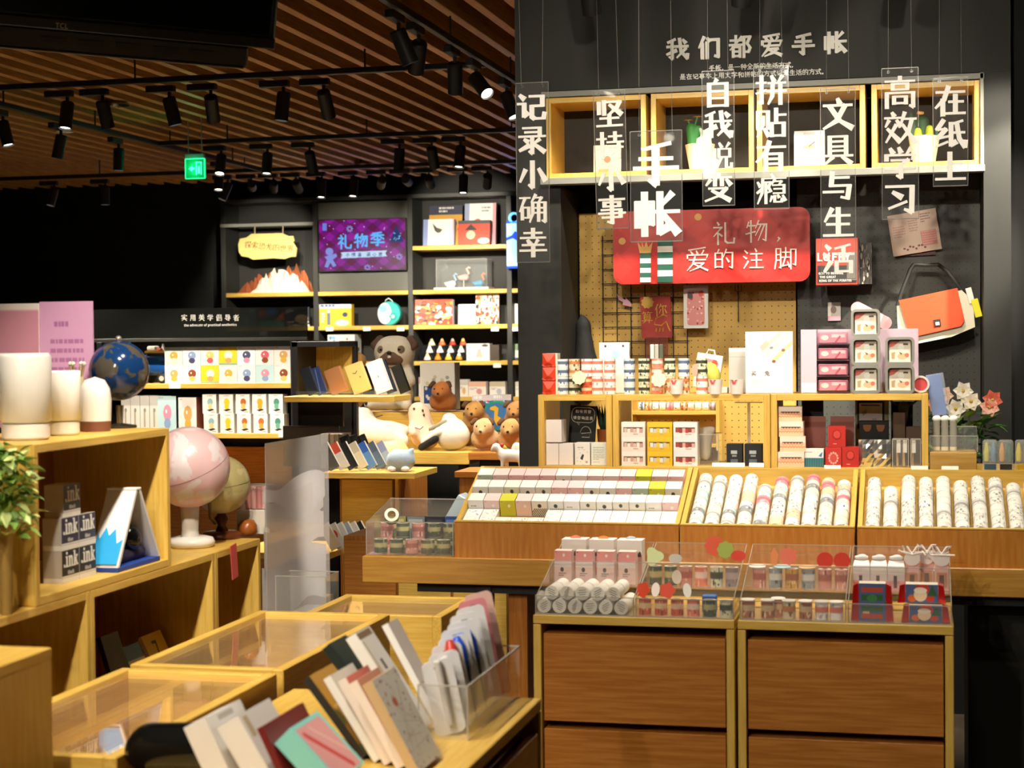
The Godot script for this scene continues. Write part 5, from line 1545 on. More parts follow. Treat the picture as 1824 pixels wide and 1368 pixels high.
func make_front_boxes() -> void:
	rng.seed = 19
	var xs := [-1.056, -0.772, -0.497]
	var xr := [-0.486, -0.196, 0.08]
	tier_box("clear stepped box holding white tape rolls and pink boxes", xs[0], xs[1])
	tier_box("clear stepped box holding orange tapes and flower tags", xs[1], xs[2])
	tier_box("clear stepped box holding gingerbread tapes and red dots", xr[0], xr[1])
	tier_box("clear stepped box holding ribboned pink bags and red packs", xr[1], xr[2])
	var F := 4.71
	var endc := []
	for k in 4:
		var uv := cover(64, 48, func(p):
			p.fill("e8e4da")
			p.rect(0, 0, 1, 0.5, "e4dfd4")
			p.rect(0, 0.5, 1, 0.25, "efece4")
			for j in 9:
				p.disc(rng.randf(), rng.randf_range(0.78, 0.98), 0.03, 0.05, ["6a6660", "b8b2a8"][j % 2]))
		endc.append(uv)
	# rolls lying with their printed ends to the front
	var rr := 0.0195
	for row in 2:
		for k in 6:
			if row == 1 and k == 5:
				continue
			var x := -1.03 + k * 0.0438 + row * 0.02
			var z := -F - 0.006 - row * 0.01
			var y := CAB + 0.004 + rr + row * 0.036
			for j in 2:
				var t := thing("white_tape_roll", "white wrapped tape roll lying in the clear box, printed end outward", "tape roll", Vector3(x, y, z - j * 0.085), "white rolls lying in the clear box")
				part(t, "wrapper", lathe([Vector2(rr, 0), Vector2(rr, 0.08), Vector2(0, 0.08)], 20), mat("e8e4dc", 0.45), Vector3.ZERO, Vector3(-PI / 2, 0, 0))
				part(t, "end_label", lathe([Vector2(0, 0.0), Vector2(rr, 0.0)], 20), mat(["dcd6ca", "e4dfd4", "d6cec2"][(k + row) % 3], 0.5), Vector3.ZERO, Vector3(-PI / 2, 0, 0))
				if j == 0:
					for q in 4:
						part(t, "printed_line", cbox(Vector3([0.02, 0.024, 0.018, 0.012][q], 0.0018, 0.0006)), mat("7a746c", 0.6), Vector3(0.0, 0.009 - q * 0.006, 0.0005), Vector3(0, 0, [0.5, -0.4, 0.9, 0.1][(k + row) % 4]))
	# pink boxes behind them
	var pb := cover(64, 96, func(p):
		p.fill("e8c4bc")
		p.rect(0, 0, 1, 0.34, "e89a98")
		p.disc(0.55, 0.14, 0.07, 0.05, "f6e4e0")
		p.lines(0.06, 0.05, 0.2, 1, 0.05, "a85a5a", rng)
		p.rect(0, 0.34, 1, 0.16, "f2e6e2")
		p.disc(0.45, 0.58, 0.1, 0.07, "3c2c2c")
		p.lines(0.25, 0.68, 0.45, 2, 0.06, "8a6a66", rng))
	for k in 4:
		solo("pink_sticker_box", "pink box with dark round seal behind the white rolls", "box", print_box(Vector3(0.05, 0.095, 0.04), pb, mat("ecd2cc", 0.6)), null, Vector3(-1.018 + k * 0.063, CAB + 0.0585 + 0.0475, -4.945), Vector3.ZERO, "pink boxes in the stepped box")
	var wb := cover(80, 64, func(p):
		p.fill("e8b4a8")
		p.rect(0, 0, 1, 0.35, "f0e8e2")
		for j in 8:
			p.disc(0.1 + j * 0.115, 0.36, 0.06, 0.08, "5a3a34")
		p.rect(0, 0.42, 1, 0.1, "e8b4a8"))
	for k in 3:
		var t := thing("scalloped_box", "%s topped window box at the back of stepped box" % ["white and peach", "white and orange", "pale blue"][k], "box", Vector3(-1.0 + k * 0.083, CAB + 0.058, -5.03))
		part(t, "body", print_box(Vector3(0.074, 0.12, 0.06), wb, mat("f0e6e0", 0.6)), null, Vector3(0, 0.06, 0))
		part(t, "hang_tab", slab(ring_poly(20, func(a): return Vector2(cos(a) * 0.016, maxf(0, sin(a)) * 0.009)), 0.002), mat(["e88a70", "e8945a", "c8dcea"][k], 0.6), Vector3(0, 0.12, 0))
	# second box: orange and green tapes standing
	for k in 6:
		var lk: Array = BRIGHT[[5, 5, 5, 4, 6, 3][k]]
		solo("standing_tape_roll", "%s tape roll standing in front of second stepped box" % lk[0], "tape roll", roll_mesh(0.0185, 0.045, lk[1]), sheet_mat, Vector3(-0.748 + k * 0.045, CAB + 0.004, -F - 0.03), Vector3(0, rng.randf() * TAU, 0), "standing tapes in the second stepped box")
	for k in 6:
		var lk: Array = BRIGHT[[6, 6, 8, 4, 3, 11][k]]
		solo("standing_tape_roll", "%s tape roll on the upper step of second stepped box" % lk[0], "tape roll", roll_mesh(0.019, 0.055, lk[1]), sheet_mat, Vector3(-0.748 + k * 0.044, CAB + 0.0585, -F - 0.23), Vector3(0, rng.randf() * TAU, 0), "standing tapes in the second stepped box")
	for k in 4:
		tag_shape("flower_tag", "%s paper tag standing among the orange tapes" % ["red petal", "white oval", "second red petal", "white leaf"][k], flower(0.021, 5, 0.12) if k % 2 == 0 else ring_poly(20, func(a): return Vector2(cos(a) * 0.012, sin(a) * 0.02)), ["d8482a", "f2eee8", "d84a2c", "f0ece6"][k], Vector3(-0.755 + k * 0.034 + (0.02 if k == 3 else 0.0), CAB + 0.07, -F - 0.04 - 0.01 * (k % 2)), 0.3 * (k - 1.5), -0.3)
	tag_shape("flower_tag", "green leaf tag above the dark green tapes", flower(0.024, 3, 0.2), "c8d4a0", Vector3(-0.752, CAB + 0.14, -F - 0.23), 0.3, -0.2)
	tag_shape("flower_tag", "grey heart tag above the dark green tapes", flower(0.016, 2, 0.2), "b8b4ac", Vector3(-0.69, CAB + 0.135, -F - 0.23), 0.0, -0.2)
	tag_shape("flower_tag", "red scalloped flower tag standing highest behind tapes", flower(0.028, 8, 0.08), "d8583c", Vector3(-0.585, CAB + 0.165, -F - 0.3), 0.1, -0.1)
	tag_shape("flower_tag", "green scalloped tag beside the highest red one", flower(0.024, 8, 0.06), "9cae50", Vector3(-0.553, CAB + 0.155, -F - 0.29), -0.2, -0.1)
	tag_shape("flower_tag", "red oval tag with two white eyes at box corner", ring_poly(24, func(a): return Vector2(cos(a) * 0.022, sin(a) * 0.015)), "d84030", Vector3(-0.51, CAB + 0.145, -F - 0.24), 0.0, -0.1)
	solo("barcode_disc", "white oval barcode label on the upper step tapes", "label", slab(ring_poly(20, func(a): return Vector2(cos(a) * 0.014, sin(a) * 0.02)), 0.001), mat("e4e0d8", 0.5), Vector3(-0.683, CAB + 0.085, -F - 0.205))
	solo("blue_tape_case", "blue plastic tape case among the orange tapes", "case", cbox(Vector3(0.04, 0.05, 0.03), 0.003), mat("3a68b0", 0.35), Vector3(-0.575, CAB + 0.029, -F - 0.09))
	# third box: gingerbread tapes
	for k in 7:
		var lk: Array = BRIGHT[[10, 10, 10, 1, 10, 2, 2][k]]
		solo("standing_tape_roll", "%s tape roll standing in front of third stepped box" % lk[0], "tape roll", roll_mesh(0.0185, 0.047, lk[1]), sheet_mat, Vector3(-0.462 + [0.0, 0.052, 0.078, 0.11, 0.155, 0.198, 0.237][k], CAB + 0.004, -F - (0.065 if k in [2] else 0.03)), Vector3(0, rng.randf() * TAU, 0), "standing tapes in the third stepped box")
		tag_shape("paper_disc", "round %s paper disc on a front gingerbread tape" % ["white", "grey"][k % 2], ring_poly(20, func(a): return Vector2(cos(a) * 0.02, sin(a) * 0.014)), ["eee6e0", "d8d0c8"][k % 2], Vector3(-0.462 + [0.0, 0.052, 0.078, 0.11, 0.155, 0.198, 0.237][k], CAB + 0.0525, -F - (0.065 if k in [2] else 0.03)), 0.0, -1.45, "paper discs on front tapes")
	for k in 6:
		var lk: Array = BRIGHT[[8, 9, 7, 9, 8, 8][k]]
		solo("standing_tape_roll", "%s tape roll on the upper step of third stepped box" % lk[0], "tape roll", roll_mesh(0.0195, 0.055, lk[1]), sheet_mat, Vector3(-0.45 + k * 0.046, CAB + 0.0585, -F - 0.23), Vector3(0, rng.randf() * TAU, 0), "standing tapes in the third stepped box")
	for k in 2:
		tag_shape("red_dot_tag", "plain red round tag above dusty pink tapes", flower(0.023, 1, 0.02), "cc3420", Vector3(-0.266 + k * 0.047, CAB + 0.138, -F - 0.23), 0.1, -0.1, "red round tags")
	tag_shape("flower_tag", "red and white scalloped tag behind mustard tape", flower(0.024, 9, 0.08), "e07058", Vector3(-0.37, CAB + 0.145, -F - 0.25), 0.0, -0.1)
	tag_shape("flower_tag", "orange leaf tag leaning behind the gingerbread tapes", [Vector2(-0.008, -0.02), Vector2(0.008, -0.02), Vector2(0.012, 0.01), Vector2(0.0, 0.03), Vector2(-0.01, 0.01)], "e08850", Vector3(-0.41, CAB + 0.14, -F - 0.25), 0.0, -0.1)
	for k in 3:
		tag_shape("paper_disc", "%s paper disc lying on upper step tape" % ["white", "pale blue", "tan"][k], ring_poly(20, func(a): return Vector2(cos(a) * 0.024, sin(a) * 0.018)), ["ece6e0", "a8c8d4", "c8a880"][k], Vector3(-0.455 + k * 0.07, CAB + 0.118, -F - 0.23), 0.0, -1.4)
	# fourth box: cartons, ribboned bags and red packs
	var cb := cover(56, 72, func(p):
		p.fill("cfc4c8")
		p.rect(0, 0.6, 1, 0.4, "d49aa4")
		p.rect(0.36, 0.4, 0.2, 0.5, "4a3a3c")
		p.rect(0.0, 0.02, 1, 0.3, "e4e2e4"))
	for k in 3:
		var t := thing("mini_carton", "small %s gift carton with cloud shaped cap" % ["white", "grey", "mauve"][k], "carton", Vector3(-0.1645 + k * 0.0475, CAB + 0.058, -F - 0.24))
		part(t, "body", print_box(Vector3(0.046, 0.068, 0.04), cb, mat("c8c0c6", 0.6)), null, Vector3(0, 0.034, 0))
		part(t, "gable", hull8([Vector3(-0.023, 0.068, 0.02), Vector3(0.023, 0.068, 0.02), Vector3(0.023, 0.068, -0.02), Vector3(-0.023, 0.068, -0.02), Vector3(-0.02, 0.082, 0.004), Vector3(0.02, 0.082, 0.004), Vector3(0.02, 0.082, -0.004), Vector3(-0.02, 0.082, -0.004)]), mat("e2e0e2", 0.6))
		part(t, "cap", soft([[Vector3(-0.014, 0.089, 0), Vector3(0.014, 0.089, 0), 0.006, 0.006], [Vector3(0, 0.092, 0), Vector3(0.006, 0.093, 0), 0.007, 0.006]], 0.004, 0.006), mat("f0eeea", 0.7))
	for k in 3:
		var t := thing("ribboned_bag", ["pink party bag with white bow beside the small cartons", "pink party bag with white bow and loose ribbon loop", "pink party bag with white bow and long ribbon tails"][k], "gift bag", Vector3(-0.026 + k * 0.04, CAB + 0.0585, -F - 0.25 - 0.04 * (k % 2)))
		part(t, "body", hull8([Vector3(-0.019, 0, 0.015), Vector3(0.019, 0, 0.015), Vector3(0.019, 0, -0.015), Vector3(-0.019, 0, -0.015), Vector3(-0.018, 0.1, 0.006), Vector3(0.018, 0.1, 0.006), Vector3(0.018, 0.1, -0.006), Vector3(-0.018, 0.1, -0.006)]), mat("dba6a4", 0.5))
		part(t, "label", slab([Vector2(-0.014, 0), Vector2(0.014, 0), Vector2(0.014, 0.038), Vector2(-0.014, 0.038)], 0.002), mat("c8885c", 0.6), Vector3(0, 0.012, 0.0165), Vector3(-0.08, 0, 0))
		part(t, "label_figure", slab([Vector2(-0.007, 0), Vector2(0.007, 0), Vector2(0.006, 0.03), Vector2(-0.006, 0.03)], 0.002), mat("54352c", 0.6), Vector3(0, 0.014, 0.0182), Vector3(-0.08, 0, 0))
		part(t, "white_collar", slab(ring_poly(24, func(a): return Vector2(cos(a) * 0.022, sin(a) * 0.02)), 0.003), mat("ece4e4", 0.7), Vector3(0, 0.088, 0.013))
		for q in [-1.0, 1.0]:
			part(t, "bow_loop", rod([Vector3(0, 0.1, 0.014), Vector3(q * 0.014, 0.122, 0.016), Vector3(q * 0.024, 0.124, 0.014), Vector3(q * 0.02, 0.108, 0.014), Vector3(0, 0.1, 0.014)], 0.0035), mat("f4ece8", 0.6))
			part(t, "ribbon_tail", rod([Vector3(0, 0.1, 0.016), Vector3(q * 0.03, 0.108 - 0.004 * k, 0.018), Vector3(q * (0.036 if k != 1 else 0.02), (0.1 if q > 0 else 0.112) if k != 1 else 0.05, 0.02)], 0.0028), mat("f4ece8", 0.6))
	var gp := cover(80, 80, func(p):
		p.fill("4a5a8a")
		p.rect(0.1, 0.12, 0.8, 0.12, "b8402c")
		p.rect(0.1, 0.82, 0.8, 0.12, "b8402c")
		p.rect(0.1, 0.3, 0.8, 0.16, "2a5a34")
		p.rect(0.1, 0.6, 0.8, 0.16, "2a5a34")
		p.disc(0.5, 0.4, 0.2, 0.1, "3a7a40")
		p.rect(0.15, 0.76, 0.25, 0.06, "d8a880"))
	var sp := cover(112, 56, func(p):
		p.fill("4c5c8c")
		p.disc(0.2, 0.75, 0.13, 0.2, "d86a30")
		p.disc(0.52, 0.25, 0.22, 0.3, "c83224")
		p.disc(0.46, 0.55, 0.2, 0.36, "ecd0ac")
		p.disc(0.46, 0.32, 0.2, 0.16, "f2e6d0")
		p.disc(0.76, 0.75, 0.12, 0.2, "c83a2c")
		p.poly([[0.82, 0.05], [0.68, 0.6], [0.98, 0.6]], "2c5a34"))
	var packs := [["card_pack", "blue card pack with green tree print in red foil", -0.13, 0.1, 0.1, 0.0, gp], ["card_pack", "festive card pack in red foil, lower of two", 0.01, 0.115, 0.043, 0.0, sp], ["card_pack", "festive card pack in red foil, upper of two", 0.0, 0.115, 0.05, 0.046, sp]]
	for a in packs:
		var t := thing(a[0], a[1], "card pack", Vector3(a[2], CAB + 0.004 + a[5], -F - 0.05 - (0.03 if a[5] > 0 else 0.0)))
		part(t, "cards", print_box(Vector3(a[3] - 0.03, a[4], 0.05), a[6], mat("e8e0d0", 0.5)), null, Vector3(0, a[4] / 2, 0))
		for q in [-1.0, 1.0]:
			part(t, "foil_end", hull8([Vector3(q * (a[3] / 2 - 0.014), 0, 0.02), Vector3(q * (a[3] / 2 + 0.006), 0, 0.026), Vector3(q * (a[3] / 2 + 0.006), 0, -0.02), Vector3(q * (a[3] / 2 - 0.014), 0, -0.02), Vector3(q * (a[3] / 2 - 0.014), a[4], 0.02), Vector3(q * (a[3] / 2 + 0.0), a[4] * 0.94, 0.03), Vector3(q * (a[3] / 2 + 0.0), a[4] * 0.94, -0.02), Vector3(q * (a[3] / 2 - 0.014), a[4], -0.02)]), mat("c8201c", 0.22, 0.35))


# ---- oak cubes on the riser and what stands in and on them ----
const CUBE := 5.57
const CUBE_B := 1.0701
const CUBE_T := 1.316

func make_cubes() -> void:
	rng.seed = 31
	var cx := [[-1.23, -0.983], [-0.981, -0.47], [-0.468, 0.022]]
	for k in 3:
		var w: float = cx[k][1] - cx[k][0]
		var t := thing("oak_cube", ["small open oak cube holding white boxes and chalkboard", "wide open oak cube holding yellow window boxes", "wide open oak cube holding small red boxes"][k], "shelf box", Vector3((cx[k][0] + cx[k][1]) / 2, CUBE_B, -CUBE))
		var h := CUBE_T - CUBE_B
		for s in [-1.0, 1.0]:
			part(t, "side_board", cbox(Vector3(0.02, h, 0.26), 0.001), OAK_Y, Vector3(s * (w / 2 - 0.01), h / 2, -0.13))
		part(t, "top_board", cbox(Vector3(w - 0.04, 0.02, 0.26), 0.001), OAK_X, Vector3(0, h - 0.01, -0.13))
		part(t, "bottom_board", cbox(Vector3(w - 0.04, 0.012, 0.26), 0.001), OAK_X, Vector3(0, 0.006, -0.13))
	var B := CUBE_B + 0.0125
	var T := CUBE_T + 0.0005
	var plain := cover(16, 16, func(p): p.fill("e6dedc"))
	# first cube
	for a in [["lower", 973, 790, 995, 831, 0.02], ["middle", 996, 790, 1021, 831, 0.02]]:
		shop_box("mug_box", "plain pinkish white box, %s of the three" % a[0], "box", a[1], a[2], a[3], a[4], CUBE + a[5], 0.05, plain, "e2dad8", B)
	var sb := span(968, 748, 999, 788, CUBE + 0.025)
	solo("mug_box", "plain pinkish white box stacked on another", "box", print_box(Vector3(0.054, 0.074, 0.05), plain, mat("e2dad8", 0.6)), null, Vector3(sb[0].x + 0.009, B + 0.0755 + 0.037, -CUBE - 0.048), Vector3(0, -0.12, 0))
	shop_box("printed_box", "white box with black bird print in the small cube", "box", 1024, 789, 1051, 831, CUBE + 0.02, 0.05, cover(56, 84, func(p):
		p.fill("e8e6e2")
		p.lines(0.2, 0.2, 0.6, 1, 0.08, "8a8a88", rng)
		p.poly([[0.35, 0.7], [0.5, 0.5], [0.6, 0.55], [0.5, 0.78]], "2c2c2c")
		for j in 10:
			p.disc(rng.randf(), rng.randf(), 0.05, 0.03, "d0cec8")
		p.rect(0.7, 0.82, 0.14, 0.1, "a8a6a2")), "e4e2de", B)
	shop_box("printed_box", "pale box covered with small text in the small cube", "box", 1053, 789, 1080, 831, CUBE + 0.02, 0.05, cover(56, 84, func(p):
		p.fill("dfe2da")
		p.lines(0.15, 0.2, 0.7, 8, 0.075, "a4a8a0", rng)
		p.lines(0.15, 0.85, 0.7, 1, 0.06, "a4a8a0", rng)), "dcdfd8", B)
	# chalkboard 如有需要 请咨询店员
	var q := span(1008, 731, 1056, 792, CUBE + 0.11)
	var cb := thing("chalkboard", "small black chalkboard with white speech bubble writing", "sign", Vector3(q[0].x + 0.004, B + 0.1, -CUBE - 0.14))
	cb.rotation = Vector3(-0.12, 0, -0.05)
	part(cb, "board", cbox(Vector3(0.092, 0.184, 0.006), 0.001), mat("12120f", 0.7))
	var wt := mat("e4e2d8", 0.7)
	var bub := []
	for p in round_rect(0.078, 0.05, 0.018):
		bub.append(Vector3(p.x, p.y + 0.06, 0.0035))
	bub.append(bub[0])
	part(cb, "speech_bubble", rod(bub, 0.0009, 4), wt)
	part(cb, "bubble_tail", rod([Vector3(-0.02, 0.035, 0.0035), Vector3(-0.012, 0.025, 0.0035), Vector3(-0.012, 0.035, 0.0035)], 0.0009, 4), wt)
	var i := 0
	for ch in "如有需要":
		part(cb, "character", char_mesh(ch, 0.0115, 0.13, 0.11, 0.001), wt, Vector3(-0.021 + i * 0.014, 0.072, 0.0035))
		i += 1
	i = 0
	for ch in "请咨询店员":
		part(cb, "character", char_mesh(ch, 0.0115, 0.13, 0.11, 0.001), wt, Vector3(-0.028 + i * 0.014, 0.05, 0.0035))
		i += 1
	var fig := []
	for k in 12:
		var a := PI * k / 11.0
		fig.append(Vector3(0.012 + cos(a) * 0.018, 0.0 + sin(a) * 0.022, 0.0035))
	part(cb, "chalk_drawing", rod(fig, 0.001, 4), wt)
	part(cb, "chalk_drawing", rod([Vector3(-0.002, -0.002, 0.0035), Vector3(0.026, 0.002, 0.0035), Vector3(0.026, -0.014, 0.0035), Vector3(0.0, -0.014, 0.0035)], 0.001, 4), wt)
	q = span(1062, 722, 1082, 790, CUBE + 0.13)
	var pl := thing("small_agave", "small dark green spiky plant in orange pot", "potted plant", Vector3(q[0].x, B, -CUBE - 0.19))
	part(pl, "pot", lathe([Vector2(0, 0), Vector2(0.022, 0), Vector2(0.028, 0.11), Vector2(0.024, 0.11), Vector2(0.022, 0.1), Vector2(0, 0.1)], 16), mat("b5602c", 0.6))
	for k in 9:
		var a := TAU * k / 9.0
		part(pl, "leaf", lathe([Vector2(0.004, 0), Vector2(0.008, 0.03), Vector2(0.0, 0.1)], 6), mat("24402a", 0.5), Vector3(cos(a) * 0.008, 0.1, sin(a) * 0.008), Vector3(sin(a) * 0.25, 0, -cos(a) * 0.25))
	# second cube: window box stacks
	var win := func(bg: String, hd: String, ins: Array) -> Rect2:
		return cover(96, 56, func(p):
			p.fill(bg)
			p.rect(0, 0, 1, 0.3, hd)
			p.rect(0.1, 0.36, 0.8, 0.34, "4a4038")
			for j in 6:
				p.rect(0.12 + j * 0.13, 0.42 + 0.04 * (j % 2), 0.12, 0.28, ins[j % ins.size()])
			p.lines(0.5, 0.8, 0.35, 1, 0.14, "a89888", rng))
	var wa: Rect2 = win.call("e8dcd4", "efe8e4", ["d8b8b0", "e8e0d8", "c89a94"])
	var wy: Rect2 = win.call("e2b41c", "e8bc28", ["e8e4dc", "c8c4bc", "e8c040"])
	var wr: Rect2 = win.call("ece4e2", "dfe4ea", ["b03c34", "8a3a38", "d8a8a0"])
	for r in 3:
		for c in 3:
			solo("window_box", "%s window box, %s of its stack in wide cube" % [["blush white", "yellow", "white and red"][c], ["lowest", "middle one", "topmost"][r]], "box", print_box(Vector3([0.078, 0.082, 0.078][c], 0.0475, 0.06), [wa, wy, wr][c], mat(["eae2de", "dcae1c", "e6e2e2"][c], 0.6)), null, Vector3([-0.915, -0.828, -0.744][c], B + 0.0237 + r * 0.0477, -CUBE - 0.04), Vector3.ZERO, "window boxes in the wide cube")
	q = span(1240, 760, 1283, 826, CUBE + 0.08)
	var bn := thing("acrylic_bin", "clear acrylic bin with white tissue in wide cube", "acrylic box", Vector3(q[0].x, B, -CUBE - 0.1))
	acryl_box(bn, Vector3(0.075, 0.1, 0.1), Vector3(0, 0.001, 0), 0.003)
	solo("white_pouch", "soft white pouch folded inside clear acrylic bin", "pouch", soft([[Vector3(-0.012, 0.03, 0), Vector3(-0.01, 0.09, 0), 0.02, 0.022], [Vector3(-0.01, 0.1, 0), Vector3(0.012, 0.11, 0), 0.018, 0.012]], 0.008, 0.02), mat("e2ddd0", 0.7), Vector3(q[0].x, B + 0.004, -CUBE - 0.1))
	var bk := cover(56, 64, func(p):
		p.fill("15171c")
		p.rect(0.3, 0.3, 0.4, 0.16, "aab0b4")
		p.rect(0.36, 0.5, 0.28, 0.08, "8a9094")
		p.rect(0.28, 0.7, 0.44, 0.2, "5c6870"))
	for k in 2:
		var o := shop_box("black_gift_tin", "black box with silver print, %s one of two" % ["first", "second"][k], "box", [1294, 1326][k], 791, [1322, 1357][k], 824, CUBE + 0.03, 0.05, bk, "1a1c20", B)
	for k in 3:
		var o := on_z([1282.0, 1311.0, 1348.0][k], 826, CUBE - 0.01)
		solo("tag_holder", "clear sloped tag holder along the wide cube front", "price tag", hull8([Vector3(-0.026, 0, 0.012), Vector3(0.026, 0, 0.012), Vector3(0.026, 0, 0), Vector3(-0.026, 0, 0), Vector3(-0.026, 0.012, 0.004), Vector3(0.026, 0.012, 0.004), Vector3(0.026, 0.012, 0), Vector3(-0.026, 0.012, 0)]), mat("dcd8cc", 0.4), Vector3(o.x, B, -CUBE - 0.014), Vector3.ZERO, "tag holders in the wide cube")
	q = span(1308, 715, 1357, 790, CUBE + 0.12)
	var hd := thing("acrylic_sign_holder", "clear acrylic T shaped holder in the wide cube", "stand", Vector3(q[0].x, B, -CUBE - 0.15))
	part(hd, "upright", cbox(Vector3(0.01, 0.2, 0.004), 0.001), clear_mat("e8e4d8", 0.5), Vector3(0, 0.1, 0))
	part(hd, "crossbar", cbox(Vector3(0.09, 0.004, 0.03), 0.001), clear_mat("f4f0e4", 0.6), Vector3(0, 0.202, 0))
	part(hd, "foot", cbox(Vector3(0.07, 0.004, 0.05), 0.001), clear_mat("e8e4d8", 0.4), Vector3(0, 0.002, 0))
	# small wall shelf of rolls seen through the cube
	var l := on_z(1128, 735, 6.85)
	var r2 := on_z(1276, 735, 6.85)
	var sh := thing("tape_wall_shelf", "small oak wall shelf of tapes seen through the cubes", "shelf", Vector3((l.x + r2.x) / 2, l.y, -6.88))
	var sw := r2.x - l.x
	for y in [0.0, -0.13]:
		part(sh, "shelf_board", cbox(Vector3(sw, 0.014, 0.1), 0.001), OAK_X, Vector3(0, y, 0))
	for s in [-1.0, 1.0]:
		part(sh, "end_board", cbox(Vector3(0.014, 0.2, 0.1), 0.001), OAK_Y, Vector3(s * (sw / 2 + 0.007), -0.05, 0))
	for k in 11:
		var lk: Array = (PALE + BRIGHT)[[12, 13, 4, 6, 10, 2, 22, 8, 6, 0, 23][k]]
		solo("shelf_tape_roll", "%s tape roll on the small wall shelf" % lk[0], "tape roll", roll_mesh(0.017, 0.024, lk[1]), sheet_mat, Vector3(l.x + 0.02 + k * 0.0285, l.y + 0.025, -6.87), Vector3(0, 0, -PI / 2), "tapes on the small wall shelf")
	# third cube
	var sc := cover(80, 56, func(p):
		p.fill("ecc4a4")
		p.rect(0, 0, 1, 0.4, "f0e0d4")
		p.rect(0.1, 0.34, 0.8, 0.16, "4a342c")
		for j in 7:
			p.disc(0.14 + j * 0.12, 0.5, 0.06, 0.1, "e8a884")
		for j in 9:
			p.disc(0.06 + j * 0.11, 0.72, 0.06, 0.1, "d87a4c")
			p.disc(0.06 + j * 0.11, 0.76, 0.05, 0.09, "f0c8a0"))
	for k in 4:
		solo("scallop_box", "peach scalloped box, %s of its stack" % ["lowest", "second", "third", "topmost"][k], "box", print_box(Vector3(0.083 - 0.003 * k, 0.048, 0.06), sc, mat("ecd0b8", 0.6)), null, Vector3(-0.405 + [0.0, 0.004, 0.0, -0.004][k], B + 0.024 + k * 0.0483, -CUBE - 0.035 - 0.006 * k), Vector3(0, [0.0, 0.03, -0.02, 0.04][k], 0), "peach scalloped boxes")
	var rp := cover(56, 64, func(p):
		p.fill("b8241c")
		p.disc(0.5, 0.42, 0.26, 0.24, "8a1612")
		p.disc(0.5, 0.4, 0.2, 0.18, "cc4038")
		p.lines(0.3, 0.84, 0.4, 1, 0.08, "f0c8b8", rng))
	var rp2 := cover(56, 64, func(p):
		p.fill("c02a22")
		for j in 12:
			p.disc(0.5 + cos(j * TAU / 12) * 0.26, 0.55 + sin(j * TAU / 12) * 0.26, 0.06, 0.06, "f0b0a0")
		p.disc(0.5, 0.55, 0.18, 0.17, "cc4a42"))
	solo("red_gift_box", "red box with pale flower ring in the third cube", "box", print_box(Vector3(0.05, 0.064, 0.05), rp2, mat("b0221a", 0.5)), null, Vector3(-0.272, B + 0.032, -CUBE - 0.04))
	solo("red_gift_box", "red box with dark round window beside flower ring box", "box", print_box(Vector3(0.052, 0.064, 0.05), rp, mat("b0221a", 0.5)), null, Vector3(-0.219, B + 0.032, -CUBE - 0.04))
	solo("red_gift_box", "red box with dark round window stacked on top", "box", print_box(Vector3(0.054, 0.066, 0.05), rp, mat("b0221a", 0.5)), null, Vector3(-0.262, B + 0.0645 + 0.033, -CUBE - 0.04), Vector3(0, 0.05, 0))
	shop_box("sea_print_box", "white and teal sea print box beside peach boxes", "box", 1429, 800, 1467, 831, CUBE + 0.02, 0.05, cover(64, 56, func(p):
		p.fill("e8ecea")
		p.rect(0, 0.5, 1, 0.5, "3a7a88")
		for j in 9:
			p.rect(j * 0.11, 0.5, 0.05, 0.5, "2c6474")
		p.poly([[0.75, 0.4], [0.95, 0.15], [0.9, 0.45]], "3a78b0")
		p.lines(0.1, 0.16, 0.5, 1, 0.14, "b8bcbc", rng)), "d8dcda", B)
	for k in 2:
		var o := shop_box("copper_folder", "copper coloured glossy folder, %s in the third cube" % ["leaning by the peach boxes", "leaning behind the red boxes"][k], "folder", [1427, 1479][k], 742, [1470, 1521][k], 831, CUBE + 0.1, 0.012, cover(32, 48, func(p):
			p.fill("8a4438")
			p.rect(0, 0, 1, 0.12, "a06054")), "6a342a", B, "", 0.1)
	shop_box("ideas_box", "black box with white handwritten word in third cube", "box", 1428, 714, 1466, 745, CUBE + 0.17, 0.03, cover(64, 48, func(p):
		p.fill("171715")
		p.line(0.32, 0.55, 0.36, 0.85, 3.0, "e8e8e4")
		p.line(0.45, 0.7, 0.5, 0.85, 3.0, "e8e8e4")
		p.line(0.5, 0.85, 0.56, 0.6, 3.0, "e8e8e4")
		p.line(0.6, 0.82, 0.66, 0.7, 3.0, "c8c8c4")
		p.line(0.7, 0.84, 0.8, 0.74, 3.0, "a8a8a4")), "10100e", B + 0.001)
	for k in 2:
		var o := on_z([1543.0, 1571.0][k], 806, CUBE + 0.03)
		var t := thing("silver_sachet", "crumpled silver foil sachet, %s one" % ["thinner", "wider"][k], "sachet", Vector3(o.x, B, -CUBE - 0.035))
		var st := SurfaceTool.new()
		st.begin(Mesh.PRIMITIVE_TRIANGLES)
		var w: float = [0.024, 0.027][k]
		var grid := []
		for yy in 7:
			var row := []
			for xx in 5:
				row.append(Vector3((xx / 2.0 - 1.0) * w, yy * 0.0145, 0.012 * sin(PI * xx / 4.0) * sin(PI * clampf(yy / 6.0, 0.05, 0.95)) + rng.randf_range(-0.003, 0.003)))
			grid.append(row)
		for yy in 6:
			for xx in 4:
				convex_face(st, [grid[yy][xx], grid[yy][xx + 1], grid[yy + 1][xx + 1]], [], Vector3(0, 0, -1))
				convex_face(st, [grid[yy][xx], grid[yy + 1][xx + 1], grid[yy + 1][xx]], [], Vector3(0, 0, -1))
		part(t, "foil_front", st.commit(), mat("d8d8d4", 0.18, 0.9))
		part(t, "foil_back", cbox(Vector3(w * 2, 0.086, 0.002)), mat("a8a8a4", 0.3, 0.8), Vector3(0, 0.044, -0.006))
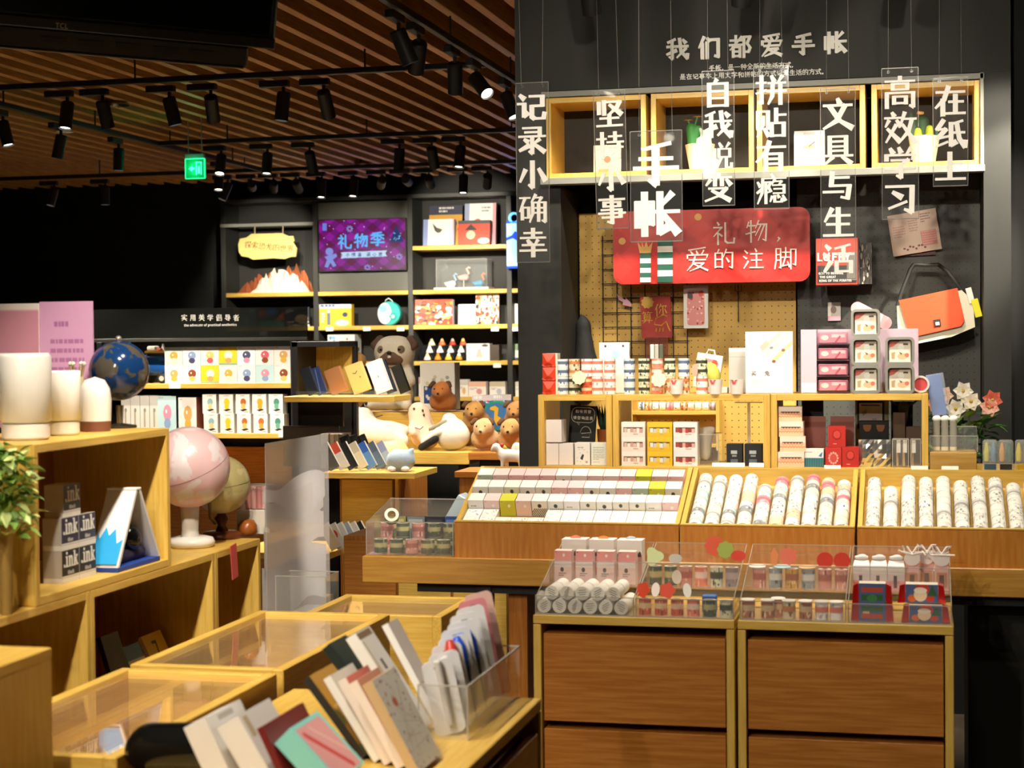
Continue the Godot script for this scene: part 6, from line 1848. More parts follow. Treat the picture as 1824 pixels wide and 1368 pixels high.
	q = span(1531, 752, 1582, 779, CUBE + 0.08)
	var bf := thing("black_frame_case", "black framed case with two brown half discs", "display case", Vector3(q[0].x, B, -CUBE - 0.1))
	part(bf, "case", cbox(Vector3(0.094, 0.145, 0.02), 0.002), mat("17140f", 0.35), Vector3(0, 0.0725, 0))
	for s in [-1.0, 1.0]:
		part(bf, "brown_disc", slab([Vector2(-0.013, 0.01), Vector2(0.013, 0.01), Vector2(0.012, -0.002), Vector2(0.006, -0.011), Vector2(-0.006, -0.011), Vector2(-0.012, -0.002)], 0.004), mat("7a4a20", 0.5), Vector3(s * 0.021, 0.121, 0.011))
	q = span(1526, 716, 1580, 752, CUBE + 0.2)
	var fr := thing("certificate_frame", "black framed white card on patterned backing", "picture frame", Vector3(q[0].x, B, -CUBE - 0.215))
	part(fr, "backing", cbox(Vector3(0.108, 0.208, 0.006), 0.001), mat("b8b896", 0.7), Vector3(0, 0.105, -0.004))
	part(fr, "frame", cbox(Vector3(0.086, 0.09, 0.01), 0.001), mat("191917", 0.4), Vector3(-0.004, 0.158, 0.003))
	part(fr, "card", print_box(Vector3(0.074, 0.078, 0.002), cover(72, 64, func(p):
		p.fill("e6e8ea")
		p.rect(0.1, 0.08, 0.8, 0.04, "2c2c2c")
		p.poly([[0.12, 0.4], [0.3, 0.26], [0.36, 0.4], [0.18, 0.54]], "a8acb4")
		p.rect(0.58, 0.65, 0.2, 0.3, "b8bcc2")), mat("e6e8ea")), null, Vector3(-0.004, 0.158, 0.009))
	q = span(1604, 716, 1640, 752, CUBE + 0.16)
	var sk := thing("bull_skull", "dark grey bull skull ornament on black backing", "ornament", Vector3(q[0].x - 0.022, B + 0.15, -CUBE - 0.2))
	part(sk, "backing", cbox(Vector3(0.07, 0.2, 0.006), 0.001), mat("111110", 0.6), Vector3(-0.006, -0.049, -0.02))
	part(sk, "skull", soft([[Vector3(0, 0.035, 0), Vector3(0, 0.0, 0.004), 0.018, 0.013], [Vector3(0, 0.0, 0.004), Vector3(0, -0.032, 0.008), 0.011, 0.006]], 0.005, 0.01), mat("5c5e60", 0.45))
	for s in [-1.0, 1.0]:
		part(sk, "horn", rod([Vector3(s * 0.012, 0.04, 0), Vector3(s * 0.03, 0.045, 0), Vector3(s * 0.042, 0.056, 0.002)], 0.004), mat("4a4c4e", 0.45))
	for k in 2:
		var o := shop_box("smoked_case", "smoked brown plastic case, %s in third cube" % ["taller one", "shorter one"][k], "case", [1591, 1614][k], [735, 760][k], [1612, 1640][k], 778, CUBE + 0.1, 0.03, cover(8, 8, func(p): p.fill("54402c")), "4a3826", B)
	for k in 2:
		var o := on_z([1604.0, 1631.0][k], 808, CUBE + 0.02)
		var t := thing("clear_brush_pack", "clear pack of %s pale brushes in third cube" % ["two", "slim"][k], "pack", Vector3(o.x, B, -CUBE - 0.04))
		acryl_box(t, Vector3([0.05, 0.03][k], 0.088, 0.03), Vector3(0, 0.001, 0), 0.002)
		for j in [2, 1][k]:
			part(t, "brush_handle", cbox(Vector3(0.008, 0.07, 0.008), 0.002), mat(["b89a70", "c8a878"][j], 0.5), Vector3(-0.01 + j * 0.02, 0.037, 0))
			part(t, "brush_card", cbox(Vector3(0.012, 0.04, 0.002)), mat("e8e4dc", 0.6), Vector3(-0.006 + j * 0.02, 0.066, 0.01))
	for k in 3:
		var o := on_z([1483.0, 1638.0, 1692.0][k], 824, CUBE - 0.005)
		solo("white_tag", "white %s price tag on the riser ledge" % ["tilted red box", "third cube end", "clear tubes"][k], "price tag", cbox(Vector3(0.052, 0.02, 0.003), 0.001), mat("eeece4", 0.5), Vector3(o.x, CUBE_B + 0.0105, -CUBE + 0.012), Vector3(-0.25, 0, 0))
	# on top: red zigzag boxes
	for k in 3:
		var t := thing("red_faceted_box", "red faceted box with zigzag edge, %s of three" % ["lowest", "middle", "topmost"][k], "box", Vector3(-1.197, T + k * 0.0452, -CUBE - 0.05))
		part(t, "body", cbox(Vector3(0.044, 0.045, 0.05), 0.001), mat("e4dcc8", 0.6), Vector3(0.006, 0.0225, 0))
		part(t, "facet", hull8([Vector3(-0.022, 0, 0.025), Vector3(0.022, 0, 0.025), Vector3(0.022, 0.045, 0.025), Vector3(-0.022, 0.045, 0.025), Vector3(-0.006, 0.015, 0.036), Vector3(0.004, 0.015, 0.036), Vector3(0.004, 0.02, 0.036), Vector3(-0.006, 0.02, 0.036)]), mat("d43a1c", 0.5))
		var zz := [Vector2(-0.023, 0.008), Vector2(0.023, 0.008)]
		for j in 7:
			zz.append(Vector2(0.023 - j * 0.046 / 6, 0.0 if j % 2 else 0.005))
		part(t, "zigzag_edge", slab(zz, 0.002), mat("e04a2a", 0.5), Vector3(0, 0, 0.028))
	# two tiers of wrapped tapes
	var tx := [1002.0, 1023.0, 1045.0, 1064.0, 1086.0, 1121.0, 1147.0, 1171.0, 1193.0, 1218.0, 1250.0]
	var tk := [0, 1, 2, 2, 2, 0, 3, 4, 3, 0, 3]
	var bkk := [0, 3, 5, 2, 2, 0, 3, 4, 1, 1, 2]
	for r in 2:
		for k in 11:
			var lk: Array = BRIGHT[tk[k] if r == 1 else bkk[k]]
			var p := on_z(tx[k], 690, CUBE + 0.04)
			for j in 2:
				solo("wrapped_tape_roll", "%s tape roll in the %s tier on top of cubes" % [lk[0], ["lower", "upper"][r]], "tape roll", roll_mesh(0.0195, 0.0285, lk[1]), sheet_mat, Vector3(p.x, T + r * 0.0585 + j * 0.029, -CUBE - 0.045), Vector3(0, rng.randf() * TAU, 0), "tapes on top of the cubes")
	tag_shape("flower_tag", "pale green scalloped tag in front of cube top tapes", flower(0.022, 9, 0.08), "dfe8b8", on_z(1030, 673, CUBE - 0.0) + Vector3(0, 0, -0.015), 0, -0.1)
	tag_shape("flower_tag", "pale coral scalloped tag in front of cube top tapes", flower(0.024, 9, 0.08), "f0c8b8", on_z(1172, 676, CUBE - 0.0) + Vector3(0, 0, -0.015), 0, -0.1)
	tag_shape("flower_tag", "pink leaf tag hanging between cube top tapes", ring_poly(16, func(a): return Vector2(cos(a) * 0.01, sin(a) * 0.02)), "e0a090", on_z(1236, 660, CUBE) + Vector3(0, 0, -0.02), 0.2, 0.0)
	# card with two eyelets; the lamp glare is painted as a pale blue disc
	q = span(1066, 610, 1120, 648, CUBE + 0.12)
	var ec := thing("eyelet_card", "white card with two dark eyelets and painted lamp glare", "card", Vector3(q[0].x, T, -CUBE - 0.14))
	part(ec, "card", cbox(Vector3(q[1], q[0].y + q[2] / 2 - T, 0.012), 0.001), mat("ece8e0", 0.5), Vector3(0, (q[0].y + q[2] / 2 - T) / 2, 0))
	for s in [-1.0, 1.0]:
		part(ec, "eyelet", lathe([Vector2(0, 0.001), Vector2(0.004, 0.001), Vector2(0.004, 0)], 12), mat("5a5c5e", 0.3, 0.6), Vector3(s * 0.03, q[0].y + q[2] / 2 - T - 0.012, 0.0065), Vector3(PI / 2, 0, 0))
	part(ec, "painted_glare", lathe([Vector2(0, 0.001), Vector2(0.014, 0.001), Vector2(0.014, 0)], 20), mat("a8d4e4", 0.5), Vector3(0.005, q[0].y - T - 0.005, 0.0062), Vector3(PI / 2, 0, 0))
	# cups at the foot of the white album
	for k in 3:
		var o := on_z([1206.0, 1275.0, 1313.0][k], 690, CUBE + 0.02)
		solo("printed_cup", "%s paper cup standing on the cubes" % ["white red circled", "white phone print", "pale print"][k], "cup", lathe([Vector2(0, 0), Vector2(0.019, 0), Vector2(0.0235, 0.047), Vector2(0.022, 0.047), Vector2(0.018, 0.003), Vector2(0, 0.003)], 20, false, cover(64, 48, func(p):
			p.fill("e4dcd6")
			p.disc(0.3, 0.55, 0.08, 0.12, "c85a58")
			p.disc(0.3, 0.55, 0.05, 0.07, "e8dcd4")
			p.disc(0.75, 0.6, 0.07, 0.1, "8a6a68")
			p.disc(0.55, 0.45, 0.05, 0.05, "b0a098"))), sheet_mat, Vector3(o.x, T, -CUBE - 0.012))
	# white album, grey calendar, sachets
	shop_box("spiral_notepad", "grey spiral bound notepad leaning behind white album", "notepad", 1298, 620, 1336, 703, CUBE + 0.07, 0.012, cover(48, 96, func(p):
		p.fill("b8b4ac")
		p.rect(0, 0, 1, 0.08, "e8e4dc")
		p.rect(0, 0.2, 1, 0.012, "96928a")), "a8a49c", T, "", 0.06)
	q = span(1328, 593, 1412, 703, CUBE + 0.01)
	var al := thing("white_album", "large white album with taped ribbon print and small characters", "album", Vector3(q[0].x, T, -CUBE - 0.02))
	part(al, "cover", print_box(Vector3(q[1], q[2] + 0.002, 0.02), cover(192, 250, func(p):
		p.fill("f4f3f0")
		p.rect(0.05, 0.04, 0.06, 0.04, "d0d0d0")
		p.rect(0.05, 0.1, 0.06, 0.02, "d0d0d0")
		p.poly([[0.36, 0.26], [0.72, 0.0], [0.78, 0.04], [0.42, 0.3]], "e6d8b8")
		p.poly([[0.3, 0.24], [0.45, 0.14], [0.52, 0.2], [0.36, 0.32]], "e8b8a8")
		p.poly([[0.4, 0.34], [0.9, 0.0], [0.96, 0.04], [0.46, 0.4]], "c4c8cc")
		p.poly([[0.56, 0.45], [0.98, 0.14], [1.0, 0.2], [0.62, 0.5]], "ecca98")
		p.disc(0.6, 0.48, 0.04, 0.025, "8a5a3c")
		p.disc(0.8, 0.3, 0.04, 0.025, "8a6a4c")
		p.disc(0.55, 0.26, 0.04, 0.02, "8a8e94")
		pad_char(p, "买", 0.12, 0.63, 0.11, 2.5, "5a5650")
		pad_char(p, "兔", 0.4, 0.63, 0.11, 2.5, "5a5650")
		p.lines(0.12, 0.78, 0.3, 3, 0.025, "d4d2cc", rng)), mat("ecebe6", 0.5)), null, Vector3(0, q[2] / 2 + 0.001, 0))
	part(al, "white_band", cbox(Vector3(q[1] * 0.99, 0.018, 0.003), 0.001), mat("f6f6f4", 0.4), Vector3(0, 0.012, 0.0115))
	# lilac organiser with clear drawers
	q = span(1428, 590, 1636, 703, CUBE + 0.09)
	var og := thing("lilac_organiser", "pale lilac board organiser with clear lipstick drawers", "organiser", Vector3(q[0].x, T, -CUBE - 0.1))
	part(og, "backboard", cbox(Vector3(q[1], 0.205, 0.01), 0.001), mat("cbb2c2", 0.5), Vector3(0, 0.1025, -0.025))
	part(og, "side_board", cbox(Vector3(0.05, 0.205, 0.07), 0.001), mat("cdb6c6", 0.5), Vector3(-q[1] / 2 + 0.025, 0.1025, 0.014))
	for k in 4:
		var y := 0.004 + k * 0.051
		part(og, "drawer_shelf", cbox(Vector3(0.1, 0.004, 0.075)), mat("5a3a44", 0.4), Vector3(-q[1] / 2 + 0.102, y, 0.014))
		part(og, "clear_drawer", cbox(Vector3(0.094, 0.036, 0.06), 0.003), clear_mat("d890a4", 0.45, 0.08), Vector3(-q[1] / 2 + 0.102, y + 0.021, 0.022))
		part(og, "pink_insert", print_box(Vector3(0.085, 0.026, 0.004), cover(80, 28, func(p):
			p.fill("c87a8a")
			p.disc(0.2, 0.4, 0.14, 0.3, "e8c4c0")
			p.rect(0.45, 0.0, 0.5, 0.4, "e4b4b8")
			p.line(0.6, 0.95, 0.75, 0.3, 6.0, "a84a5c")), mat("c87a8a", 0.4)), null, Vector3(-q[1] / 2 + 0.102, y + 0.019, 0.0545))
	part(og, "white_label", cbox(Vector3(0.045, 0.03, 0.002)), mat("eae6e4", 0.5), Vector3(-q[1] / 2 + 0.025, 0.018, 0.0505))
	# square tins
	var tin_uv := cover(64, 64, func(p):
		p.fill("e2d8c8")
		p.poly([[0, 0], [0.5, 0], [0.2, 0.25], [0, 0.3]], "c86a60")
		p.disc(0.55, 0.3, 0.14, 0.16, "eeece8")
		p.rect(0.66, 0.12, 0.22, 0.08, "3a3634")
		p.poly([[0.1, 0.55], [0.28, 0.5], [0.26, 0.85], [0.12, 0.85]], "b89a78")
		p.disc(0.62, 0.72, 0.24, 0.15, "d8b08a")
		p.disc(0.82, 0.66, 0.1, 0.1, "c8705a")
		p.poly([[0.45, 0.5], [0.62, 0.58], [0.55, 0.64]], "4a4440"))
	var tc := [[1542, 0, 0], [1542, 0, 1], [1542, 0, 2], [1603, 0, 0], [1603, 0, 1]]
	for k in 5:
		var a: Array = tc[k]
		var p := on_z(a[0], 680, CUBE)
		var t := thing("square_tin", "square silver tin with still life picture, %s" % ["lowest of three", "middle of three", "topmost of three", "lower of two", "upper of two"][k], "tin", Vector3(p.x, T + 0.0445 + a[2] * 0.0893, -CUBE - 0.02))
		part(t, "rim", slab_frame(0.09, 0.089, 0.075, 0.073, 0.014, 0.03), mat("b9b8b0", 0.32, 0.7), Vector3(0, 0, 0))
		part(t, "picture", print_box(Vector3(0.066, 0.066, 0.003), tin_uv, mat("c8c0b0", 0.5)), null, Vector3(0, -0.002, -0.004))
		part(t, "recess", cbox(Vector3(0.078, 0.076, 0.006)), mat("7c7a70", 0.4, 0.6), Vector3(0, 0, -0.012))
	# mug with pink rim beyond the tins
	var mg := thing("pink_mug_ring", "round mug lying with pink inside and white rim", "mug", on_z(1640, 677, CUBE + 0.03) + Vector3(0, 0, -0.03))
	mg.position.y = T + 0.028
	part(mg, "cup", lathe([Vector2(0.021, 0.0), Vector2(0.027, 0.0), Vector2(0.026, -0.06), Vector2(0, -0.06)], 22), mat("e8d8d4", 0.3), Vector3.ZERO, Vector3(PI / 2, 0, 0))
	part(mg, "inside", lathe([Vector2(0, -0.004), Vector2(0.022, -0.004)], 22), mat("c84a50", 0.4), Vector3.ZERO, Vector3(PI / 2, 0, 0))
	# right end of the riser: block, clear tray of tubes, blue box
	var L := CUBE_B
	q = span(1656, 800, 1740, 833, CUBE - 0.0)
	solo("oak_block", "plain oak block under the clear tray of tubes", "block", cbox(Vector3(q[1], 0.062, 0.15), 0.002), wood_mat("a9823a", "b8934a", Vector3(0.4, 6, 6), 0.45, 15), Vector3(q[0].x, L + 0.031, -CUBE - 0.08))
	var tb := thing("tube_tray", "clear sloping tray on the oak block", "acrylic box", Vector3(q[0].x + 0.002, L + 0.0622, -CUBE - 0.08))
	acryl_box(tb, Vector3(0.146, 0.075, 0.1), Vector3.ZERO, 0.003, false, 0.05)
	for k in 3:
		var t := thing("clear_tube", "clear tube with fluffy white cap in sloping tray", "tube", Vector3(q[0].x - 0.05 + k * 0.026, L + 0.0635, -CUBE - 0.08), "clear tubes with white caps")
		part(t, "tube", lathe([Vector2(0, 0), Vector2(0.0115, 0), Vector2(0.0115, 0.095), Vector2(0, 0.095)], 14), clear_mat("b8b4a8", 0.55, 0.2))
		part(t, "cap", soft([[Vector3(-0.003, 0.1, 0), Vector3(0.004, 0.101, 0), 0.011, 0.011]], 0.005, 0.004), mat("f4f2ec", 0.8))
		part(t, "end_cap", lathe([Vector2(0.0117, 0.0), Vector2(0.0117, 0.012)], 14), mat("e8dcb8", 0.5))
	var bb := thing("blue_pen_box", "tall blue transparent pen box leaning by the flowers", "box", on_z(1668, 703, CUBE + 0.1) + Vector3(0, 0, 0))
	bb.rotation.z = 0.16
	part(bb, "box", cbox(Vector3(0.045, 0.13, 0.03), 0.002), mat("5a78b8", 0.25))
	part(bb, "clear_sleeve", cbox(Vector3(0.056, 0.134, 0.038), 0.002), clear_mat("c8d4e8", 0.25), Vector3(0.004, 0, 0))
	# blister packs of glue pens
	for k in 3:
		var o := on_z([1764.0, 1792.0, 1822.0][k], 830, CUBE + 0.02)
		var t := thing("glue_pen_pack", "clear blister pack with %s pens at the counter end" % ["yellow and blue", "orange and green", "bright yellow and pink"][k], "pack", Vector3(o.x, L, -CUBE - 0.04))
		part(t, "blister", cbox(Vector3(0.046, 0.1, 0.024), 0.006), clear_mat("e8ecec", 0.22), Vector3(0, 0.051, 0))
		for j in 2:
			part(t, "pen", lathe([Vector2(0, 0), Vector2(0.008, 0.004), Vector2(0.009, 0.03), Vector2(0.004, 0.06), Vector2(0, 0.062)], 10), mat([["d8d040", "5a8ab0"], ["e0a040", "2a6a5c"], ["f0e020", "b85a6a"]][k][j], 0.4), Vector3(-0.011 + j * 0.021, 0.03, 0))
		part(t, "card", cbox(Vector3(0.036, 0.024, 0.002)), mat(["4a6a80", "3a3a34", "e0b820"][k], 0.5), Vector3(0, 0.013, 0.011))
	# flowers in the dark pot
	flowers()

func slab_frame(w: float, h: float, wi: float, hi: float, r: float, d: float) -> ArrayMesh:
	var o := round_rect(w, h, r)
	var n := round_rect(wi, hi, r * 0.7)
	var st := SurfaceTool.new()
	st.begin(Mesh.PRIMITIVE_TRIANGLES)
	for k in o.size():
		var j := (k + 1) % o.size()
		var a := Vector3(o[k].x, o[k].y, 0)
		var b := Vector3(o[j].x, o[j].y, 0)
		var c := Vector3(n[j].x, n[j].y, 0)
		var e := Vector3(n[k].x, n[k].y, 0)
		var z := Vector3(0, 0, d / 2)
		var y := Vector3(0, 0, -d / 2)
		convex_face(st, [a + z, b + z, c + z, e + z], [], Vector3(0, 0, -9))
		convex_face(st, [a + z, b + z, b + y, a + y])
		convex_face(st, [e + z, c + z, c + y, e + y], [], (e + c) * 20)
	return st.commit()

func leaf_mesh(l: float, w: float) -> ArrayMesh:
	var key := "leaf%s%s" % [l, w]
	if meshes.has(key):
		return meshes[key]
	var st := SurfaceTool.new()
	st.begin(Mesh.PRIMITIVE_TRIANGLES)
	var n := 5
	var rows := []
	for k in n + 1:
		var t := float(k) / n
		var ww := w * sin(PI * pow(t, 0.75)) * 0.5 + 0.0004
		var y := -0.25 * l * t * t
		rows.append([Vector3(-ww, y + ww * 0.35, t * l), Vector3(0, y, t * l), Vector3(ww, y + ww * 0.35, t * l)])
	for k in n:
		for j in 2:
			convex_face(st, [rows[k][j], rows[k][j + 1], rows[k + 1][j + 1]], [], Vector3(0, -9, 0))
			convex_face(st, [rows[k][j], rows[k + 1][j + 1], rows[k + 1][j]], [], Vector3(0, -9, 0))
	meshes[key] = st.commit()
	return meshes[key]

func flowers() -> void:
	rng.seed = 91
	var o := on_z(1712, 800, 6.15)
	var t := thing("artificial_flower_pot", "dark pot of cream and coral flowers with green leaves", "potted plant", Vector3(o.x, 0.8205, -6.06))
	part(t, "pot", lathe([Vector2(0, 0), Vector2(0.06, 0), Vector2(0.075, 0.2), Vector2(0.07, 0.2), Vector2(0.06, 0.19), Vector2(0, 0.19)], 20), mat("1a1a18", 0.5))
	var gr := [mat("3c6e34", 0.5), mat("5c8c3a", 0.5), mat("8aaa46", 0.5), mat("2c5434", 0.5)]
	for k in 120:
		var a := rng.randf() * TAU
		var h := rng.randf_range(0.2, 0.42)
		var rr := rng.randf_range(0.01, 0.105)
		var l := part(t, "leaf", leaf_mesh([0.05, 0.065][k % 2], [0.03, 0.04][k % 2]), gr[rng.randi() % 4], Vector3(cos(a) * rr, h, sin(a) * rr * 0.7), Vector3(rng.randf_range(-0.9, 0.4), PI / 2 - a, rng.randf_range(-0.4, 0.4)))
	for k in 7:
		var e := Vector3([-0.085, -0.06, 0.005, 0.03, -0.02, 0.1, 0.09][k], [0.45, 0.475, 0.49, 0.455, 0.43, 0.46, 0.435][k], 0.03)
		part(t, "stem", rod([Vector3(e.x * 0.2, 0.19, 0), Vector3(e.x * 0.6, 0.35, 0.01), e], 0.0025), mat("3a5a28", 0.6))
		var col: String = ["e8a080", "f0d0b8", "f4f0e4", "f2ead8", "f0eadc", "dc6a58", "f0b8a8"][k]
		for j in 6:
			var a := TAU * j / 6.0 + k
			var pt := part(t, "petal", leaf_mesh(0.034, 0.034), mat(col, 0.6), e)
			var dz := Vector3(cos(a), sin(a), 0.45).normalized()
			var dx := Vector3(0, 0, 1).cross(dz).normalized()
			pt.basis = Basis(dx, dz.cross(dx), dz)
		part(t, "flower_centre", ball(8), mat("d8b848", 0.6), e + Vector3(0, 0, 0.006), Vector3.ZERO, Vector3.ONE * 0.006)


# ---- things on the niches and pegboards ----
func make_gift_wall_things() -> void:
	rng.seed = 23
	var N := 2.1415
	# first niche: card; third: carton with handle
	shop_box("leaning_card", "beige card with small drawing leaning in first niche", "card", 1057, 258, 1106, 308, 6.68, 0.006, cover(64, 64, func(p):
		p.fill("b4a890")
		p.disc(0.5, 0.5, 0.12, 0.12, "8a5a3c")
		p.rect(0.2, 0.84, 0.4, 0.12, "a8804a")), "a89c86", N, "", 0.08)
	var s := span(1414, 227, 1468, 294, 6.63)
	var c := thing("handled_carton", "white carton with cut handle and small bird print in niche", "carton", Vector3(s[0].x, N, -6.67))
	part(c, "body", print_box(Vector3(s[1], 0.115, 0.06), cover(80, 80, func(p):
		p.fill("eae8e2")
		p.disc(0.5, 0.36, 0.2, 0.07, "c89a78")
		p.line(0.5, 0.34, 0.68, 0.2, 3.0, "6a5a48")
		p.rect(0.25, 0.76, 0.5, 0.1, "d8d8a8")), mat("dcdad2", 0.6)), null, Vector3(0, 0.0575, 0))
	part(c, "roof_panel", hull8([Vector3(-s[1] / 2, 0.115, 0.03), Vector3(s[1] / 2, 0.115, 0.03), Vector3(s[1] / 2, 0.115, -0.03), Vector3(-s[1] / 2, 0.115, -0.03), Vector3(-s[1] / 2, 0.138, 0.004), Vector3(s[1] / 2, 0.138, 0.004), Vector3(s[1] / 2, 0.138, -0.004), Vector3(-s[1] / 2, 0.138, -0.004)]), mat("e0ded8", 0.6))
	part(c, "handle_cutout", slab(round_rect(0.045, 0.012, 0.005), 0.002), mat("b8b6ae", 0.6), Vector3(0, 0.126, 0.019), Vector3(-0.85, 0, 0))
	# cactus pots
	for k in 2:
		var d := 6.72
		var q := on_z([1247.0, 1646.0][k], 260, d)
		var t := thing("cactus_pot", ["cream pot of green cactus with two orange flowers", "cream pot of dark and yellow green cacti"][k], "potted plant", Vector3(q.x, N, -d))
		part(t, "pot", lathe([Vector2(0, 0), Vector2(0.04, 0), Vector2(0.058, 0.105), Vector2(0.052, 0.107), Vector2(0.046, 0.096), Vector2(0, 0.094)], 24), mat("d8d2b4", 0.55))
		if k == 0:
			part(t, "cactus", soft([[Vector3(-0.03, 0.1, 0), Vector3(-0.034, 0.17, 0), 0.018, 0.02], [Vector3(-0.02, 0.12, 0), Vector3(-0.005, 0.17, 0), 0.012, 0.012]], 0.007, 0.01), mat("3a8a44", 0.6))
			part(t, "pale_cactus", soft([[Vector3(0.02, 0.1, 0), Vector3(0.022, 0.135, 0), 0.026, 0.022], [Vector3(0.0, 0.1, 0.02), Vector3(0.0, 0.12, 0.02), 0.016, 0.014], [Vector3(0.02, 0.14, 0), Vector3(0.0, 0.165, 0.005), 0.012, 0.008]], 0.007, 0.01), mat("c4d0c4", 0.7))
			for j in 2:
				var e := Vector3(-0.045 + j * 0.035, 0.2 + j * 0.012, 0)
				part(t, "flower_stem", rod([Vector3(-0.036 + j * 0.014, 0.17, 0), e], 0.0035), mat("3a8a44", 0.6))
				for f in 7:
					part(t, "petal", leaf_mesh(0.018, 0.01), mat("e0a020", 0.6), e, Vector3(-0.35, TAU * f / 7.0, 0))
		else:
			part(t, "cactus", soft([[Vector3(0.0, 0.1, -0.01), Vector3(-0.006, 0.16, -0.01), 0.024, 0.026], [Vector3(-0.04, 0.1, -0.01), Vector3(-0.046, 0.19, -0.015), 0.016, 0.012], [Vector3(0.045, 0.1, -0.01), Vector3(0.046, 0.145, -0.01), 0.009, 0.006]], 0.007, 0.008), mat("35593c", 0.6))
			for j in 2:
				part(t, "yellow_cactus", soft([[Vector3(-0.022 + j * 0.042, 0.1, 0.02), Vector3(-0.022 + j * 0.042, 0.125 + j * 0.008, 0.02), 0.017, 0.014]], 0.006, 0.005), mat("a8b02c", 0.6))
			part(t, "flower", soft([[Vector3(-0.02, 0.195, 0), Vector3(-0.005, 0.195, 0), 0.008, 0.007]], 0.005, 0.005), mat("d8b070", 0.6))
	# red sign 礼物，爱的注脚
	var D := 6.75
	s = span(1093, 373, 1443, 504, D)
	var uv := cover(320, 120, func(p):
		p.fill("b4201a")
		for r in 4:
			for q in 7:
				p.poly([[q * 0.17 + 0.02, r * 0.34 - 0.12], [q * 0.17 + 0.1, r * 0.34 + 0.1], [q * 0.17 + 0.02, r * 0.34 + 0.32], [q * 0.17 - 0.06, r * 0.34 + 0.1]], "a81c16" if (q + r) % 2 else "bc2a22"))
	var sign_m := slab(round_rect(s[1], s[2], 0.04), 0.018, uv)
	var g := thing("red_gift_sign", "large rounded red sign with white handwriting and striped candles", "sign", s[0])
	part(g, "board", sign_m, sheet_mat)
	var ink := mat("e6d8cc", 0.6)
	var W := [["礼", 1290, 416, 0.088], ["物", 1348, 412, 0.088], ["，", 1398, 414, 0.07], ["爱", 1243, 462, 0.094], ["的", 1290, 462, 0.08], ["注", 1342, 462, 0.08], ["脚", 1400, 460, 0.088]]
	for a in W:
		part(g, "character", char_mesh(a[0], a[3], 0.08, 0.07, 0.003), ink, on_z(a[1], a[2], D) + Vector3(0, 0, 0.0105) - g.position)
	for k in 2:
		var x0: float = [1141.0, 1172.0][k]
		var x1: float = [1160.0, 1199.0][k]
		var y0: float = [452.0, 428.0][k]
		var n: int = [6, 7][k]
		for j in n:
			var b := span(x0, lerpf(y0, 503.0, float(j) / n), x1, lerpf(y0, 503.0, float(j + 1) / n), D)
			part(g, "candle_stripe", cbox(Vector3(b[1], b[2], 0.004)), mat("ece4da" if j % 2 else "1f5a4c", 0.6), b[0] + Vector3(0, 0, 0.011) - g.position)
	part(g, "crown", slab([Vector2(-0.022, -0.022), Vector2(0.022, -0.022), Vector2(0.03, 0.022), Vector2(0.012, 0.0), Vector2(0.004, 0.024), Vector2(-0.004, 0.0), Vector2(-0.012, 0.022), Vector2(-0.014, 0.0), Vector2(-0.03, 0.022)], 0.004), mat("d8a860", 0.6), on_z(1150, 441, D) + Vector3(0, 0, 0.011) - g.position)
	for a in [[1244, 387], [1109, 430]]:
		part(g, "gold_bauble", lathe([Vector2(0, 0.003), Vector2(0.014, 0.003), Vector2(0.014, 0)], 18), mat("cc9a50", 0.6), on_z(a[0], a[1], D) + Vector3(0, 0, 0.009) - g.position, Vector3(PI / 2, 0, 0))
	for a in [-0.3, 0.3]:
		part(g, "hanging_bracket", cbox(Vector3(0.02, 0.03, 0.178)), BLACK, Vector3(a, 0.06, -0.099))
	# wire grid on the pegboard
	var gr := thing("wire_grid_panel", "black wire grid panel hooked on the oak pegboard", "wire grid", on_z(1073, 420, 6.925))
	for k in 7:
		var a := on_z(1073 + k * 25.0, 420, 6.925)
		part(gr, "upright_wire", rod([Vector3(0, 0, 0), Vector3(0, -0.56, 0)], 0.002, 6), BLACK, Vector3(a.x - gr.position.x, 0, 0))
	for k in 9:
		part(gr, "cross_wire", rod([Vector3(-0.004, 0, 0.003), Vector3(0.352, 0, 0.003)], 0.002, 6), BLACK, Vector3(0, -0.02 - k * 0.0585, 0))
	# items on the grid
	var q := span(1142, 527, 1196, 602, 6.88)
	var rc := thing("red_calligraphy_card", "red card with gold brush writing on the wire grid", "card", q[0])
	rc.rotation.z = 0.04
	part(rc, "card", slab(round_rect(q[1], q[2], 0.008), 0.01), mat("b02c24", 0.5))
	var gold := mat("d8a83c", 0.5)
	part(rc, "character", char_mesh("你", 0.05, 0.1, 0.09, 0.002), gold, Vector3(0.02, 0.026, 0.006))
	part(rc, "character", char_mesh("算", 0.046, 0.1, 0.09, 0.002), gold, Vector3(-0.036, 0.0, 0.006))
	part(rc, "brush_swirl", rod([Vector3(0.045, 0.0, 0.006), Vector3(0.03, 0.006, 0.006), Vector3(0.0, -0.005, 0.006), Vector3(-0.008, -0.03, 0.006), Vector3(0.02, -0.036, 0.006), Vector3(0.04, -0.02, 0.006), Vector3(0.048, -0.045, 0.006), Vector3(0.055, -0.06, 0.006)], 0.003, 6), gold)
	for k in 3:
		part(rc, "brush_drop", rod([Vector3(0.0 + k * 0.014, -0.045, 0.006), Vector3(-0.003 + k * 0.014, -0.06, 0.006)], 0.003, 6), gold)
	part(rc, "gold_leaf", slab(flower(0.024, 9, 0.1), 0.002), mat("c8a03a", 0.5), Vector3(-0.032, 0.06, 0.006))
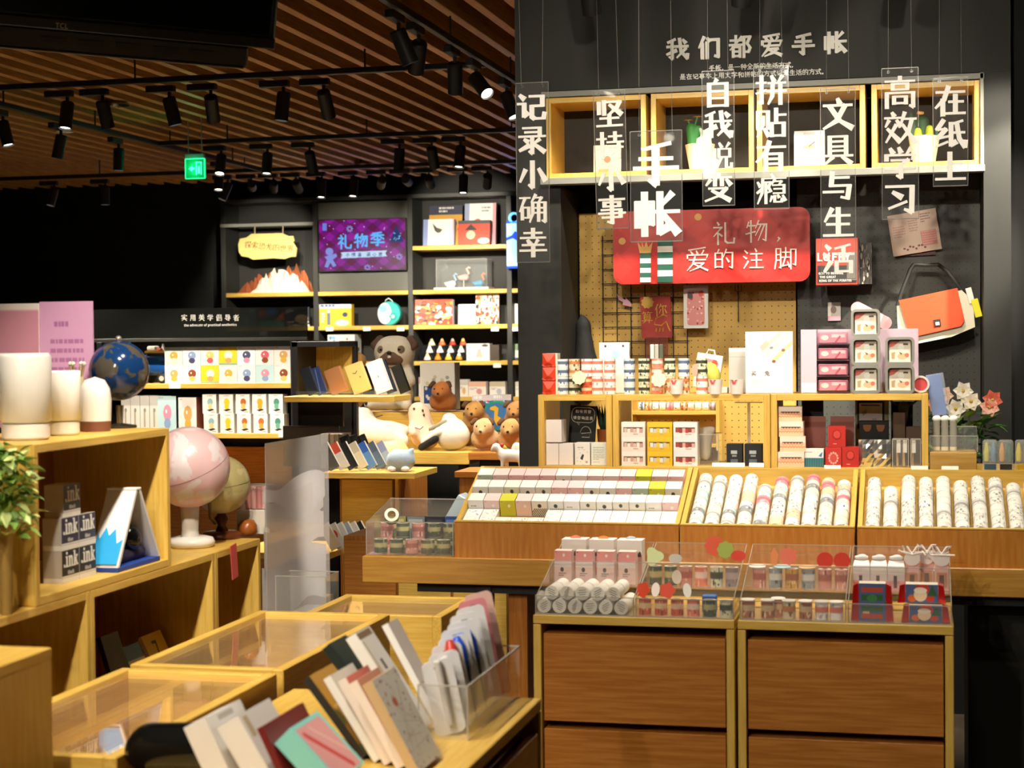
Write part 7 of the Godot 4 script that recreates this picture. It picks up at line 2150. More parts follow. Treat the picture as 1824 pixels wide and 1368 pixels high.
	solo("pink_arrow_sticker", "small pink arrow sticker on the wire grid", "sticker", slab([Vector2(-0.03, 0.03), Vector2(-0.015, 0.02), Vector2(0.005, 0.005), Vector2(0.005, 0.018), Vector2(0.03, -0.01), Vector2(0.028, -0.022), Vector2(-0.008, -0.014), Vector2(-0.004, -0.004), Vector2(-0.022, 0.008)], 0.002), mat("d8a0b4", 0.5), on_z(1112, 537, 6.9))
	for k in 2:
		var b := span([1218, 1238][k], [508, 588][k], [1262, 1284][k], [585, 650][k], [6.86, 5.76][k])
		var pc := thing("phone_case_pack", ["white hanging phone case pack with pink case", "pink phone case packs leaning behind the tapes"][k], "pack", b[0])
		if k == 1:
			pc.rotation.z = -0.16
			pc.position.y = CUBE_T + b[2] / 2 + 0.012
		part(pc, "box", cbox(Vector3(b[1], b[2], 0.02), 0.002), mat("e6e2de", 0.5))
		part(pc, "pink_case", slab(round_rect(b[1] * 0.7, b[2] * 0.8, 0.012), 0.004, cover(64, 96, func(p):
			p.fill("d88a88")
			for j in 26:
				p.disc(rng.randf(), rng.randf(), 0.06, 0.03, ["b84038", "f0c8c0", "e8a8a0"][j % 3])
			p.disc(0.8, 0.1, 0.14, 0.08, "d84a38")
			p.disc(0.25, 0.2, 0.1, 0.08, "a83a30"))), sheet_mat, Vector3(0, -0.004, 0.011))
		part(pc, "camera_hole", slab(round_rect(b[1] * 0.2, b[2] * 0.14, 0.006), 0.002), mat("3c2a2a", 0.4), Vector3(-b[1] * 0.22, b[2] * 0.26, 0.014))
		part(pc, "hang_hook", rod([Vector3(-0.014, b[2] / 2, 0), Vector3(-0.01, b[2] / 2 + 0.014, 0), Vector3(0.01, b[2] / 2 + 0.014, 0), Vector3(0.014, b[2] / 2, 0)], 0.003), mat("ece8e4", 0.5))
	solo("yellow_egg", "pale yellow green egg shaped toy behind the cube top tapes", "toy", lathe([Vector2(0, 0), Vector2(0.022, 0.004), Vector2(0.035, 0.03), Vector2(0.03, 0.055), Vector2(0.016, 0.075), Vector2(0, 0.082)], 20, true), mat("cfd05a", 0.6), Vector3(on_z(1265, 650, 5.69).x, CUBE_T + 0.0005 + 0.02, -5.69))
	solo("toy_box", "low white box under the yellow egg toy", "box", cbox(Vector3(0.1, 0.02, 0.08), 0.002), mat("e4dcd8", 0.6), Vector3(on_z(1265, 650, 5.69).x + 0.01, CUBE_T + 0.0105, -5.69))
	var w := thing("washi_card_pack", "clear hanging pack of three small tapes below red card", "pack", on_z(1170, 622, 6.86))
	part(w, "sleeve", cbox(Vector3(0.09, 0.1, 0.02), 0.002), clear_mat("6a3a34", 0.35))
	for k in 3:
		part(w, "tape", cbox(Vector3(0.016, 0.06, 0.018), 0.003), mat(["e4e0d8", "b8b8b0", "5a6050"][k], 0.5), Vector3(-0.018 + k * 0.018, -0.01, 0.004))
	# black bag at the edge of the recess
	solo("black_tote", "black tote bag hanging at the edge of the pegboard", "bag", soft([[Vector3(0, 0.12, 0), Vector3(0.012, -0.06, 0.01), 0.025, 0.05], [Vector3(0, 0.12, 0), Vector3(-0.006, 0.16, 0), 0.02, 0.008], [Vector3(0.012, -0.06, 0.01), Vector3(0.0, -0.16, 0.01), 0.05, 0.045]], 0.014, 0.03), mat("191a1b", 0.8), on_z(1040, 632, 6.88))
	# grey pegboard: poster, boxes, bag
	q = span(1586, 372, 1672, 456, 6.9)
	var po := thing("pinned_paper", "pale pink printed paper pinned at a slant", "poster", q[0])
	po.rotation.z = 0.15
	part(po, "sheet", print_box(Vector3(0.185, 0.16, 0.002), cover(160, 140, func(p):
		p.fill("cbb0a0")
		p.lines(0.66, 0.08, 0.2, 4, 0.06, "8a6a60", rng)
		p.lines(0.4, 0.2, 0.2, 5, 0.06, "a88878", rng)
		p.rect(0.62, 0.5, 0.32, 0.36, "c88078")
		p.lines(0.64, 0.52, 0.28, 6, 0.055, "d8a098", rng)
		p.lines(0.08, 0.3, 0.25, 5, 0.06, "b88a80", rng)
		for j in 8:
			p.disc(0.25 + j * 0.06, 0.85 + 0.04 * sin(j * 2.0), 0.025, 0.025, "7a4038")), mat("c8b0a0", 0.7)), null)
	solo("red_notice_strip", "narrow dark red notice strip under the pinned paper", "sign", print_box(Vector3(0.15, 0.024, 0.003), cover(120, 20, func(p):
		p.fill("4a1a18")
		p.lines(0.04, 0.2, 0.92, 1, 0.9, "c05a50", rng)), mat("3a1412", 0.6)), null, on_z(1631, 450, 6.915), Vector3(0, 0, 0.03))
	q = span(1453, 424, 1528, 508, 6.7)
	var bk := thing("manga_gift_box", "red and black boxed book with white capital lettering", "box", Vector3(q[0].x, q[0].y, -6.76))
	part(bk, "box", cbox(Vector3(q[1], q[2], 0.11), 0.002), mat("a83428", 0.5))
	part(bk, "dark_panel", cbox(Vector3(q[1] * 0.92, q[2] * 0.36, 0.003)), mat("23201f", 0.5), Vector3(0, -q[2] * 0.26, 0.0555))
	part(bk, "grey_column", cbox(Vector3(q[1] * 0.24, q[2] * 0.6, 0.003)), mat("6a645f", 0.5), Vector3(q[1] * 0.36, -q[2] * 0.1, 0.0556))
	part(bk, "lettering", latin_mesh("LUFFY", 0.032, 0.002, true), mat("e8e0d8", 0.5), Vector3(-0.012, 0.018, 0.0565))
	for k in 3:
		part(bk, "lettering", latin_mesh(["GOT TO BECOME", "THE GREAT", "KING OF THE PIRATES"][k], 0.0085, 0.001, true), mat("e8e0d8", 0.5), Vector3([-0.022, -0.034, -0.006][k], -0.044 - k * 0.014, 0.0575))
	part(bk, "side_print", print_box(Vector3(0.11, q[2] * 0.96, 0.002), busy("4a4440", ["8a847c", "c8c0b4", "2a2624", "a83428"], 50), BLACK), null, Vector3(q[1] / 2 + 0.001, 0, 0), Vector3(0, PI / 2, 0))
	q = span(1530, 430, 1556, 506, 6.85)
	shop_box("side_manga_box", "dark printed box beside the red boxed book", "box", 1530, 432, 1553, 506, 6.82, 0.06, busy("38322e", ["7a746c", "c8c0b4", "1a1816"], 40), "2c2826")
	solo("photo_card", "small pale photo card on the grey pegboard", "card", print_box(Vector3(0.05, 0.072, 0.003), cover(48, 64, func(p):
		p.fill("cfc8c4")
		p.disc(0.45, 0.4, 0.22, 0.2, "8a7868")
		p.rect(0, 0.75, 1, 0.25, "d8a0b0")), mat("cfc8c4")), null, on_z(1486, 555, 6.915))
	var sp := solo("pink_shoehorn", "long pink rounded slipper shaped card behind the tins", "card", slab(round_rect(0.17, 0.05, 0.024), 0.006), mat("d8a8b0", 0.5), on_z(1552, 562, 6.86), Vector3(0, 0, -0.5))
	# shoulder bag
	var bg := thing("shoulder_bag", "cream messenger bag with bright orange flap hanging on pegboard", "bag", on_z(1660, 560, 6.8))
	bg.rotation.z = 0.13
	var body := []
	for v in [[-0.125, 0.05], [0.12, 0.075], [0.155, 0.03], [0.15, -0.07], [0.06, -0.095], [-0.1, -0.105], [-0.135, -0.06]]:
		body.append(Vector2(v[0], v[1]))
	part(bg, "body", slab(body, 0.08), mat("d8d2be", 0.8))
	part(bg, "flap", slab([Vector2(-0.115, 0.07), Vector2(0.105, 0.085), Vector2(0.115, -0.04), Vector2(0.1, -0.06), Vector2(-0.07, -0.075), Vector2(-0.095, -0.055)], 0.012), mat("dc4a22", 0.7), Vector3(0, 0, 0.047))
	part(bg, "logo_patch", cbox(Vector3(0.026, 0.026, 0.003)), mat("26201e", 0.5), Vector3(0.015, -0.035, 0.055))
	part(bg, "logo_mark", cbox(Vector3(0.014, 0.012, 0.002)), mat("dcd6cc", 0.5), Vector3(0.015, -0.038, 0.0572))
	part(bg, "strap", rod([Vector3(-0.125, 0.05, 0), Vector3(-0.1, 0.1, 0), Vector3(-0.055, 0.185, -0.02), Vector3(-0.04, 0.2, -0.03)], 0.008), mat("141414", 0.7))
	part(bg, "strap", rod([Vector3(0.05, 0.185, -0.03), Vector3(0.08, 0.15, 0), Vector3(0.13, 0.06, 0)], 0.008), mat("141414", 0.7))
	part(bg, "strap", rod([Vector3(-0.04, 0.2, -0.03), Vector3(0.005, 0.19, -0.03), Vector3(0.05, 0.185, -0.03)], 0.009), mat("1c1c1c", 0.5))
	part(bg, "yellow_tag", cbox(Vector3(0.026, 0.07, 0.002), 0.001), mat("d8d020", 0.5), Vector3(0.165, 0.0, 0.045), Vector3(0, 0, 0.12))
	part(bg, "white_tag", cbox(Vector3(0.022, 0.06, 0.002), 0.001), mat("e4ded4", 0.5), Vector3(0.148, 0.05, 0.044), Vector3(0, 0, 0.12))
	# pitchfork wire ornament
	var pf := thing("wire_hook", "small dark three pronged wire hook on the pegboard", "hook", on_z(1315, 520, 6.92))
	part(pf, "rod", rod([Vector3(0, 0, 0), Vector3(0, -0.12, 0)], 0.002), BLACK)
	for k in 3:
		part(pf, "prong", rod([Vector3(-0.012 + 0.012 * k, 0.03, 0), Vector3(-0.012 + 0.012 * k, 0.004, 0), Vector3(0, 0, 0)], 0.0015), BLACK)


# ---- clear panels with white characters hanging in front of the wall ----
func make_hanging_signs() -> void:
	var D := 5.95
	var L := [
		["记录小确幸", 920, 147, 978, 467, 0.0, "clear hanging strip of five characters nearest the far shelves"],
		["坚持小事", 1060, 161, 1116, 407, 0.02, "clear hanging strip of four characters before the first niche"],
		["手帐", 1123, 233, 1215, 430, 0.0, "clear hanging panel with two extra large characters"],
		["自我蜕变", 1251, 126, 1308, 366, 0.0, "clear hanging strip in front of the flowering cactus"],
		["拼贴有瘾", 1343, 118, 1405, 372, 0.0, "clear hanging strip in front of the third niche's edge"],
		["文具与生活", 1462, 158, 1524, 497, 0.0, "clear hanging strip ending before the red boxed book"],
		["高效学习", 1571, 121, 1636, 390, 0.0, "clear hanging strip ending before the pinned paper"],
		["在纸上", 1662, 138, 1724, 331, 0.0, "clear hanging strip of three characters at the last niche"]]
	var white := mat("f0eeea", 0.55)
	for k in L.size():
		var a: Array = L[k]
		var s := span(a[1], a[2], a[3], a[4], D + [0.0, 0.05, -0.2, 0.08, 0.1, 0.06, 0.1, 0.07][k])
		var t := thing("hanging_sign", a[6], "hanging sign", s[0])
		t.rotation.z = a[5]
		var w: float = s[1]
		var h: float = s[2]
		part(t, "acrylic_panel", cbox(Vector3(w, h, 0.004)), clear_mat("e8ecec", 0.02, 0.03))
		for e in [[0, h / 2, w, 0.0022], [0, -h / 2, w, 0.003], [-w / 2, 0, 0.0016, h], [w / 2, 0, 0.0016, h]]:
			part(t, "panel_edge", cbox(Vector3(e[2], e[3], 0.005)), mat("6a6a66", 0.3), Vector3(e[0], e[1], 0))
		var n: int = a[0].length()
		var top := h / 2 - 0.025
		var pitch := (h - 0.034) / n
		var size := minf(w * 0.9, pitch * 0.97)
		var i := 0
		for ch in a[0]:
			part(t, "character", char_mesh(ch, size, 0.165, 0.085, 0.003), white, Vector3(0, top - pitch * (i + 0.5), 0.004))
			i += 1
		var up: float = 3.02 - (s[0].y + h / 2)
		for q in [-1.0, 1.0]:
			var x: float = q * w * 0.32
			part(t, "thread", rod([Vector3(x, h / 2 - 0.012, 0.003), Vector3(x + q * (-0.004 if k else 0.012), h / 2 + up, 0.003)], 0.0007, 4), mat("7c7c78", 0.5))
			part(t, "eyelet", lathe([Vector2(0.002, 0.003), Vector2(0.005, 0.003), Vector2(0.005, -0.003), Vector2(0.002, -0.003)], 12), mat("34363a", 0.3, 0.5), Vector3(x, h / 2 - 0.012, 0), Vector3(PI / 2, 0, 0))


# ---- the oak shelf on the left, its fronts face the aisle (+x) ----
const SX := -1.95
const LOW_T := 0.905
const UP_T := 1.273

func frame_box(label: String, d0: float, d1: float, y0: float, y1: float, deep: float) -> void:
	var t := thing("oak_shelf_box", label, "shelf box", Vector3(SX - deep / 2, y0, -(d0 + d1) / 2))
	var w := d1 - d0
	var h := y1 - y0
	var b := 0.02
	for s in [-1.0, 1.0]:
		part(t, "side_board", cbox(Vector3(deep, h, b), 0.0015), OAK_Y, Vector3(0, h / 2, s * (w / 2 - b / 2)))
	part(t, "top_board", cbox(Vector3(deep, b, w - 2 * b), 0.0015), OAK_Z, Vector3(0, h - b / 2, 0))
	part(t, "bottom_board", cbox(Vector3(deep, b, w - 2 * b), 0.0015), OAK_Z, Vector3(0, b / 2, 0))
	part(t, "back_board", cbox(Vector3(0.012, h - 2 * b, w - 2 * b)), BROWN_Y, Vector3(-deep / 2 + 0.006, h / 2, 0))

func globe_mat(sea: String, land: String, sd: int, rough := 0.35) -> StandardMaterial3D:
	var n := FastNoiseLite.new()
	n.seed = sd
	n.noise_type = FastNoiseLite.TYPE_SIMPLEX_SMOOTH
	n.frequency = 0.011
	n.fractal_octaves = 4
	var t := NoiseTexture2D.new()
	t.noise = n
	t.width = 512
	t.height = 256
	t.seamless = true
	var g := Gradient.new()
	g.offsets = PackedFloat32Array([0.0, 0.5, 0.56, 1.0])
	g.colors = PackedColorArray([Color(sea), Color(sea), Color(land), Color(land)])
	t.color_ramp = g
	var m := StandardMaterial3D.new()
	m.albedo_texture = t
	m.roughness = rough
	return m

func make_left_shelf() -> void:
	rng.seed = 62
	var d_a := -on_x(161, 1050, SX).z
	var d_b := -on_x(383, 1000, SX).z
	var d_c := -on_x(464, 980, SX).z
	frame_box("upper oak box with ink cartons under the white diffusers", 3.545, 4.27, LOW_T, UP_T, 0.34)
	frame_box("lower oak box below the small bottles", d_a - 0.86, d_a - 0.001, 0.48, LOW_T - 0.0005, 0.36)
	frame_box("lower oak box holding dark blue and yellow cards", d_a + 0.001, d_b - 0.001, 0.48, LOW_T - 0.0005, 0.36)
	frame_box("lower oak box beneath the brown globe stand", d_b + 0.001, d_c, 0.48, LOW_T - 0.0005, 0.36)
	solo("shelf_plinth", "black plinth under the lower oak boxes", "plinth", cbox(Vector3(0.34, 0.478, d_c - d_a + 0.84)), mat("1a1510", 0.7), Vector3(SX - 0.18, 0.239, -(d_a - 0.86 + d_c) / 2))
	# on the upper box: diffusers
	var U := UP_T + 0.0005
	var white := mat("e4e0da", 0.35)
	var a := on_x(46, 770, SX - 0.12)
	var t := thing("white_diffuser", "tallest white cylindrical diffuser on the upper box", "diffuser", Vector3(SX - 0.12, U, a.z))
	part(t, "base", lathe([Vector2(0, 0), Vector2(0.05, 0), Vector2(0.056, 0.006), Vector2(0.056, 0.038), Vector2(0, 0.038)], 28), white)
	part(t, "body", lathe([Vector2(0.052, 0.04), Vector2(0.06, 0.046), Vector2(0.062, 0.195), Vector2(0.056, 0.205), Vector2(0, 0.205)], 28, true), white)
	a = on_x(114, 765, SX - 0.12)
	t = thing("white_diffuser", "shorter white cylindrical diffuser beside the tallest", "diffuser", Vector3(SX - 0.12, U, a.z))
	part(t, "base", lathe([Vector2(0, 0), Vector2(0.034, 0), Vector2(0.038, 0.005), Vector2(0.039, 0.034), Vector2(0, 0.034)], 28), mat("d8d2c4", 0.4))
	part(t, "body", lathe([Vector2(0.037, 0.036), Vector2(0.043, 0.04), Vector2(0.043, 0.155), Vector2(0.04, 0.16), Vector2(0, 0.16)], 28, true), white)
	a = on_x(170, 762, SX - 0.13)
	t = thing("dome_lamp", "white dome topped lamp with brown wooden base", "lamp", Vector3(SX - 0.13, U, a.z))
	part(t, "base", lathe([Vector2(0, 0), Vector2(0.038, 0), Vector2(0.04, 0.025), Vector2(0, 0.025)], 28), mat("7a4a38", 0.5))
	part(t, "dome", lathe([Vector2(0.04, 0.026), Vector2(0.042, 0.08), Vector2(0.038, 0.11), Vector2(0.025, 0.132), Vector2(0, 0.14)], 28, true), white)
	t = thing("gold_crown", "small gold beaded crown ornament behind the dome lamp", "ornament", Vector3(SX - 0.19, U, a.z - 0.02))
	part(t, "stand", lathe([Vector2(0, 0), Vector2(0.02, 0), Vector2(0.018, 0.14), Vector2(0, 0.14)], 14), mat("d8c8a0", 0.4, 0.3))
	for k in 4:
		part(t, "spike", rod([Vector3(cos(k * 1.6) * 0.014, 0.14, sin(k * 1.6) * 0.014), Vector3(cos(k * 1.6) * 0.02, 0.17, sin(k * 1.6) * 0.02)], 0.003), mat("c8b080", 0.3, 0.6))
		part(t, "pearl", ball(10), mat("d8d0c0", 0.3), Vector3(cos(k * 1.6) * 0.02, 0.174, sin(k * 1.6) * 0.02), Vector3.ZERO, Vector3.ONE * 0.006)
	# dark blue globe
	a = on_x(212, 660, SX - 0.14)
	t = thing("blue_globe", "glossy dark blue globe on a silver stand", "globe", Vector3(SX - 0.14, U, a.z))
	var sph := part(t, "sphere", ball(36), globe_mat("123260", "4a443c", 8, 0.12), Vector3(0, a.y - U, 0), Vector3(0, 1.0, 0.4), Vector3.ONE * 0.08)
	part(t, "axis_knob", ball(10), mat("c8c4bc", 0.25, 0.8), Vector3(0, a.y - U + 0.085, 0), Vector3.ZERO, Vector3.ONE * 0.009)
	part(t, "column", lathe([Vector2(0, 0), Vector2(0.008, 0), Vector2(0.011, 0.06), Vector2(0, 0.06)], 14), mat("9a948a", 0.25, 0.8))
	part(t, "foot", lathe([Vector2(0, 0), Vector2(0.045, 0), Vector2(0.045, 0.006), Vector2(0.01, 0.012), Vector2(0, 0.012)], 24), mat("5a564e", 0.25, 0.8))
	# lilac leaflets standing behind the diffusers
	var pk := cover(120, 150, func(p):
		p.fill("cf9cc4")
		p.lines(0.28, 0.16, 0.5, 1, 0.09, "a86a9c", rng)
		p.lines(0.2, 0.3, 0.64, 6, 0.075, "aa70a0", rng)
		p.lines(0.62, 0.8, 0.25, 1, 0.04, "b884b0", rng))
	var s := span(72, 537, 166, 648, 4.262)
	solo("lilac_leaflet", "lilac printed leaflet standing behind the diffusers", "leaflet", print_box(Vector3(s[1], s[0].y + s[2] / 2 - U, 0.006), pk, mat("c894bc", 0.6)), null, Vector3(s[0].x, U + (s[0].y + s[2] / 2 - U) / 2, -4.262))
	s = span(-30, 541, 71, 648, 4.262)
	solo("pink_leaflet", "plain pink leaflet with white top edge behind diffusers", "leaflet", print_box(Vector3(s[1], s[0].y + s[2] / 2 - U, 0.012), cover(32, 48, func(p):
		p.fill("cc8ea4")
		p.rect(0, 0, 1, 0.07, "e8dcd8")), mat("e0d0d0", 0.6)), null, Vector3(s[0].x, U + (s[0].y + s[2] / 2 - U) / 2, -4.262))
	# inside the upper box: ink cartons
	var B := LOW_T + 0.0205
	var black_l := cover(64, 64, func(p):
		p.fill("141416")
		p.rect(0, 0.93, 1, 0.07, "d8d4cc"))
	var blue_l := cover(64, 64, func(p):
		p.fill("1c1e40")
		p.rect(0, 0.93, 1, 0.07, "d8d4cc"))
	for r in 3:
		for c in ([2, 2, 1][r]):
			var z0 := on_x(110, 1000, -2.0).z
			var uv: Rect2 = blue_l if r == 1 else black_l
			var o := thing("ink_carton", "%s ink bottle carton, %s of the stack%s" % [["black", "dark blue", "black"][r], ["bottom row", "middle row", "top"][r], ", nearer the triangle pack" if c == 1 else ""], "carton", Vector3(-2.025, B + r * 0.0785, z0 - 0.044 - c * 0.0885 - (0.012 if r == 2 else 0.0)))
			part(o, "carton", print_box(Vector3(0.086, 0.066, 0.05), uv, mat("b4aca4", 0.6)), null, Vector3(0, 0.045, 0), Vector3(0, PI / 2, 0))
			part(o, "white_foot", cbox(Vector3(0.05, 0.012, 0.086)), mat("dcd8d2", 0.5), Vector3(0, 0.006, 0))
			part(o, "lettering", latin_mesh(".ink", 0.03, 0.001, true, true), mat("dcdad4", 0.5), Vector3(0.0257, 0.054, 0), Vector3(0, PI / 2, 0), Vector3(0.9, 1.15, 1))
			part(o, "small_lettering", latin_mesh("Black" if r != 1 else "Blue", 0.009, 0.001, true), mat("a8a6a0", 0.5), Vector3(0.0257, 0.024, 0), Vector3(0, PI / 2, 0))
	# triangular pack with pen and bottle
	var zt := -4.095
	t = thing("triangle_pen_pack", "white and blue triangular pack around dark ink bottle", "gift pack", Vector3(-1.998, B, zt))
	var w := 0.155
	var h := 0.2
	part(t, "base", cbox(Vector3(0.08, 0.012, 2 * w * 0.8), 0.001), mat("1f3f94", 0.5), Vector3(0, 0.006, 0))
	part(t, "near_flap", hull8([Vector3(-0.04, 0.012, w * 0.8), Vector3(0.04, 0.012, w * 0.8), Vector3(0.04, 0.012, w * 0.8 - 0.01), Vector3(-0.04, 0.012, w * 0.8 - 0.01), Vector3(-0.04, h, 0.012), Vector3(0.04, h, 0.012), Vector3(0.04, h, 0.002), Vector3(-0.04, h, 0.002)]), mat("e0dedc", 0.5))
	part(t, "far_flap", hull8([Vector3(-0.04, 0.012, -w * 0.8), Vector3(0.04, 0.012, -w * 0.8), Vector3(0.04, 0.012, -w * 0.8 + 0.01), Vector3(-0.04, 0.012, -w * 0.8 + 0.01), Vector3(-0.04, h, -0.012), Vector3(0.04, h, -0.012), Vector3(0.04, h, -0.002), Vector3(-0.04, h, -0.002)]), mat("d8d6d6", 0.5))
	part(t, "ridge", cbox(Vector3(0.082, 0.006, 0.03), 0.001), mat("e8e6e4", 0.5), Vector3(0, h, 0))
	var bl := []
	for v in [[-0.036, 0.0], [0.036, 0.0], [0.036, 0.07], [0.022, 0.058], [0.01, 0.1], [-0.004, 0.08], [-0.016, 0.105], [-0.028, 0.07], [-0.036, 0.09]]:
		bl.append(Vector2(v[0], v[1]))
	part(t, "blue_splash", slab(bl, 0.002), mat("1f9ad8", 0.5), Vector3(0, 0.02, w * 0.8 + 0.0), Vector3(-0.575, 0, 0))
	part(t, "bottle", lathe([Vector2(0, 0), Vector2(0.022, 0.002), Vector2(0.032, 0.02), Vector2(0.033, 0.035), Vector2(0.022, 0.058), Vector2(0.007, 0.064), Vector2(0.007, 0.085), Vector2(0, 0.086)], 20, true), mat("0f0f12", 0.1), Vector3(0.0, 0.04, -0.02))
	part(t, "velvet_cushion", soft([[Vector3(0, 0.02, 0.06), Vector3(0, 0.02, -0.08), 0.018, 0.018]], 0.008, 0.01), mat("2c2444", 0.8), Vector3(0, 0.008, 0))
	# globes on the lower top
	a = on_x(337, 832, SX - 0.12)
	t = thing("pink_globe", "large pink and white globe on white stand", "globe", Vector3(SX - 0.12, LOW_T, a.z))
	var gy := a.y - LOW_T
	sph = part(t, "sphere", ball(44), globe_mat("d9b4b8", "dccfd4", 14, 0.3), Vector3(0, gy, 0), Vector3(0.2, 0.6, 0.4), Vector3.ONE * 0.118)
	part(t, "equator_line", lathe([Vector2(0.1182, -0.0008), Vector2(0.1187, 0.0), Vector2(0.1182, 0.0008)], 44), mat("8a5a58", 0.5), Vector3(0, gy, 0), Vector3(0.2, 0.6, 0.4))
	part(t, "column", lathe([Vector2(0.014, 0), Vector2(0.03, 0.012), Vector2(0.024, 0.05), Vector2(0.028, gy - 0.1), Vector2(0, gy - 0.1)], 20, true), mat("e8e4e0", 0.3))
	part(t, "foot", lathe([Vector2(0, 0.032), Vector2(0.04, 0.032), Vector2(0.062, 0.026), Vector2(0.068, 0.014), Vector2(0.062, 0.001), Vector2(0, 0.001)], 32, true), mat("eae6e2", 0.3), Vector3(0.0, 0, -0.01))
	a = on_x(394, 863, SX - 0.12)
	t = thing("antique_globe", "beige antique style globe on brown wooden stand", "globe", Vector3(SX - 0.12, LOW_T, a.z))
	gy = a.y - LOW_T
	part(t, "sphere", ball(36), globe_mat("b8ac74", "c8bc8c", 27, 0.45), Vector3(0, gy, 0), Vector3(0.2, 0.6, 0.3), Vector3.ONE * 0.088)
	part(t, "equator_line", lathe([Vector2(0.0882, -0.0008), Vector2(0.0887, 0.0), Vector2(0.0882, 0.0008)], 36), mat("6a5a34", 0.5), Vector3(0, gy, 0), Vector3(0.1, 0, 0.1))
	part(t, "meridian_arm", rod([Vector3(0, 0.05, 0.05), Vector3(0, 0.07, 0.085), Vector3(0, gy, 0.1), Vector3(0, gy + 0.06, 0.075), Vector3(0, gy + 0.09, 0.0)], 0.005), mat("6a4a20", 0.4))
	part(t, "column", lathe([Vector2(0, 0.014), Vector2(0.02, 0.02), Vector2(0.012, 0.04), Vector2(0.022, 0.06), Vector2(0.01, gy - 0.085), Vector2(0, gy - 0.085)], 18, true), mat("5c2c10", 0.3))
	part(t, "foot", lathe([Vector2(0, 0.022), Vector2(0.05, 0.02), Vector2(0.064, 0.01), Vector2(0.06, 0.0), Vector2(0, 0.0)], 24, true), mat("6a3212", 0.28))
	part(t, "round_box", lathe([Vector2(0, 0.05), Vector2(0.02, 0.047), Vector2(0.03, 0.03), Vector2(0.03, 0.01), Vector2(0.022, 0.0), Vector2(0, 0.0)], 18, true), mat("9a5420", 0.28), Vector3(0.055, 0.001, -0.07))
	var rt := solo("red_tag", "red and white printed tag hanging off the brown stand", "tag", cbox(Vector3(0.003, 0.1, 0.045), 0.001), mat("c84a4c", 0.5), on_x(417, 1000, SX + 0.012), Vector3(0.12, 0, 0.0))
	# white carton with pink tubes at the end
	var q := on_x(448, 950, SX - 0.06)
	solo("white_carton", "low white carton at the end of oak shelf", "carton", cbox(Vector3(0.11, 0.075, 0.07), 0.002), mat("d8d2c6", 0.5), Vector3(SX - 0.06, LOW_T + 0.0378, q.z - 0.05))
	t = thing("pink_tube_holder", "clear holder of pink tubes on the white carton", "holder", Vector3(SX - 0.06, LOW_T + 0.0757, q.z - 0.05))
	acryl_box(t, Vector3(0.09, 0.075, 0.06), Vector3.ZERO, 0.003)
	for k in 4:
		part(t, "tube", lathe([Vector2(0, 0.002), Vector2(0.009, 0.002), Vector2(0.009, 0.07), Vector2(0, 0.072)], 12), mat(["d88a88", "e0a09c", "c87474", "e4aca8"][k], 0.4), Vector3(-0.025 + k * 0.018, 0, 0.01))
	# bottles at the near end
	for k in 3:
		var d := on_x([12.0, 34.0, 22.0][k], 1050, SX - 0.05)
		t = thing("essence_bottle", "small black capped bottle with white label, %s" % ["in front", "beside the oak box", "at the back"][k], "bottle", Vector3(SX - 0.04 - 0.045 * (1 if k == 2 else 0), LOW_T, d.z + (0.16 if k == 1 else 0.12)))
		part(t, "glass", lathe([Vector2(0, 0), Vector2(0.018, 0), Vector2(0.019, 0.05), Vector2(0.012, 0.06), Vector2(0, 0.06)], 18), mat("14110f", 0.15))
		part(t, "cap", lathe([Vector2(0.013, 0.06), Vector2(0.013, 0.088), Vector2(0, 0.088)], 16), mat("0c0c0c", 0.3))
		part(t, "label", lathe([Vector2(0.0193, 0.01), Vector2(0.0195, 0.042)], 18), mat("d8d4d0", 0.5))
	# foliage at the picture's left
	rng.seed = 8
	q = on_x(10, 830, SX - 0.02)
	t = thing("small_leaf_pot", "bright green bushy plant in slim brown pot beside box", "potted plant", Vector3(SX - 0.015, LOW_T, -3.44))
	part(t, "pot", lathe([Vector2(0, 0), Vector2(0.012, 0), Vector2(0.02, 0.2), Vector2(0.016, 0.2), Vector2(0, 0.19)], 16), mat("9a7a3a", 0.6))
	var gl := [mat("8aa848", 0.55), mat("b4c478", 0.55), mat("6a8c38", 0.55)]
	for k in 230:
		var an := rng.randf() * TAU
		var rr := rng.randf_range(0.0, 0.062)
		part(t, "leaf", leaf_mesh(0.04, 0.022), gl[rng.randi() % 3], Vector3(cos(an) * rr, rng.randf_range(0.2, 0.38) - rr * 0.8, sin(an) * rr), Vector3(rng.randf_range(-1.0, 0.8), PI / 2 - an, rng.randf_range(-0.5, 0.5)))
	# cards in the lower box
	var cw := [["black card wallet", "16171a", 0.0, 0.17, 0.3], ["white booklet", "d8d4ce", 0.075, 0.09, 0.35], ["blue and white printed card pack", "4a8ac0", 0.125, 0.12, 0.45], ["yellow card book", "d8b020", 0.25, 0.13, 0.45]]
	for k in 4:
		var zz: float = on_x(200, 1150, -2.05).z - cw[k][2]
		var o := solo("display_card", "%s leaning inside the lower oak box" % cw[k][0], "card", print_box(Vector3([0.1, 0.03, 0.1, 0.14][k], cw[k][3], 0.014), cover(64, 64, func(p):
			p.fill(cw[k][1])
			if k == 2:
				p.rect(0, 0.35, 1, 0.35, "e4e4e4")
				p.lines(0.1, 0.45, 0.8, 1, 0.2, "3a4a6a", rng)
			if k == 3:
				p.line(0.45, 0.2, 0.6, 0.2, 4.0, "5a4410")
				p.line(0.6, 0.2, 0.5, 0.75, 4.0, "5a4410")
				p.rect(0.0, 0.0, 0.12, 1, "8a5a20")
			if k == 0:
				p.disc(0.5, 0.5, 0.25, 0.2, "24262c")), mat(cw[k][1], 0.5)), null, Vector3(-2.07, 0.5005 + cw[k][3] / 2 + 0.064, zz - 0.06), Vector3(0, PI / 2, 0))
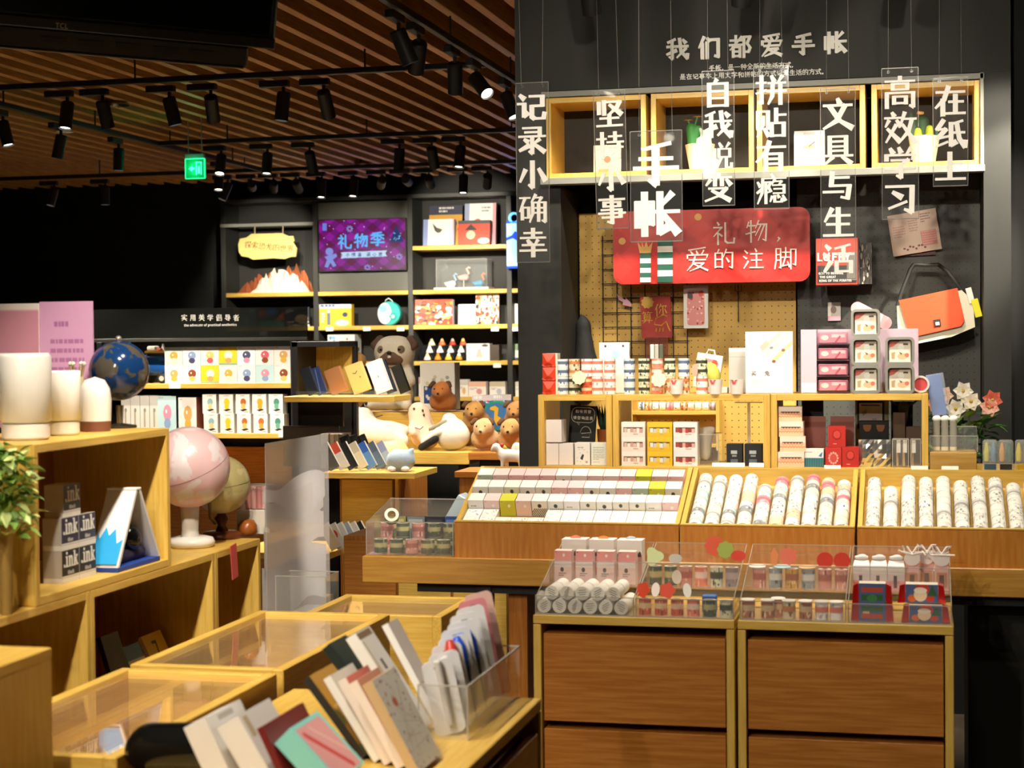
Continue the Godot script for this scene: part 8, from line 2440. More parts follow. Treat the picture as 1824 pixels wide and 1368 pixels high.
		o.rotate_object_local(Vector3(1, 0, 0), -cw[k][4])
	solo("card_step", "small clear step under the leaning cards", "stand", cbox(Vector3(0.16, 0.05, d_b - d_a - 0.1), 0.002), mat("3a2a1a", 0.4), Vector3(-2.1, 0.527, -(d_a + d_b) / 2))
	# frosted film panel past the shelf end
	var pa := on_x(472, 790, SX + 0.02)
	var pb := on_x(584, 772, SX + 0.02)
	t = thing("frosted_film_panel", "tall frosted white film sheets standing at shelf end", "panel", Vector3(SX + 0.02, 0.62, (pa.z + pb.z) / 2))
	var ln := absf(pb.z - pa.z)
	var frost := clear_mat("eeecf0", 0.22, 0.1)
	part(t, "front_sheet", cbox(Vector3(0.002, pa.y - 0.62, ln)), frost, Vector3(0, (pa.y - 0.62) / 2, 0))
	for k in 4:
		var st := SurfaceTool.new()
		st.begin(Mesh.PRIMITIVE_TRIANGLES)
		var n := 10
		var y0: float = [0.02, 0.2, 0.3, 0.36][k]
		var y1: float = [0.2, 0.31, 0.4, 0.44][k]
		for j in n:
			var u0 := -ln / 2 + ln * j / n
			var u1 := -ln / 2 + ln * (j + 1) / n
			var x0 := -0.012 - 0.008 * sin(j * 0.9 + k)
			var x1 := -0.012 - 0.008 * sin((j + 1) * 0.9 + k)
			convex_face(st, [Vector3(x0, y0 + 0.03 * sin(j * 0.5 + k), u0), Vector3(x1, y0 + 0.03 * sin((j + 1) * 0.5 + k), u1), Vector3(x1, y1 + 0.02 * sin((j + 1) * 0.6), u1), Vector3(x0, y1 + 0.02 * sin(j * 0.6), u0)], [], Vector3(-9, 0, 0))
		part(t, "folded_sheet", st.commit(), mat(["f0eef2", "f4f0f0", "eae6e4", "f2f0f4"][k], 0.5))
	part(t, "foot", cbox(Vector3(0.06, 0.62, ln * 0.9)), mat("8a8682", 0.5), Vector3(-0.04, -0.31, 0))


# ---- glass topped cases ----
func glass_case(label: String, x0: float, x1: float, d0: float, d1: float, top: float) -> Node3D:
	var w := x1 - x0
	var l := d1 - d0
	var t := thing("glass_top_case", label, "display case", Vector3((x0 + x1) / 2, 0, -(d0 + d1) / 2))
	var b := 0.026
	for s in [-1.0, 1.0]:
		part(t, "side_board", cbox(Vector3(b, top, l), 0.002), OAK_Z, Vector3(s * (w / 2 - b / 2), top / 2, 0))
		part(t, "end_board", cbox(Vector3(w - 2 * b, top, b), 0.002), OAK_X, Vector3(0, top / 2, s * (l / 2 - b / 2)))
	part(t, "floor_board", cbox(Vector3(w - 2 * b, 0.016, l - 2 * b)), OAK_Z, Vector3(0, top - 0.17, 0))
	part(t, "glass_top", cbox(Vector3(w - 2 * b, 0.005, l - 2 * b)), clear_mat("e8f0ee", 0.03, 0.02), Vector3(0, top - 0.012, 0))
	return t

func make_cases() -> void:
	glass_case("glass topped oak case with green sprig inside", -1.80, -1.42, 2.862, 3.665, 0.75)
	glass_case("glass topped oak case with white papers inside", -1.80, -1.42, 3.705, 4.52, 0.75)
	var a := on_y(590, 1070, 0.72)
	var b := on_y(826, 1075, 0.72)
	glass_case("shallow glass topped case lined in black", a.x, b.x, 4.68, 5.05, 0.72)
	solo("black_liner", "black felt liner inside the shallow glass case", "liner", cbox(Vector3(b.x - a.x - 0.06, 0.1, 0.31)), mat("191816", 0.9), Vector3((a.x + b.x) / 2, 0.61, -4.865))
	rng.seed = 3
	var f := 0.75 - 0.162
	var t := thing("green_sprig", "small green leafy sprig lying inside glass case", "foliage", Vector3(-1.6, f, -3.22))
	for k in 16:
		part(t, "leaf", leaf_mesh(0.06, 0.016), mat("3a4c24", 0.6), Vector3(rng.randf_range(-0.02, 0.02), 0.022, rng.randf_range(-0.03, 0.03)), Vector3(rng.randf_range(-0.3, 0.1), rng.randf() * TAU, 0))
	solo("white_paper_bundle", "curled white paper bundle inside second glass case", "paper", soft([[Vector3(0, 0.03, 0.1), Vector3(0.02, 0.04, -0.1), 0.03, 0.03]], 0.012, 0.01), mat("dcdad8", 0.6), Vector3(-1.56, f, -4.05))
	for k in 3:
		solo("dark_notebook", "dark notebook lying inside second glass case, %s" % ["black", "olive", "brown"][k], "notebook", cbox(Vector3(0.12, 0.02, 0.16), 0.002), mat(["1d1c1a", "4a4420", "3a2c20"][k], 0.5), Vector3(-1.68 + 0.01 * k, f + 0.0102 + 0.0202 * k, -4.02 - 0.05 * k), Vector3(0, 0.3 * k, 0))
	# oak block nearest the camera on the left
	var q := on_y(92, 1153, 0.96)
	t = thing("oak_side_unit", "oak side unit with plain end at the shelf's near end", "cabinet", Vector3(q.x - 0.2, 0, q.z + 0.35))
	part(t, "carcass", cbox(Vector3(0.4, 0.94, 0.7), 0.002), OAK_Y, Vector3(0, 0.47, 0))
	part(t, "top_board", cbox(Vector3(0.4, 0.02, 0.7), 0.002), OAK_Z, Vector3(0, 0.95, 0))
	# small clear box standing behind the shallow case
	q = on_y(603, 1092, 0.62)
	t = thing("clear_corner_box", "small empty clear box beside the film panel", "acrylic box", Vector3(a.x - 0.1, 0.6, -4.98))
	acryl_box(t, Vector3(0.16, 0.19, 0.12), Vector3.ZERO, 0.004)
	part(t, "oak_foot", cbox(Vector3(0.16, 0.6, 0.12), 0.002), OAK_Y, Vector3(0, -0.3, 0))


# ---- low drawer unit in front ----
const LU_T := 0.72
func leaning(n: String, label: String, category: String, top_far: Vector2, foot_far: Vector2, along: float, thick: float, uv: Rect2, side: String, round_it := false) -> Node3D:
	var f := on_y(foot_far.x, foot_far.y, LU_T + 0.001)
	var d := -f.z
	var tp := on_z(top_far.x, top_far.y, d)
	var l := Vector2(tp.x - f.x, tp.y - f.y).length()
	var ang := atan2(-(tp.x - f.x), tp.y - f.y)   # lean towards -x
	var o := thing(n, label, category, Vector3(f.x, LU_T + 0.001, f.z + along / 2))
	var piv := print_box(Vector3(along, l, thick), uv, mat(side, 0.5))
	var p := part(o, "cover" if not round_it else "card", piv, null, Vector3.ZERO, Vector3(0, PI / 2, 0))
	var bs := Basis(Vector3(0, 0, 1), ang) * Basis(Vector3(0, 1, 0), PI / 2)
	p.transform = Transform3D(bs, Basis(Vector3(0, 0, 1), ang) * Vector3(-thick / 2, l / 2, 0) + Vector3(0, thick * sin(ang), 0))
	return o

func make_low_unit() -> void:
	rng.seed = 44
	var t := thing("low_drawer_unit", "low oak drawer unit with slotted front in the foreground", "cabinet", Vector3(-1.09, 0, -3.0))
	part(t, "top_board", cbox(Vector3(0.57, 0.026, 1.3), 0.002), OAK_Z, Vector3(0, LU_T - 0.013, 0))
	part(t, "carcass", cbox(Vector3(0.53, 0.64, 1.28), 0.002), BROWN_Y, Vector3(-0.02, 0.32, 0))
	part(t, "end_board", cbox(Vector3(0.57, LU_T - 0.027, 0.02), 0.0015), OAK_Y, Vector3(0, (LU_T - 0.027) / 2, -0.64))
	for k in 2:
		part(t, "drawer", cbox(Vector3(0.016, 0.62, 0.62), 0.002), wood_mat("a9712f", "bd8743", Vector3(7, 7, 0.4), 0.4, 33 + k), Vector3(0.275, 0.34, -0.315 + 0.63 * k))
	# covers
	var floral := cover(110, 180, func(p):
		p.fill("e2ddd2")
		for k in 60:
			p.disc(rng.randf(), rng.randf(), rng.randf_range(0.008, 0.03), rng.randf_range(0.005, 0.02), ["6a6a70", "c85a44", "8a4a5c", "9a9488", "b8b0a4"][k % 5])
		p.disc(0.4, 0.3, 0.08, 0.05, "d0563c")
		for k in 14:
			p.line(rng.randf(), rng.randf(), rng.randf(), rng.randf_range(0.2, 1.0), 1.0, "b0a898"))
	var gold := cover(80, 170, func(p):
		p.fill("e8e5e0")
		p.rect(0.0, 0.02, 0.9, 0.06, "8a7250")
		p.rect(0.1, 0.1, 0.06, 0.5, "c8a860")
		p.rect(0.4, 0.3, 0.14, 0.1, "4a4640")
		p.rect(0.3, 0.55, 0.3, 0.16, "a8884c")
		p.rect(0.2, 0.8, 0.3, 0.12, "9a7a44"))
	var coral := cover(16, 16, func(p): p.fill("d07060"))
	var peach := cover(64, 96, func(p):
		p.fill("d8987c")
		for k in 20:
			p.disc(rng.randf(), rng.randf_range(0.5, 1.0), 0.1, 0.06, ["4a4030", "8a6a40", "c8a070"][k % 3]))
	var mus := cover(64, 96, func(p):
		p.fill("b88a34")
		for k in 16:
			p.disc(rng.randf(), rng.randf_range(0.3, 1.0), 0.12, 0.08, ["3a3c24", "6a7038", "d8b060"][k % 3]))
	var pale := cover(16, 16, func(p): p.fill("dcd4ca"))
	leaning("notebook", "mustard notebook with dark leaves leaning in the row", "notebook", Vector2(592, 1190), Vector2(690, 1325), 0.13, 0.016, mus, "2a2620")
	leaning("notebook", "white notebook leaning against the mustard one", "notebook", Vector2(628, 1188), Vector2(715, 1330), 0.13, 0.016, pale, "e8e4dc")
	leaning("notebook", "coral notebook leaning in the row", "notebook", Vector2(655, 1192), Vector2(735, 1335), 0.13, 0.018, coral, "e8d8cc")
	leaning("notebook", "peach camouflage notebook leaning in the row", "notebook", Vector2(674, 1196), Vector2(757, 1342), 0.13, 0.018, peach, "ecdccc")
	leaning("notebook", "cream floral notebook facing out at row's end", "notebook", Vector2(703, 1196), Vector2(786, 1352), 0.14, 0.02, floral, "c8a878")
	leaning("gift_pen_box", "dark green pen box leaning behind the white one", "pen box", Vector2(616, 1142), Vector2(740, 1296), 0.1, 0.02, cover(16, 16, func(p): p.fill("17302e")), "12201e")
	leaning("gift_pen_box", "white pen box with gold print leaning on acrylic bin", "pen box", Vector2(658, 1126), Vector2(770, 1298), 0.09, 0.024, gold, "e4e0da")
	leaning("gift_pen_box", "slim white card pen pack leaning beside gold one", "pen box", Vector2(708, 1106), Vector2(800, 1276), 0.07, 0.014, pale, "e8e6e2")
	# acrylic bin of blister pens
	var n0 := on_y(834, 1319, LU_T + 0.001)
	var f0 := on_y(926, 1236, LU_T + 0.001)
	var ln := absf(f0.z - n0.z)
	var bx := (n0.x + f0.x) / 2
	t = thing("acrylic_pen_bin", "clear acrylic bin of carded pens on the drawer unit", "acrylic box", Vector3(bx - 0.05, LU_T + 0.0012, (n0.z + f0.z) / 2))
	acryl_box(t, Vector3(0.1, 0.105, ln), Vector3.ZERO, 0.004)
	part(t, "edge", cbox(Vector3(0.004, 0.003, ln)), EDGE, Vector3(0.05, 0.105, 0))
	var cols := ["b83c34", "2450c8", "2a58d0", "2450c8", "d88a94", "e0b8b0"]
	for k in 10:
		var x := bx - 0.064 + (k % 2) * 0.004
		var z := n0.z - 0.04 - k * (ln - 0.075) / 9.0
		var big := k >= 2 and k < 8
		var o := thing("carded_pen", "%s blister carded pen, %s from the bin's near end" % [["white", "white", "red", "blue", "bright blue", "dark blue", "white", "clear", "pink", "pale pink"][k], ["first", "second", "third", "fourth", "fifth", "sixth", "seventh", "eighth", "ninth", "tenth"][k]], "pen pack", Vector3(x + 0.02, LU_T + 0.003, z))
		o.rotation = Vector3(0, 0.5, 0.2)
		part(o, "card", slab(round_rect(0.062, 0.15 + 0.009 * k, 0.012), 0.003), mat("e4e4e8", 0.35) if k < 8 else mat(cols[4 + k % 2], 0.5), Vector3(0, 0.0755 + 0.0045 * k, 0))
		part(o, "hang_hole", slab(round_rect(0.016, 0.006, 0.003), 0.001), mat("3c3c40", 0.5), Vector3(0, 0.136 + 0.009 * k, 0.002))
		if k >= 2 and k < 6:
			part(o, "pen", lathe([Vector2(0, 0), Vector2(0.008, 0.003), Vector2(0.011, 0.08), Vector2(0.016, 0.13), Vector2(0.015, 0.15), Vector2(0.007, 0.172), Vector2(0, 0.174)], 14, true), mat(cols[k - 2], 0.3), Vector3(0.006, 0.005, 0.016))
			part(o, "grip", lathe([Vector2(0.0114, 0.07), Vector2(0.015, 0.11)], 14), mat("1c2436", 0.5), Vector3(0.006, 0.005, 0.016))
		else:
			part(o, "pen", lathe([Vector2(0, 0), Vector2(0.007, 0.003), Vector2(0.008, 0.13), Vector2(0, 0.135)], 12), mat(["c8c4c0", "d0ccc8", "", "", "", "", "2c2c30", "8a8a8c", "2a2426", "3a2a2c"][k], 0.4), Vector3(0, 0.02, 0.01))
	# white boxes, black pouch, teal box at the near edge
	leaning("white_phone_box", "white boxed case with handle cutout leaning near pouch", "box", Vector2(428, 1264), Vector2(478, 1372), 0.16, 0.045, cover(64, 96, func(p):
		p.fill("d8d4d0")
		p.rect(0.3, 0.06, 0.4, 0.08, "a8a49c")), "dedad6")
	leaning("white_phone_box", "white boxed case with gold notch beside the teal box", "box", Vector2(480, 1266), Vector2(545, 1378), 0.15, 0.045, cover(64, 96, func(p):
		p.fill("dad6d2")
		p.rect(0.1, 0.06, 0.12, 0.3, "b8a888")
		p.rect(0.7, 0.7, 0.2, 0.08, "a89470")), "e0dcd8")
	leaning("teal_gift_box", "open teal gift box holding pink pen set", "gift box", Vector2(566, 1294), Vector2(650, 1386), 0.14, 0.04, cover(96, 96, func(p):
		p.fill("86cfcb")
		p.rect(0.08, 0.08, 0.84, 0.9, "d89a9c")
		p.line(0.2, 0.2, 0.7, 0.9, 9.0, "c8484c")
		p.line(0.45, 0.15, 0.9, 0.7, 5.0, "e0b4b0")), "86cfcb")
	leaning("red_box_lid", "dark red box lid leaning behind the teal box", "box lid", Vector2(540, 1256), Vector2(594, 1370), 0.2, 0.012, cover(16, 16, func(p): p.fill("7a1418")), "6a1014")
	var bp := on_y(302, 1380, LU_T)
	solo("black_pouch", "glossy black pouch with zip at the near edge", "pouch", soft([[Vector3(-0.06, 0.035, 0), Vector3(0.06, 0.04, 0), 0.035, 0.035], [Vector3(-0.05, 0.06, -0.01), Vector3(0.05, 0.065, -0.01), 0.025, 0.025]], 0.012, 0.03), mat("0d0d0c", 0.15), Vector3(bp.x, LU_T, bp.z - 0.02))


# ---- television hanging from the ceiling ----
func make_television() -> void:
	var d := 4.35
	var a := on_z(-40, 40, d - 0.15)
	var b := on_z(489, 88, d + 0.25)
	var t := thing("television", "large black television hanging from the ceiling slats", "television", b)
	var x := (b - a).normalized()
	var up := Vector3(0, 0.94, 0.34)
	var z := x.cross(up).normalized()
	if z.z < 0:
		z = -z
	up = z.cross(x).normalized()
	t.basis = Basis(x, up, z)
	var w := 1.2
	part(t, "housing", cbox(Vector3(w, 0.7, 0.05), 0.006), mat("121213", 0.35), Vector3(-w / 2, 0.35, -0.03))
	part(t, "screen", cbox(Vector3(w - 0.03, 0.655, 0.004), 0.001), mat("0e1412", 0.08), Vector3(-w / 2, 0.365, -0.003))
	part(t, "lower_bezel", cbox(Vector3(w, 0.03, 0.012), 0.003), mat("17171a", 0.3), Vector3(-w / 2, 0.015, -0.002))
	part(t, "rear_housing", cbox(Vector3(w - 0.1, 0.06, 0.06), 0.006), mat("161615", 0.5), Vector3(-w / 2 - 0.02, -0.03, -0.04))
	part(t, "silver_strip", cbox(Vector3(w - 0.12, 0.004, 0.062), 0.001), mat("8a8880", 0.3, 0.7), Vector3(-w / 2 - 0.02, -0.062, -0.04))
	part(t, "logo", latin_mesh("TCL", 0.014, 0.002, true), mat("a8a49c", 0.4), Vector3(-0.58, 0.012, 0.006))
	for k in 5:
		part(t, "vent", cbox(Vector3(0.07, 0.016, 0.003)), mat("060606", 0.6), Vector3(-0.2 - k * 0.1, -0.03, -0.0085))
	part(t, "ceiling_mount", cbox(Vector3(0.06, 1.0, 0.06)), BLACK, Vector3(-w / 2, 0.7, -0.09))


var ym_shelf := 0.0
# ---- stepped units between the aisle and the far shelves ----
func make_mid_units() -> void:
	rng.seed = 52
	# gift box unit
	var D := 9.6
	var l := on_z(188, 690, D)
	var r := on_z(522, 690, D)
	var y1 := on_z(400, 683, D).y
	var y2 := on_z(430, 772, D).y
	var u := thing("gift_box_unit", "black shelving unit with oak shelves of small gift boxes", "shelf unit", Vector3((l.x + r.x) / 2, 0, -D))
	var w := r.x - l.x
	for y in [y1, y2, y2 - 0.36]:
		part(u, "shelf", cbox(Vector3(w, 0.03, 0.34), 0.002), OAK_X, Vector3(0, y - 0.015, -0.17))
	var yp := on_z(360, 602, D).y - 0.021
	part(u, "back_panel", cbox(Vector3(w, yp, 0.02)), mat("171615", 0.7), Vector3(0, yp / 2, -0.36))
	for s in [-1.0, 1.0]:
		part(u, "post", cbox(Vector3(0.035, yp, 0.4), 0.002), BLACK, Vector3(s * (w / 2 + 0.0175), yp / 2, -0.16))
	part(u, "lower_front", cbox(Vector3(w, y2 - 0.1, 0.02)), BROWN_X, Vector3(0, (y2 - 0.1) / 2, -0.32))
	# header board 实用美学倡导者
	var s := span(168, 549, 550, 602, D)
	var hb := thing("header_board", "long smoked glass header board with white characters and slogan", "sign", s[0])
	part(hb, "panel", cbox(Vector3(s[1], s[2], 0.01), 0.001), clear_mat("1d1e1c", 0.82, 0.08))
	part(hb, "lower_rail", cbox(Vector3(s[1], 0.02, 0.03), 0.002), mat("3a3b38", 0.4), Vector3(0, -s[2] / 2 - 0.01, 0))
	hb.position.z += 0.022
	var i := 0
	for ch in "实用美学倡导者":
		part(hb, "character", char_mesh(ch, 0.037, 0.12, 0.1, 0.003), mat("d4d2cc", 0.5), on_z(332 + i * 15.4, 566, D) + Vector3(0, 0, 0.03) - hb.position)
		i += 1
	part(hb, "slogan", latin_mesh("the advocate of practical aesthetics", 0.014, 0.002, true), mat("c4c2bc", 0.5), on_z(378, 579, D) + Vector3(0, 0, 0.029) - hb.position)
	# gift boxes: simple blobs of colour stand for the printed figures
	var kinds := [["mint", "d4e2dc", "d8a844"], ["white", "e8e6e6", "8aa0c8"], ["cream", "eae6e0", "d8c070"], ["yellow", "e6c82c", "f2ead0"], ["plain", "eae8ea", "4a4a6a"], ["rose", "e4dcdc", "c85a68"], ["blush", "eae0dc", "d0a060"], ["aqua", "bcd8dc", "d890a8"], ["brown", "eae0dc", "8a4428"]]
	var uvs := []
	for k in kinds.size():
		uvs.append(cover(64, 64, func(p):
			p.fill(kinds[k][1])
			p.disc(0.52, 0.46, 0.22, 0.22, kinds[k][2])
			p.disc(0.52, 0.74, 0.17, 0.15, kinds[(k + 3) % 9][2])
			p.disc(0.46, 0.42, 0.04, 0.05, "f6f2ea")
			if k == 3:
				p.rect(0, 0.9, 1, 0.1, "8ab0a8")
			p.lines(0.08, 0.06, 0.3, 1, 0.08, "b8b4b0", rng)))
	var tk := [0, 1, 2, 3, 4, 5, 6]
	var bk := [6, 8, 3, 0, 1, 7, 8]
	var bw := (on_z(520, 650, D).x - on_z(292, 650, D).x) / 7
	var x0 := on_z(292, 650, D).x
	for c in 7:
		for row in 2:
			var k: int = bk[c] if row == 0 else tk[c]
			solo("gift_box", "%s square gift box, %s row of the oak shelf" % [kinds[k][0], ["lower", "upper"][row]], "gift box", print_box(Vector3(bw - 0.002, 0.108, 0.1), uvs[k], mat("e6e2de", 0.6)), null, Vector3(x0 + bw * (c + 0.5), y1 + 0.0545 + row * 0.1085, -D - 0.06), Vector3.ZERO, "square gift boxes")
	var toy := [["pale blue", "8ab0b4", "d8c88a"], ["yellow", "e0c020", "e0c020"], ["brown", "b8642c", "e0b868"], ["amber", "d8a424", "d8a424"], ["green", "4a8a78", "6aa890"], ["orange", "d8682c", "d8a040"]]
	var tuv := []
	for k in 6:
		tuv.append(cover(64, 72, func(p):
			p.fill("ece8e2")
			p.lines(0.35, 0.06, 0.5, 1, 0.1, "a89890", rng)
			p.disc(0.55, 0.4, 0.2, 0.18, toy[k][1])
			p.disc(0.55, 0.62, 0.16, 0.16, toy[k][2])
			p.poly([[0.3, 0.8], [0.7, 0.74], [0.85, 0.8], [0.5, 0.88]], "2a2220")
			p.rect(0.6, 0.9, 0.3, 0.04, "c88a60")))
	for row in 2:
		for c in 5:
			var k: int = [0, 1, 2, 5, 4][c] if row == 0 else [0, 1, 2, 3, 4][c]
			var p := on_z((374 if row == 0 else 371) + c * 29.6, 750, D)
			solo("toy_box", "%s figure toy box, %s row of lower oak shelf" % [toy[k][0], ["front", "upper"][row]], "toy box", print_box(Vector3(0.088, 0.115, 0.08), tuv[k], mat("e4dfd8", 0.6)), null, Vector3(p.x, y2 + 0.058 + row * 0.1155, -D - 0.05 - row * 0.01), Vector3.ZERO, "figure toy boxes")
	for k in 2:
		shop_box("framed_toy_box", ["aqua box with pink figure in black edged sleeve", "blush box with cream figure on lower shelf"][k], "box", [281, 318][k], [705, 708][k], [314, 350][k], 772, D + 0.02, 0.1, uvs[7] if k == 0 else uvs[6], "3a3a38" if k == 0 else "a86a58", y2)
	for k in 4:
		shop_box("narrow_box", "narrow pale box with bottle drawing behind the globe", "box", 216 + k * 17, 704, 232 + k * 17, 772, D + 0.03, 0.08, cover(32, 72, func(p):
			p.fill("d8d2ca")
			p.rect(0.4, 0.45, 0.2, 0.4, "a89c8a")
			p.disc(0.5, 0.4, 0.12, 0.06, "8a8478")), "ccc4bc", y2, "narrow boxes behind the globe")
	price_tag(313, 686, D, "white tag with black clip on the gift box shelf")
	price_tag(508, 773, D, "white tag at the end of lower oak shelf")
	# toy car up on a ledge
	var cp := on_z(257, 655, 9.55)
	var car := thing("toy_car", "blue toy car carrying yellow and white luggage on roof", "toy car", Vector3(cp.x, y1, -D - 0.12))
	part(car, "body", soft([[Vector3(-0.08, 0.09, 0), Vector3(0.06, 0.09, 0), 0.045, 0.045], [Vector3(-0.05, 0.14, 0), Vector3(0.02, 0.14, 0), 0.04, 0.035], [Vector3(0.06, 0.075, 0), Vector3(0.085, 0.07, 0), 0.035, 0.03]], 0.014, 0.02), mat("1f58a8", 0.25))
	for q in [Vector3(-0.06, 0.03, 0.05), Vector3(0.06, 0.03, 0.05), Vector3(-0.06, 0.03, -0.05), Vector3(0.06, 0.03, -0.05)]:
		part(car, "wheel", lathe([Vector2(0, 0.012), Vector2(0.02, 0.012), Vector2(0.03, 0.008), Vector2(0.03, -0.012), Vector2(0, -0.012)], 18), mat("2a2a2a", 0.6), q, Vector3(PI / 2, 0, 0))
		part(car, "hub", lathe([Vector2(0, 0.014), Vector2(0.016, 0.014), Vector2(0.016, 0.012)], 14), mat("d8d4cc", 0.5), q, Vector3(PI / 2 if q.z > 0 else -PI / 2, 0, 0))
	part(car, "roof_rack", cbox(Vector3(0.12, 0.014, 0.08), 0.003), mat("c8a848", 0.5), Vector3(0.0, 0.19, 0))
	part(car, "luggage", cbox(Vector3(0.06, 0.03, 0.06), 0.008), mat("e4ded4", 0.6), Vector3(-0.02, 0.212, 0))
	part(car, "luggage", cbox(Vector3(0.03, 0.016, 0.06), 0.004), mat("b8482c", 0.6), Vector3(0.03, 0.205, 0))
	part(car, "white_fin", slab([Vector2(-0.012, 0), Vector2(0.012, 0), Vector2(0.002, 0.04)], 0.02), mat("e4e2dc", 0.6), Vector3(0.045, 0.2, 0))
	# phone accessory unit
	var A := 8.75
	l = on_z(520, 700, A)
	r = on_z(606, 700, A)
	var ys := on_z(600, 706, A - 0.2).y
	var yt := on_z(560, 608, A).y
	u = thing("phone_accessory_unit", "stepped oak and black unit with leaning boxed phone cases", "shelf unit", Vector3(l.x, 0, -A))
	w = r.x - l.x
	part(u, "post", cbox(Vector3(0.035, yt, 0.3), 0.002), BLACK, Vector3(0.0175, yt / 2, -0.15))
	part(u, "post", cbox(Vector3(0.02, yt, 0.04), 0.002), BLACK, Vector3(w - 0.01, yt / 2, -0.29))
	part(u, "top_rail", cbox(Vector3(w, 0.03, 0.3), 0.002), BLACK, Vector3(w / 2, yt - 0.015, -0.15))
	part(u, "oak_back", cbox(Vector3(w - 0.05, yt - 0.03 - ys, 0.016)), OAK_Y, Vector3(w / 2 + 0.01, (yt - 0.03 + ys) / 2, -0.3))
	part(u, "dark_back", cbox(Vector3(w - 0.05, ys - 0.002, 0.016)), mat("17130f", 0.7), Vector3(w / 2 + 0.01, ys / 2 - 0.001, -0.3))
	var xe := on_z(702, 712, A - 0.2).x - l.x
	part(u, "display_shelf", cbox(Vector3(xe - 0.03, 0.03, 0.3), 0.002), OAK_X, Vector3((xe + 0.03) / 2, ys - 0.015, 0.05))
	part(u, "shelf_lip", cbox(Vector3(xe - 0.1, 0.035, 0.004)), ACRYL, Vector3((xe + 0.1) / 2, ys + 0.01, 0.205))
	part(u, "shelf_front", cbox(Vector3(w, 0.14, 0.02)), mat("16120e", 0.6), Vector3(w / 2, ys - 0.1, -0.05))
	var ym := on_z(640, 842, A - 0.5).y
	ym_shelf = ym
	var xm0 := on_z(586, 842, A - 0.5).x - l.x
	var xm1 := on_z(738, 842, A - 0.5).x - l.x
	part(u, "lower_shelf", cbox(Vector3(xm1 - xm0 + 0.04, 0.03, 0.42), 0.002), OAK_X, Vector3((xm0 + xm1) / 2 - 0.02, ym - 0.015, 0.29))
	part(u, "lower_lip", cbox(Vector3(xm1 - xm0, 0.035, 0.004)), ACRYL, Vector3((xm0 + xm1) / 2, ym + 0.01, 0.5))
	part(u, "lower_back", cbox(Vector3(w + 0.04, ys - ym - 0.16, 0.02)), mat("2a1c10", 0.6), Vector3(w / 2, (ys + ym) / 2 - 0.08, 0.08))
	var yb := on_z(620, 987, A - 0.9).y
	part(u, "bottom_shelf", cbox(Vector3(0.5, 0.03, 0.5), 0.002), OAK_X, Vector3(xm0 - 0.12, yb - 0.015, 0.65))
	part(u, "bottom_front", cbox(Vector3(0.5, yb - 0.03, 0.02)), BROWN_X, Vector3(xm0 - 0.12, (yb - 0.03) / 2, 0.88))
	# leaning cases on the display shelf
	var cs := [["dark slate", "262c38", 535, 655, 24, 50, 0.03], ["navy glossy", "2c3a6a", 548, 655, 22, 50, 0.02], ["brown film wrapped", "9a6a44", 562, 657, 38, 46, 0.04], ["wooden with face print", "d8b46c", 595, 650, 40, 54, 0.04], ["white boxed", "eceae8", 632, 646, 36, 60, 0.04], ["navy slim", "1c2236", 652, 640, 22, 62, 0.02], ["black boxed", "12110f", 672, 652, 24, 52, 0.03]]
	for k in cs.size():
		var c: Array = cs[k]
		var p := on_z(c[2] + c[4] * 0.8, 702, A - 0.15)
		var hh: float = c[5] / 350.0 * 1.02
		var o := solo("boxed_phone_case", "%s phone case pack leaning on the oak display shelf" % c[0], "phone case", print_box(Vector3(c[4] / 350.0 * 0.8, hh, c[6]), cover(48, 72, func(pp):
			pp.fill(c[1])
			if k == 3:
				pp.line(0.35, 0.3, 0.5, 0.34, 2.0, "5a4420")
				pp.line(0.5, 0.34, 0.62, 0.28, 2.0, "5a4420")
				pp.disc(0.7, 0.5, 0.04, 0.03, "6a5428")
			if k == 4:
				pp.disc(0.5, 0.5, 0.05, 0.04, "8a8a88")
			if k == 1:
				pp.line(0.3, 0.9, 0.6, 0.1, 6.0, "5a70b0")), mat(c[1], 0.35)), null, Vector3(p.x, ys + hh / 2 * cos(0.35) + c[4] / 350.0 * 0.4 * sin(0.35) + 0.002, -A + 0.17 - k * 0.042), Vector3(0, 0, 0.35))
	# lower shelf packs
	for k in 7:
		var p := on_z(598 + k * 14.0, 835, A - 0.45)
		solo("lower_case_pack", "%s case pack leaning on the lower oak shelf" % ["grey", "red and white", "black", "cream", "blue white", "steel blue", "pale blue"][k], "phone case", print_box(Vector3(0.055, 0.14, 0.02), cover(32, 56, func(pp):
			pp.fill(["5a5854", "d8d4cc", "1a1c20", "d8d0b8", "5a8ac8", "5a7088", "a8b4c4"][k])
			pp.rect(0, 0, 1, 0.4, ["4a4844", "c84a38", "101216", "b8b09a", "2a5ab0", "4a5a70", "8a94b8"][k])), mat("b8b4ac", 0.4)), null, Vector3(p.x - 0.03, ym + 0.078, -A + 0.46 - k * 0.023), Vector3(0, 0, 0.5))
	for k in 3:
		solo("black_case_pack", "black glossy case pack behind the lower shelf row, %s" % ["first", "second", "third"][k], "phone case", cbox(Vector3(0.05, 0.17, 0.02), 0.002), mat("191919", 0.15), Vector3(on_z(622 + k * 12.0, 790, A - 0.25).x, ym + 0.092, -A + 0.24 - k * 0.023), Vector3(0, 0, 0.4))
	for k in 5:
		solo("grey_folder", "grey brown folder standing under the display shelf, %s" % ["first", "second", "third", "fourth", "fifth"][k], "folder", cbox(Vector3(0.022, 0.18, 0.14), 0.002), mat(["6a5a48", "58483a", "7a6a56", "655644", "4a3c30"][k], 0.5), Vector3(on_z(568 + k * 8.0, 780, A - 0.3).x, ym + 0.091, -A + 0.17))
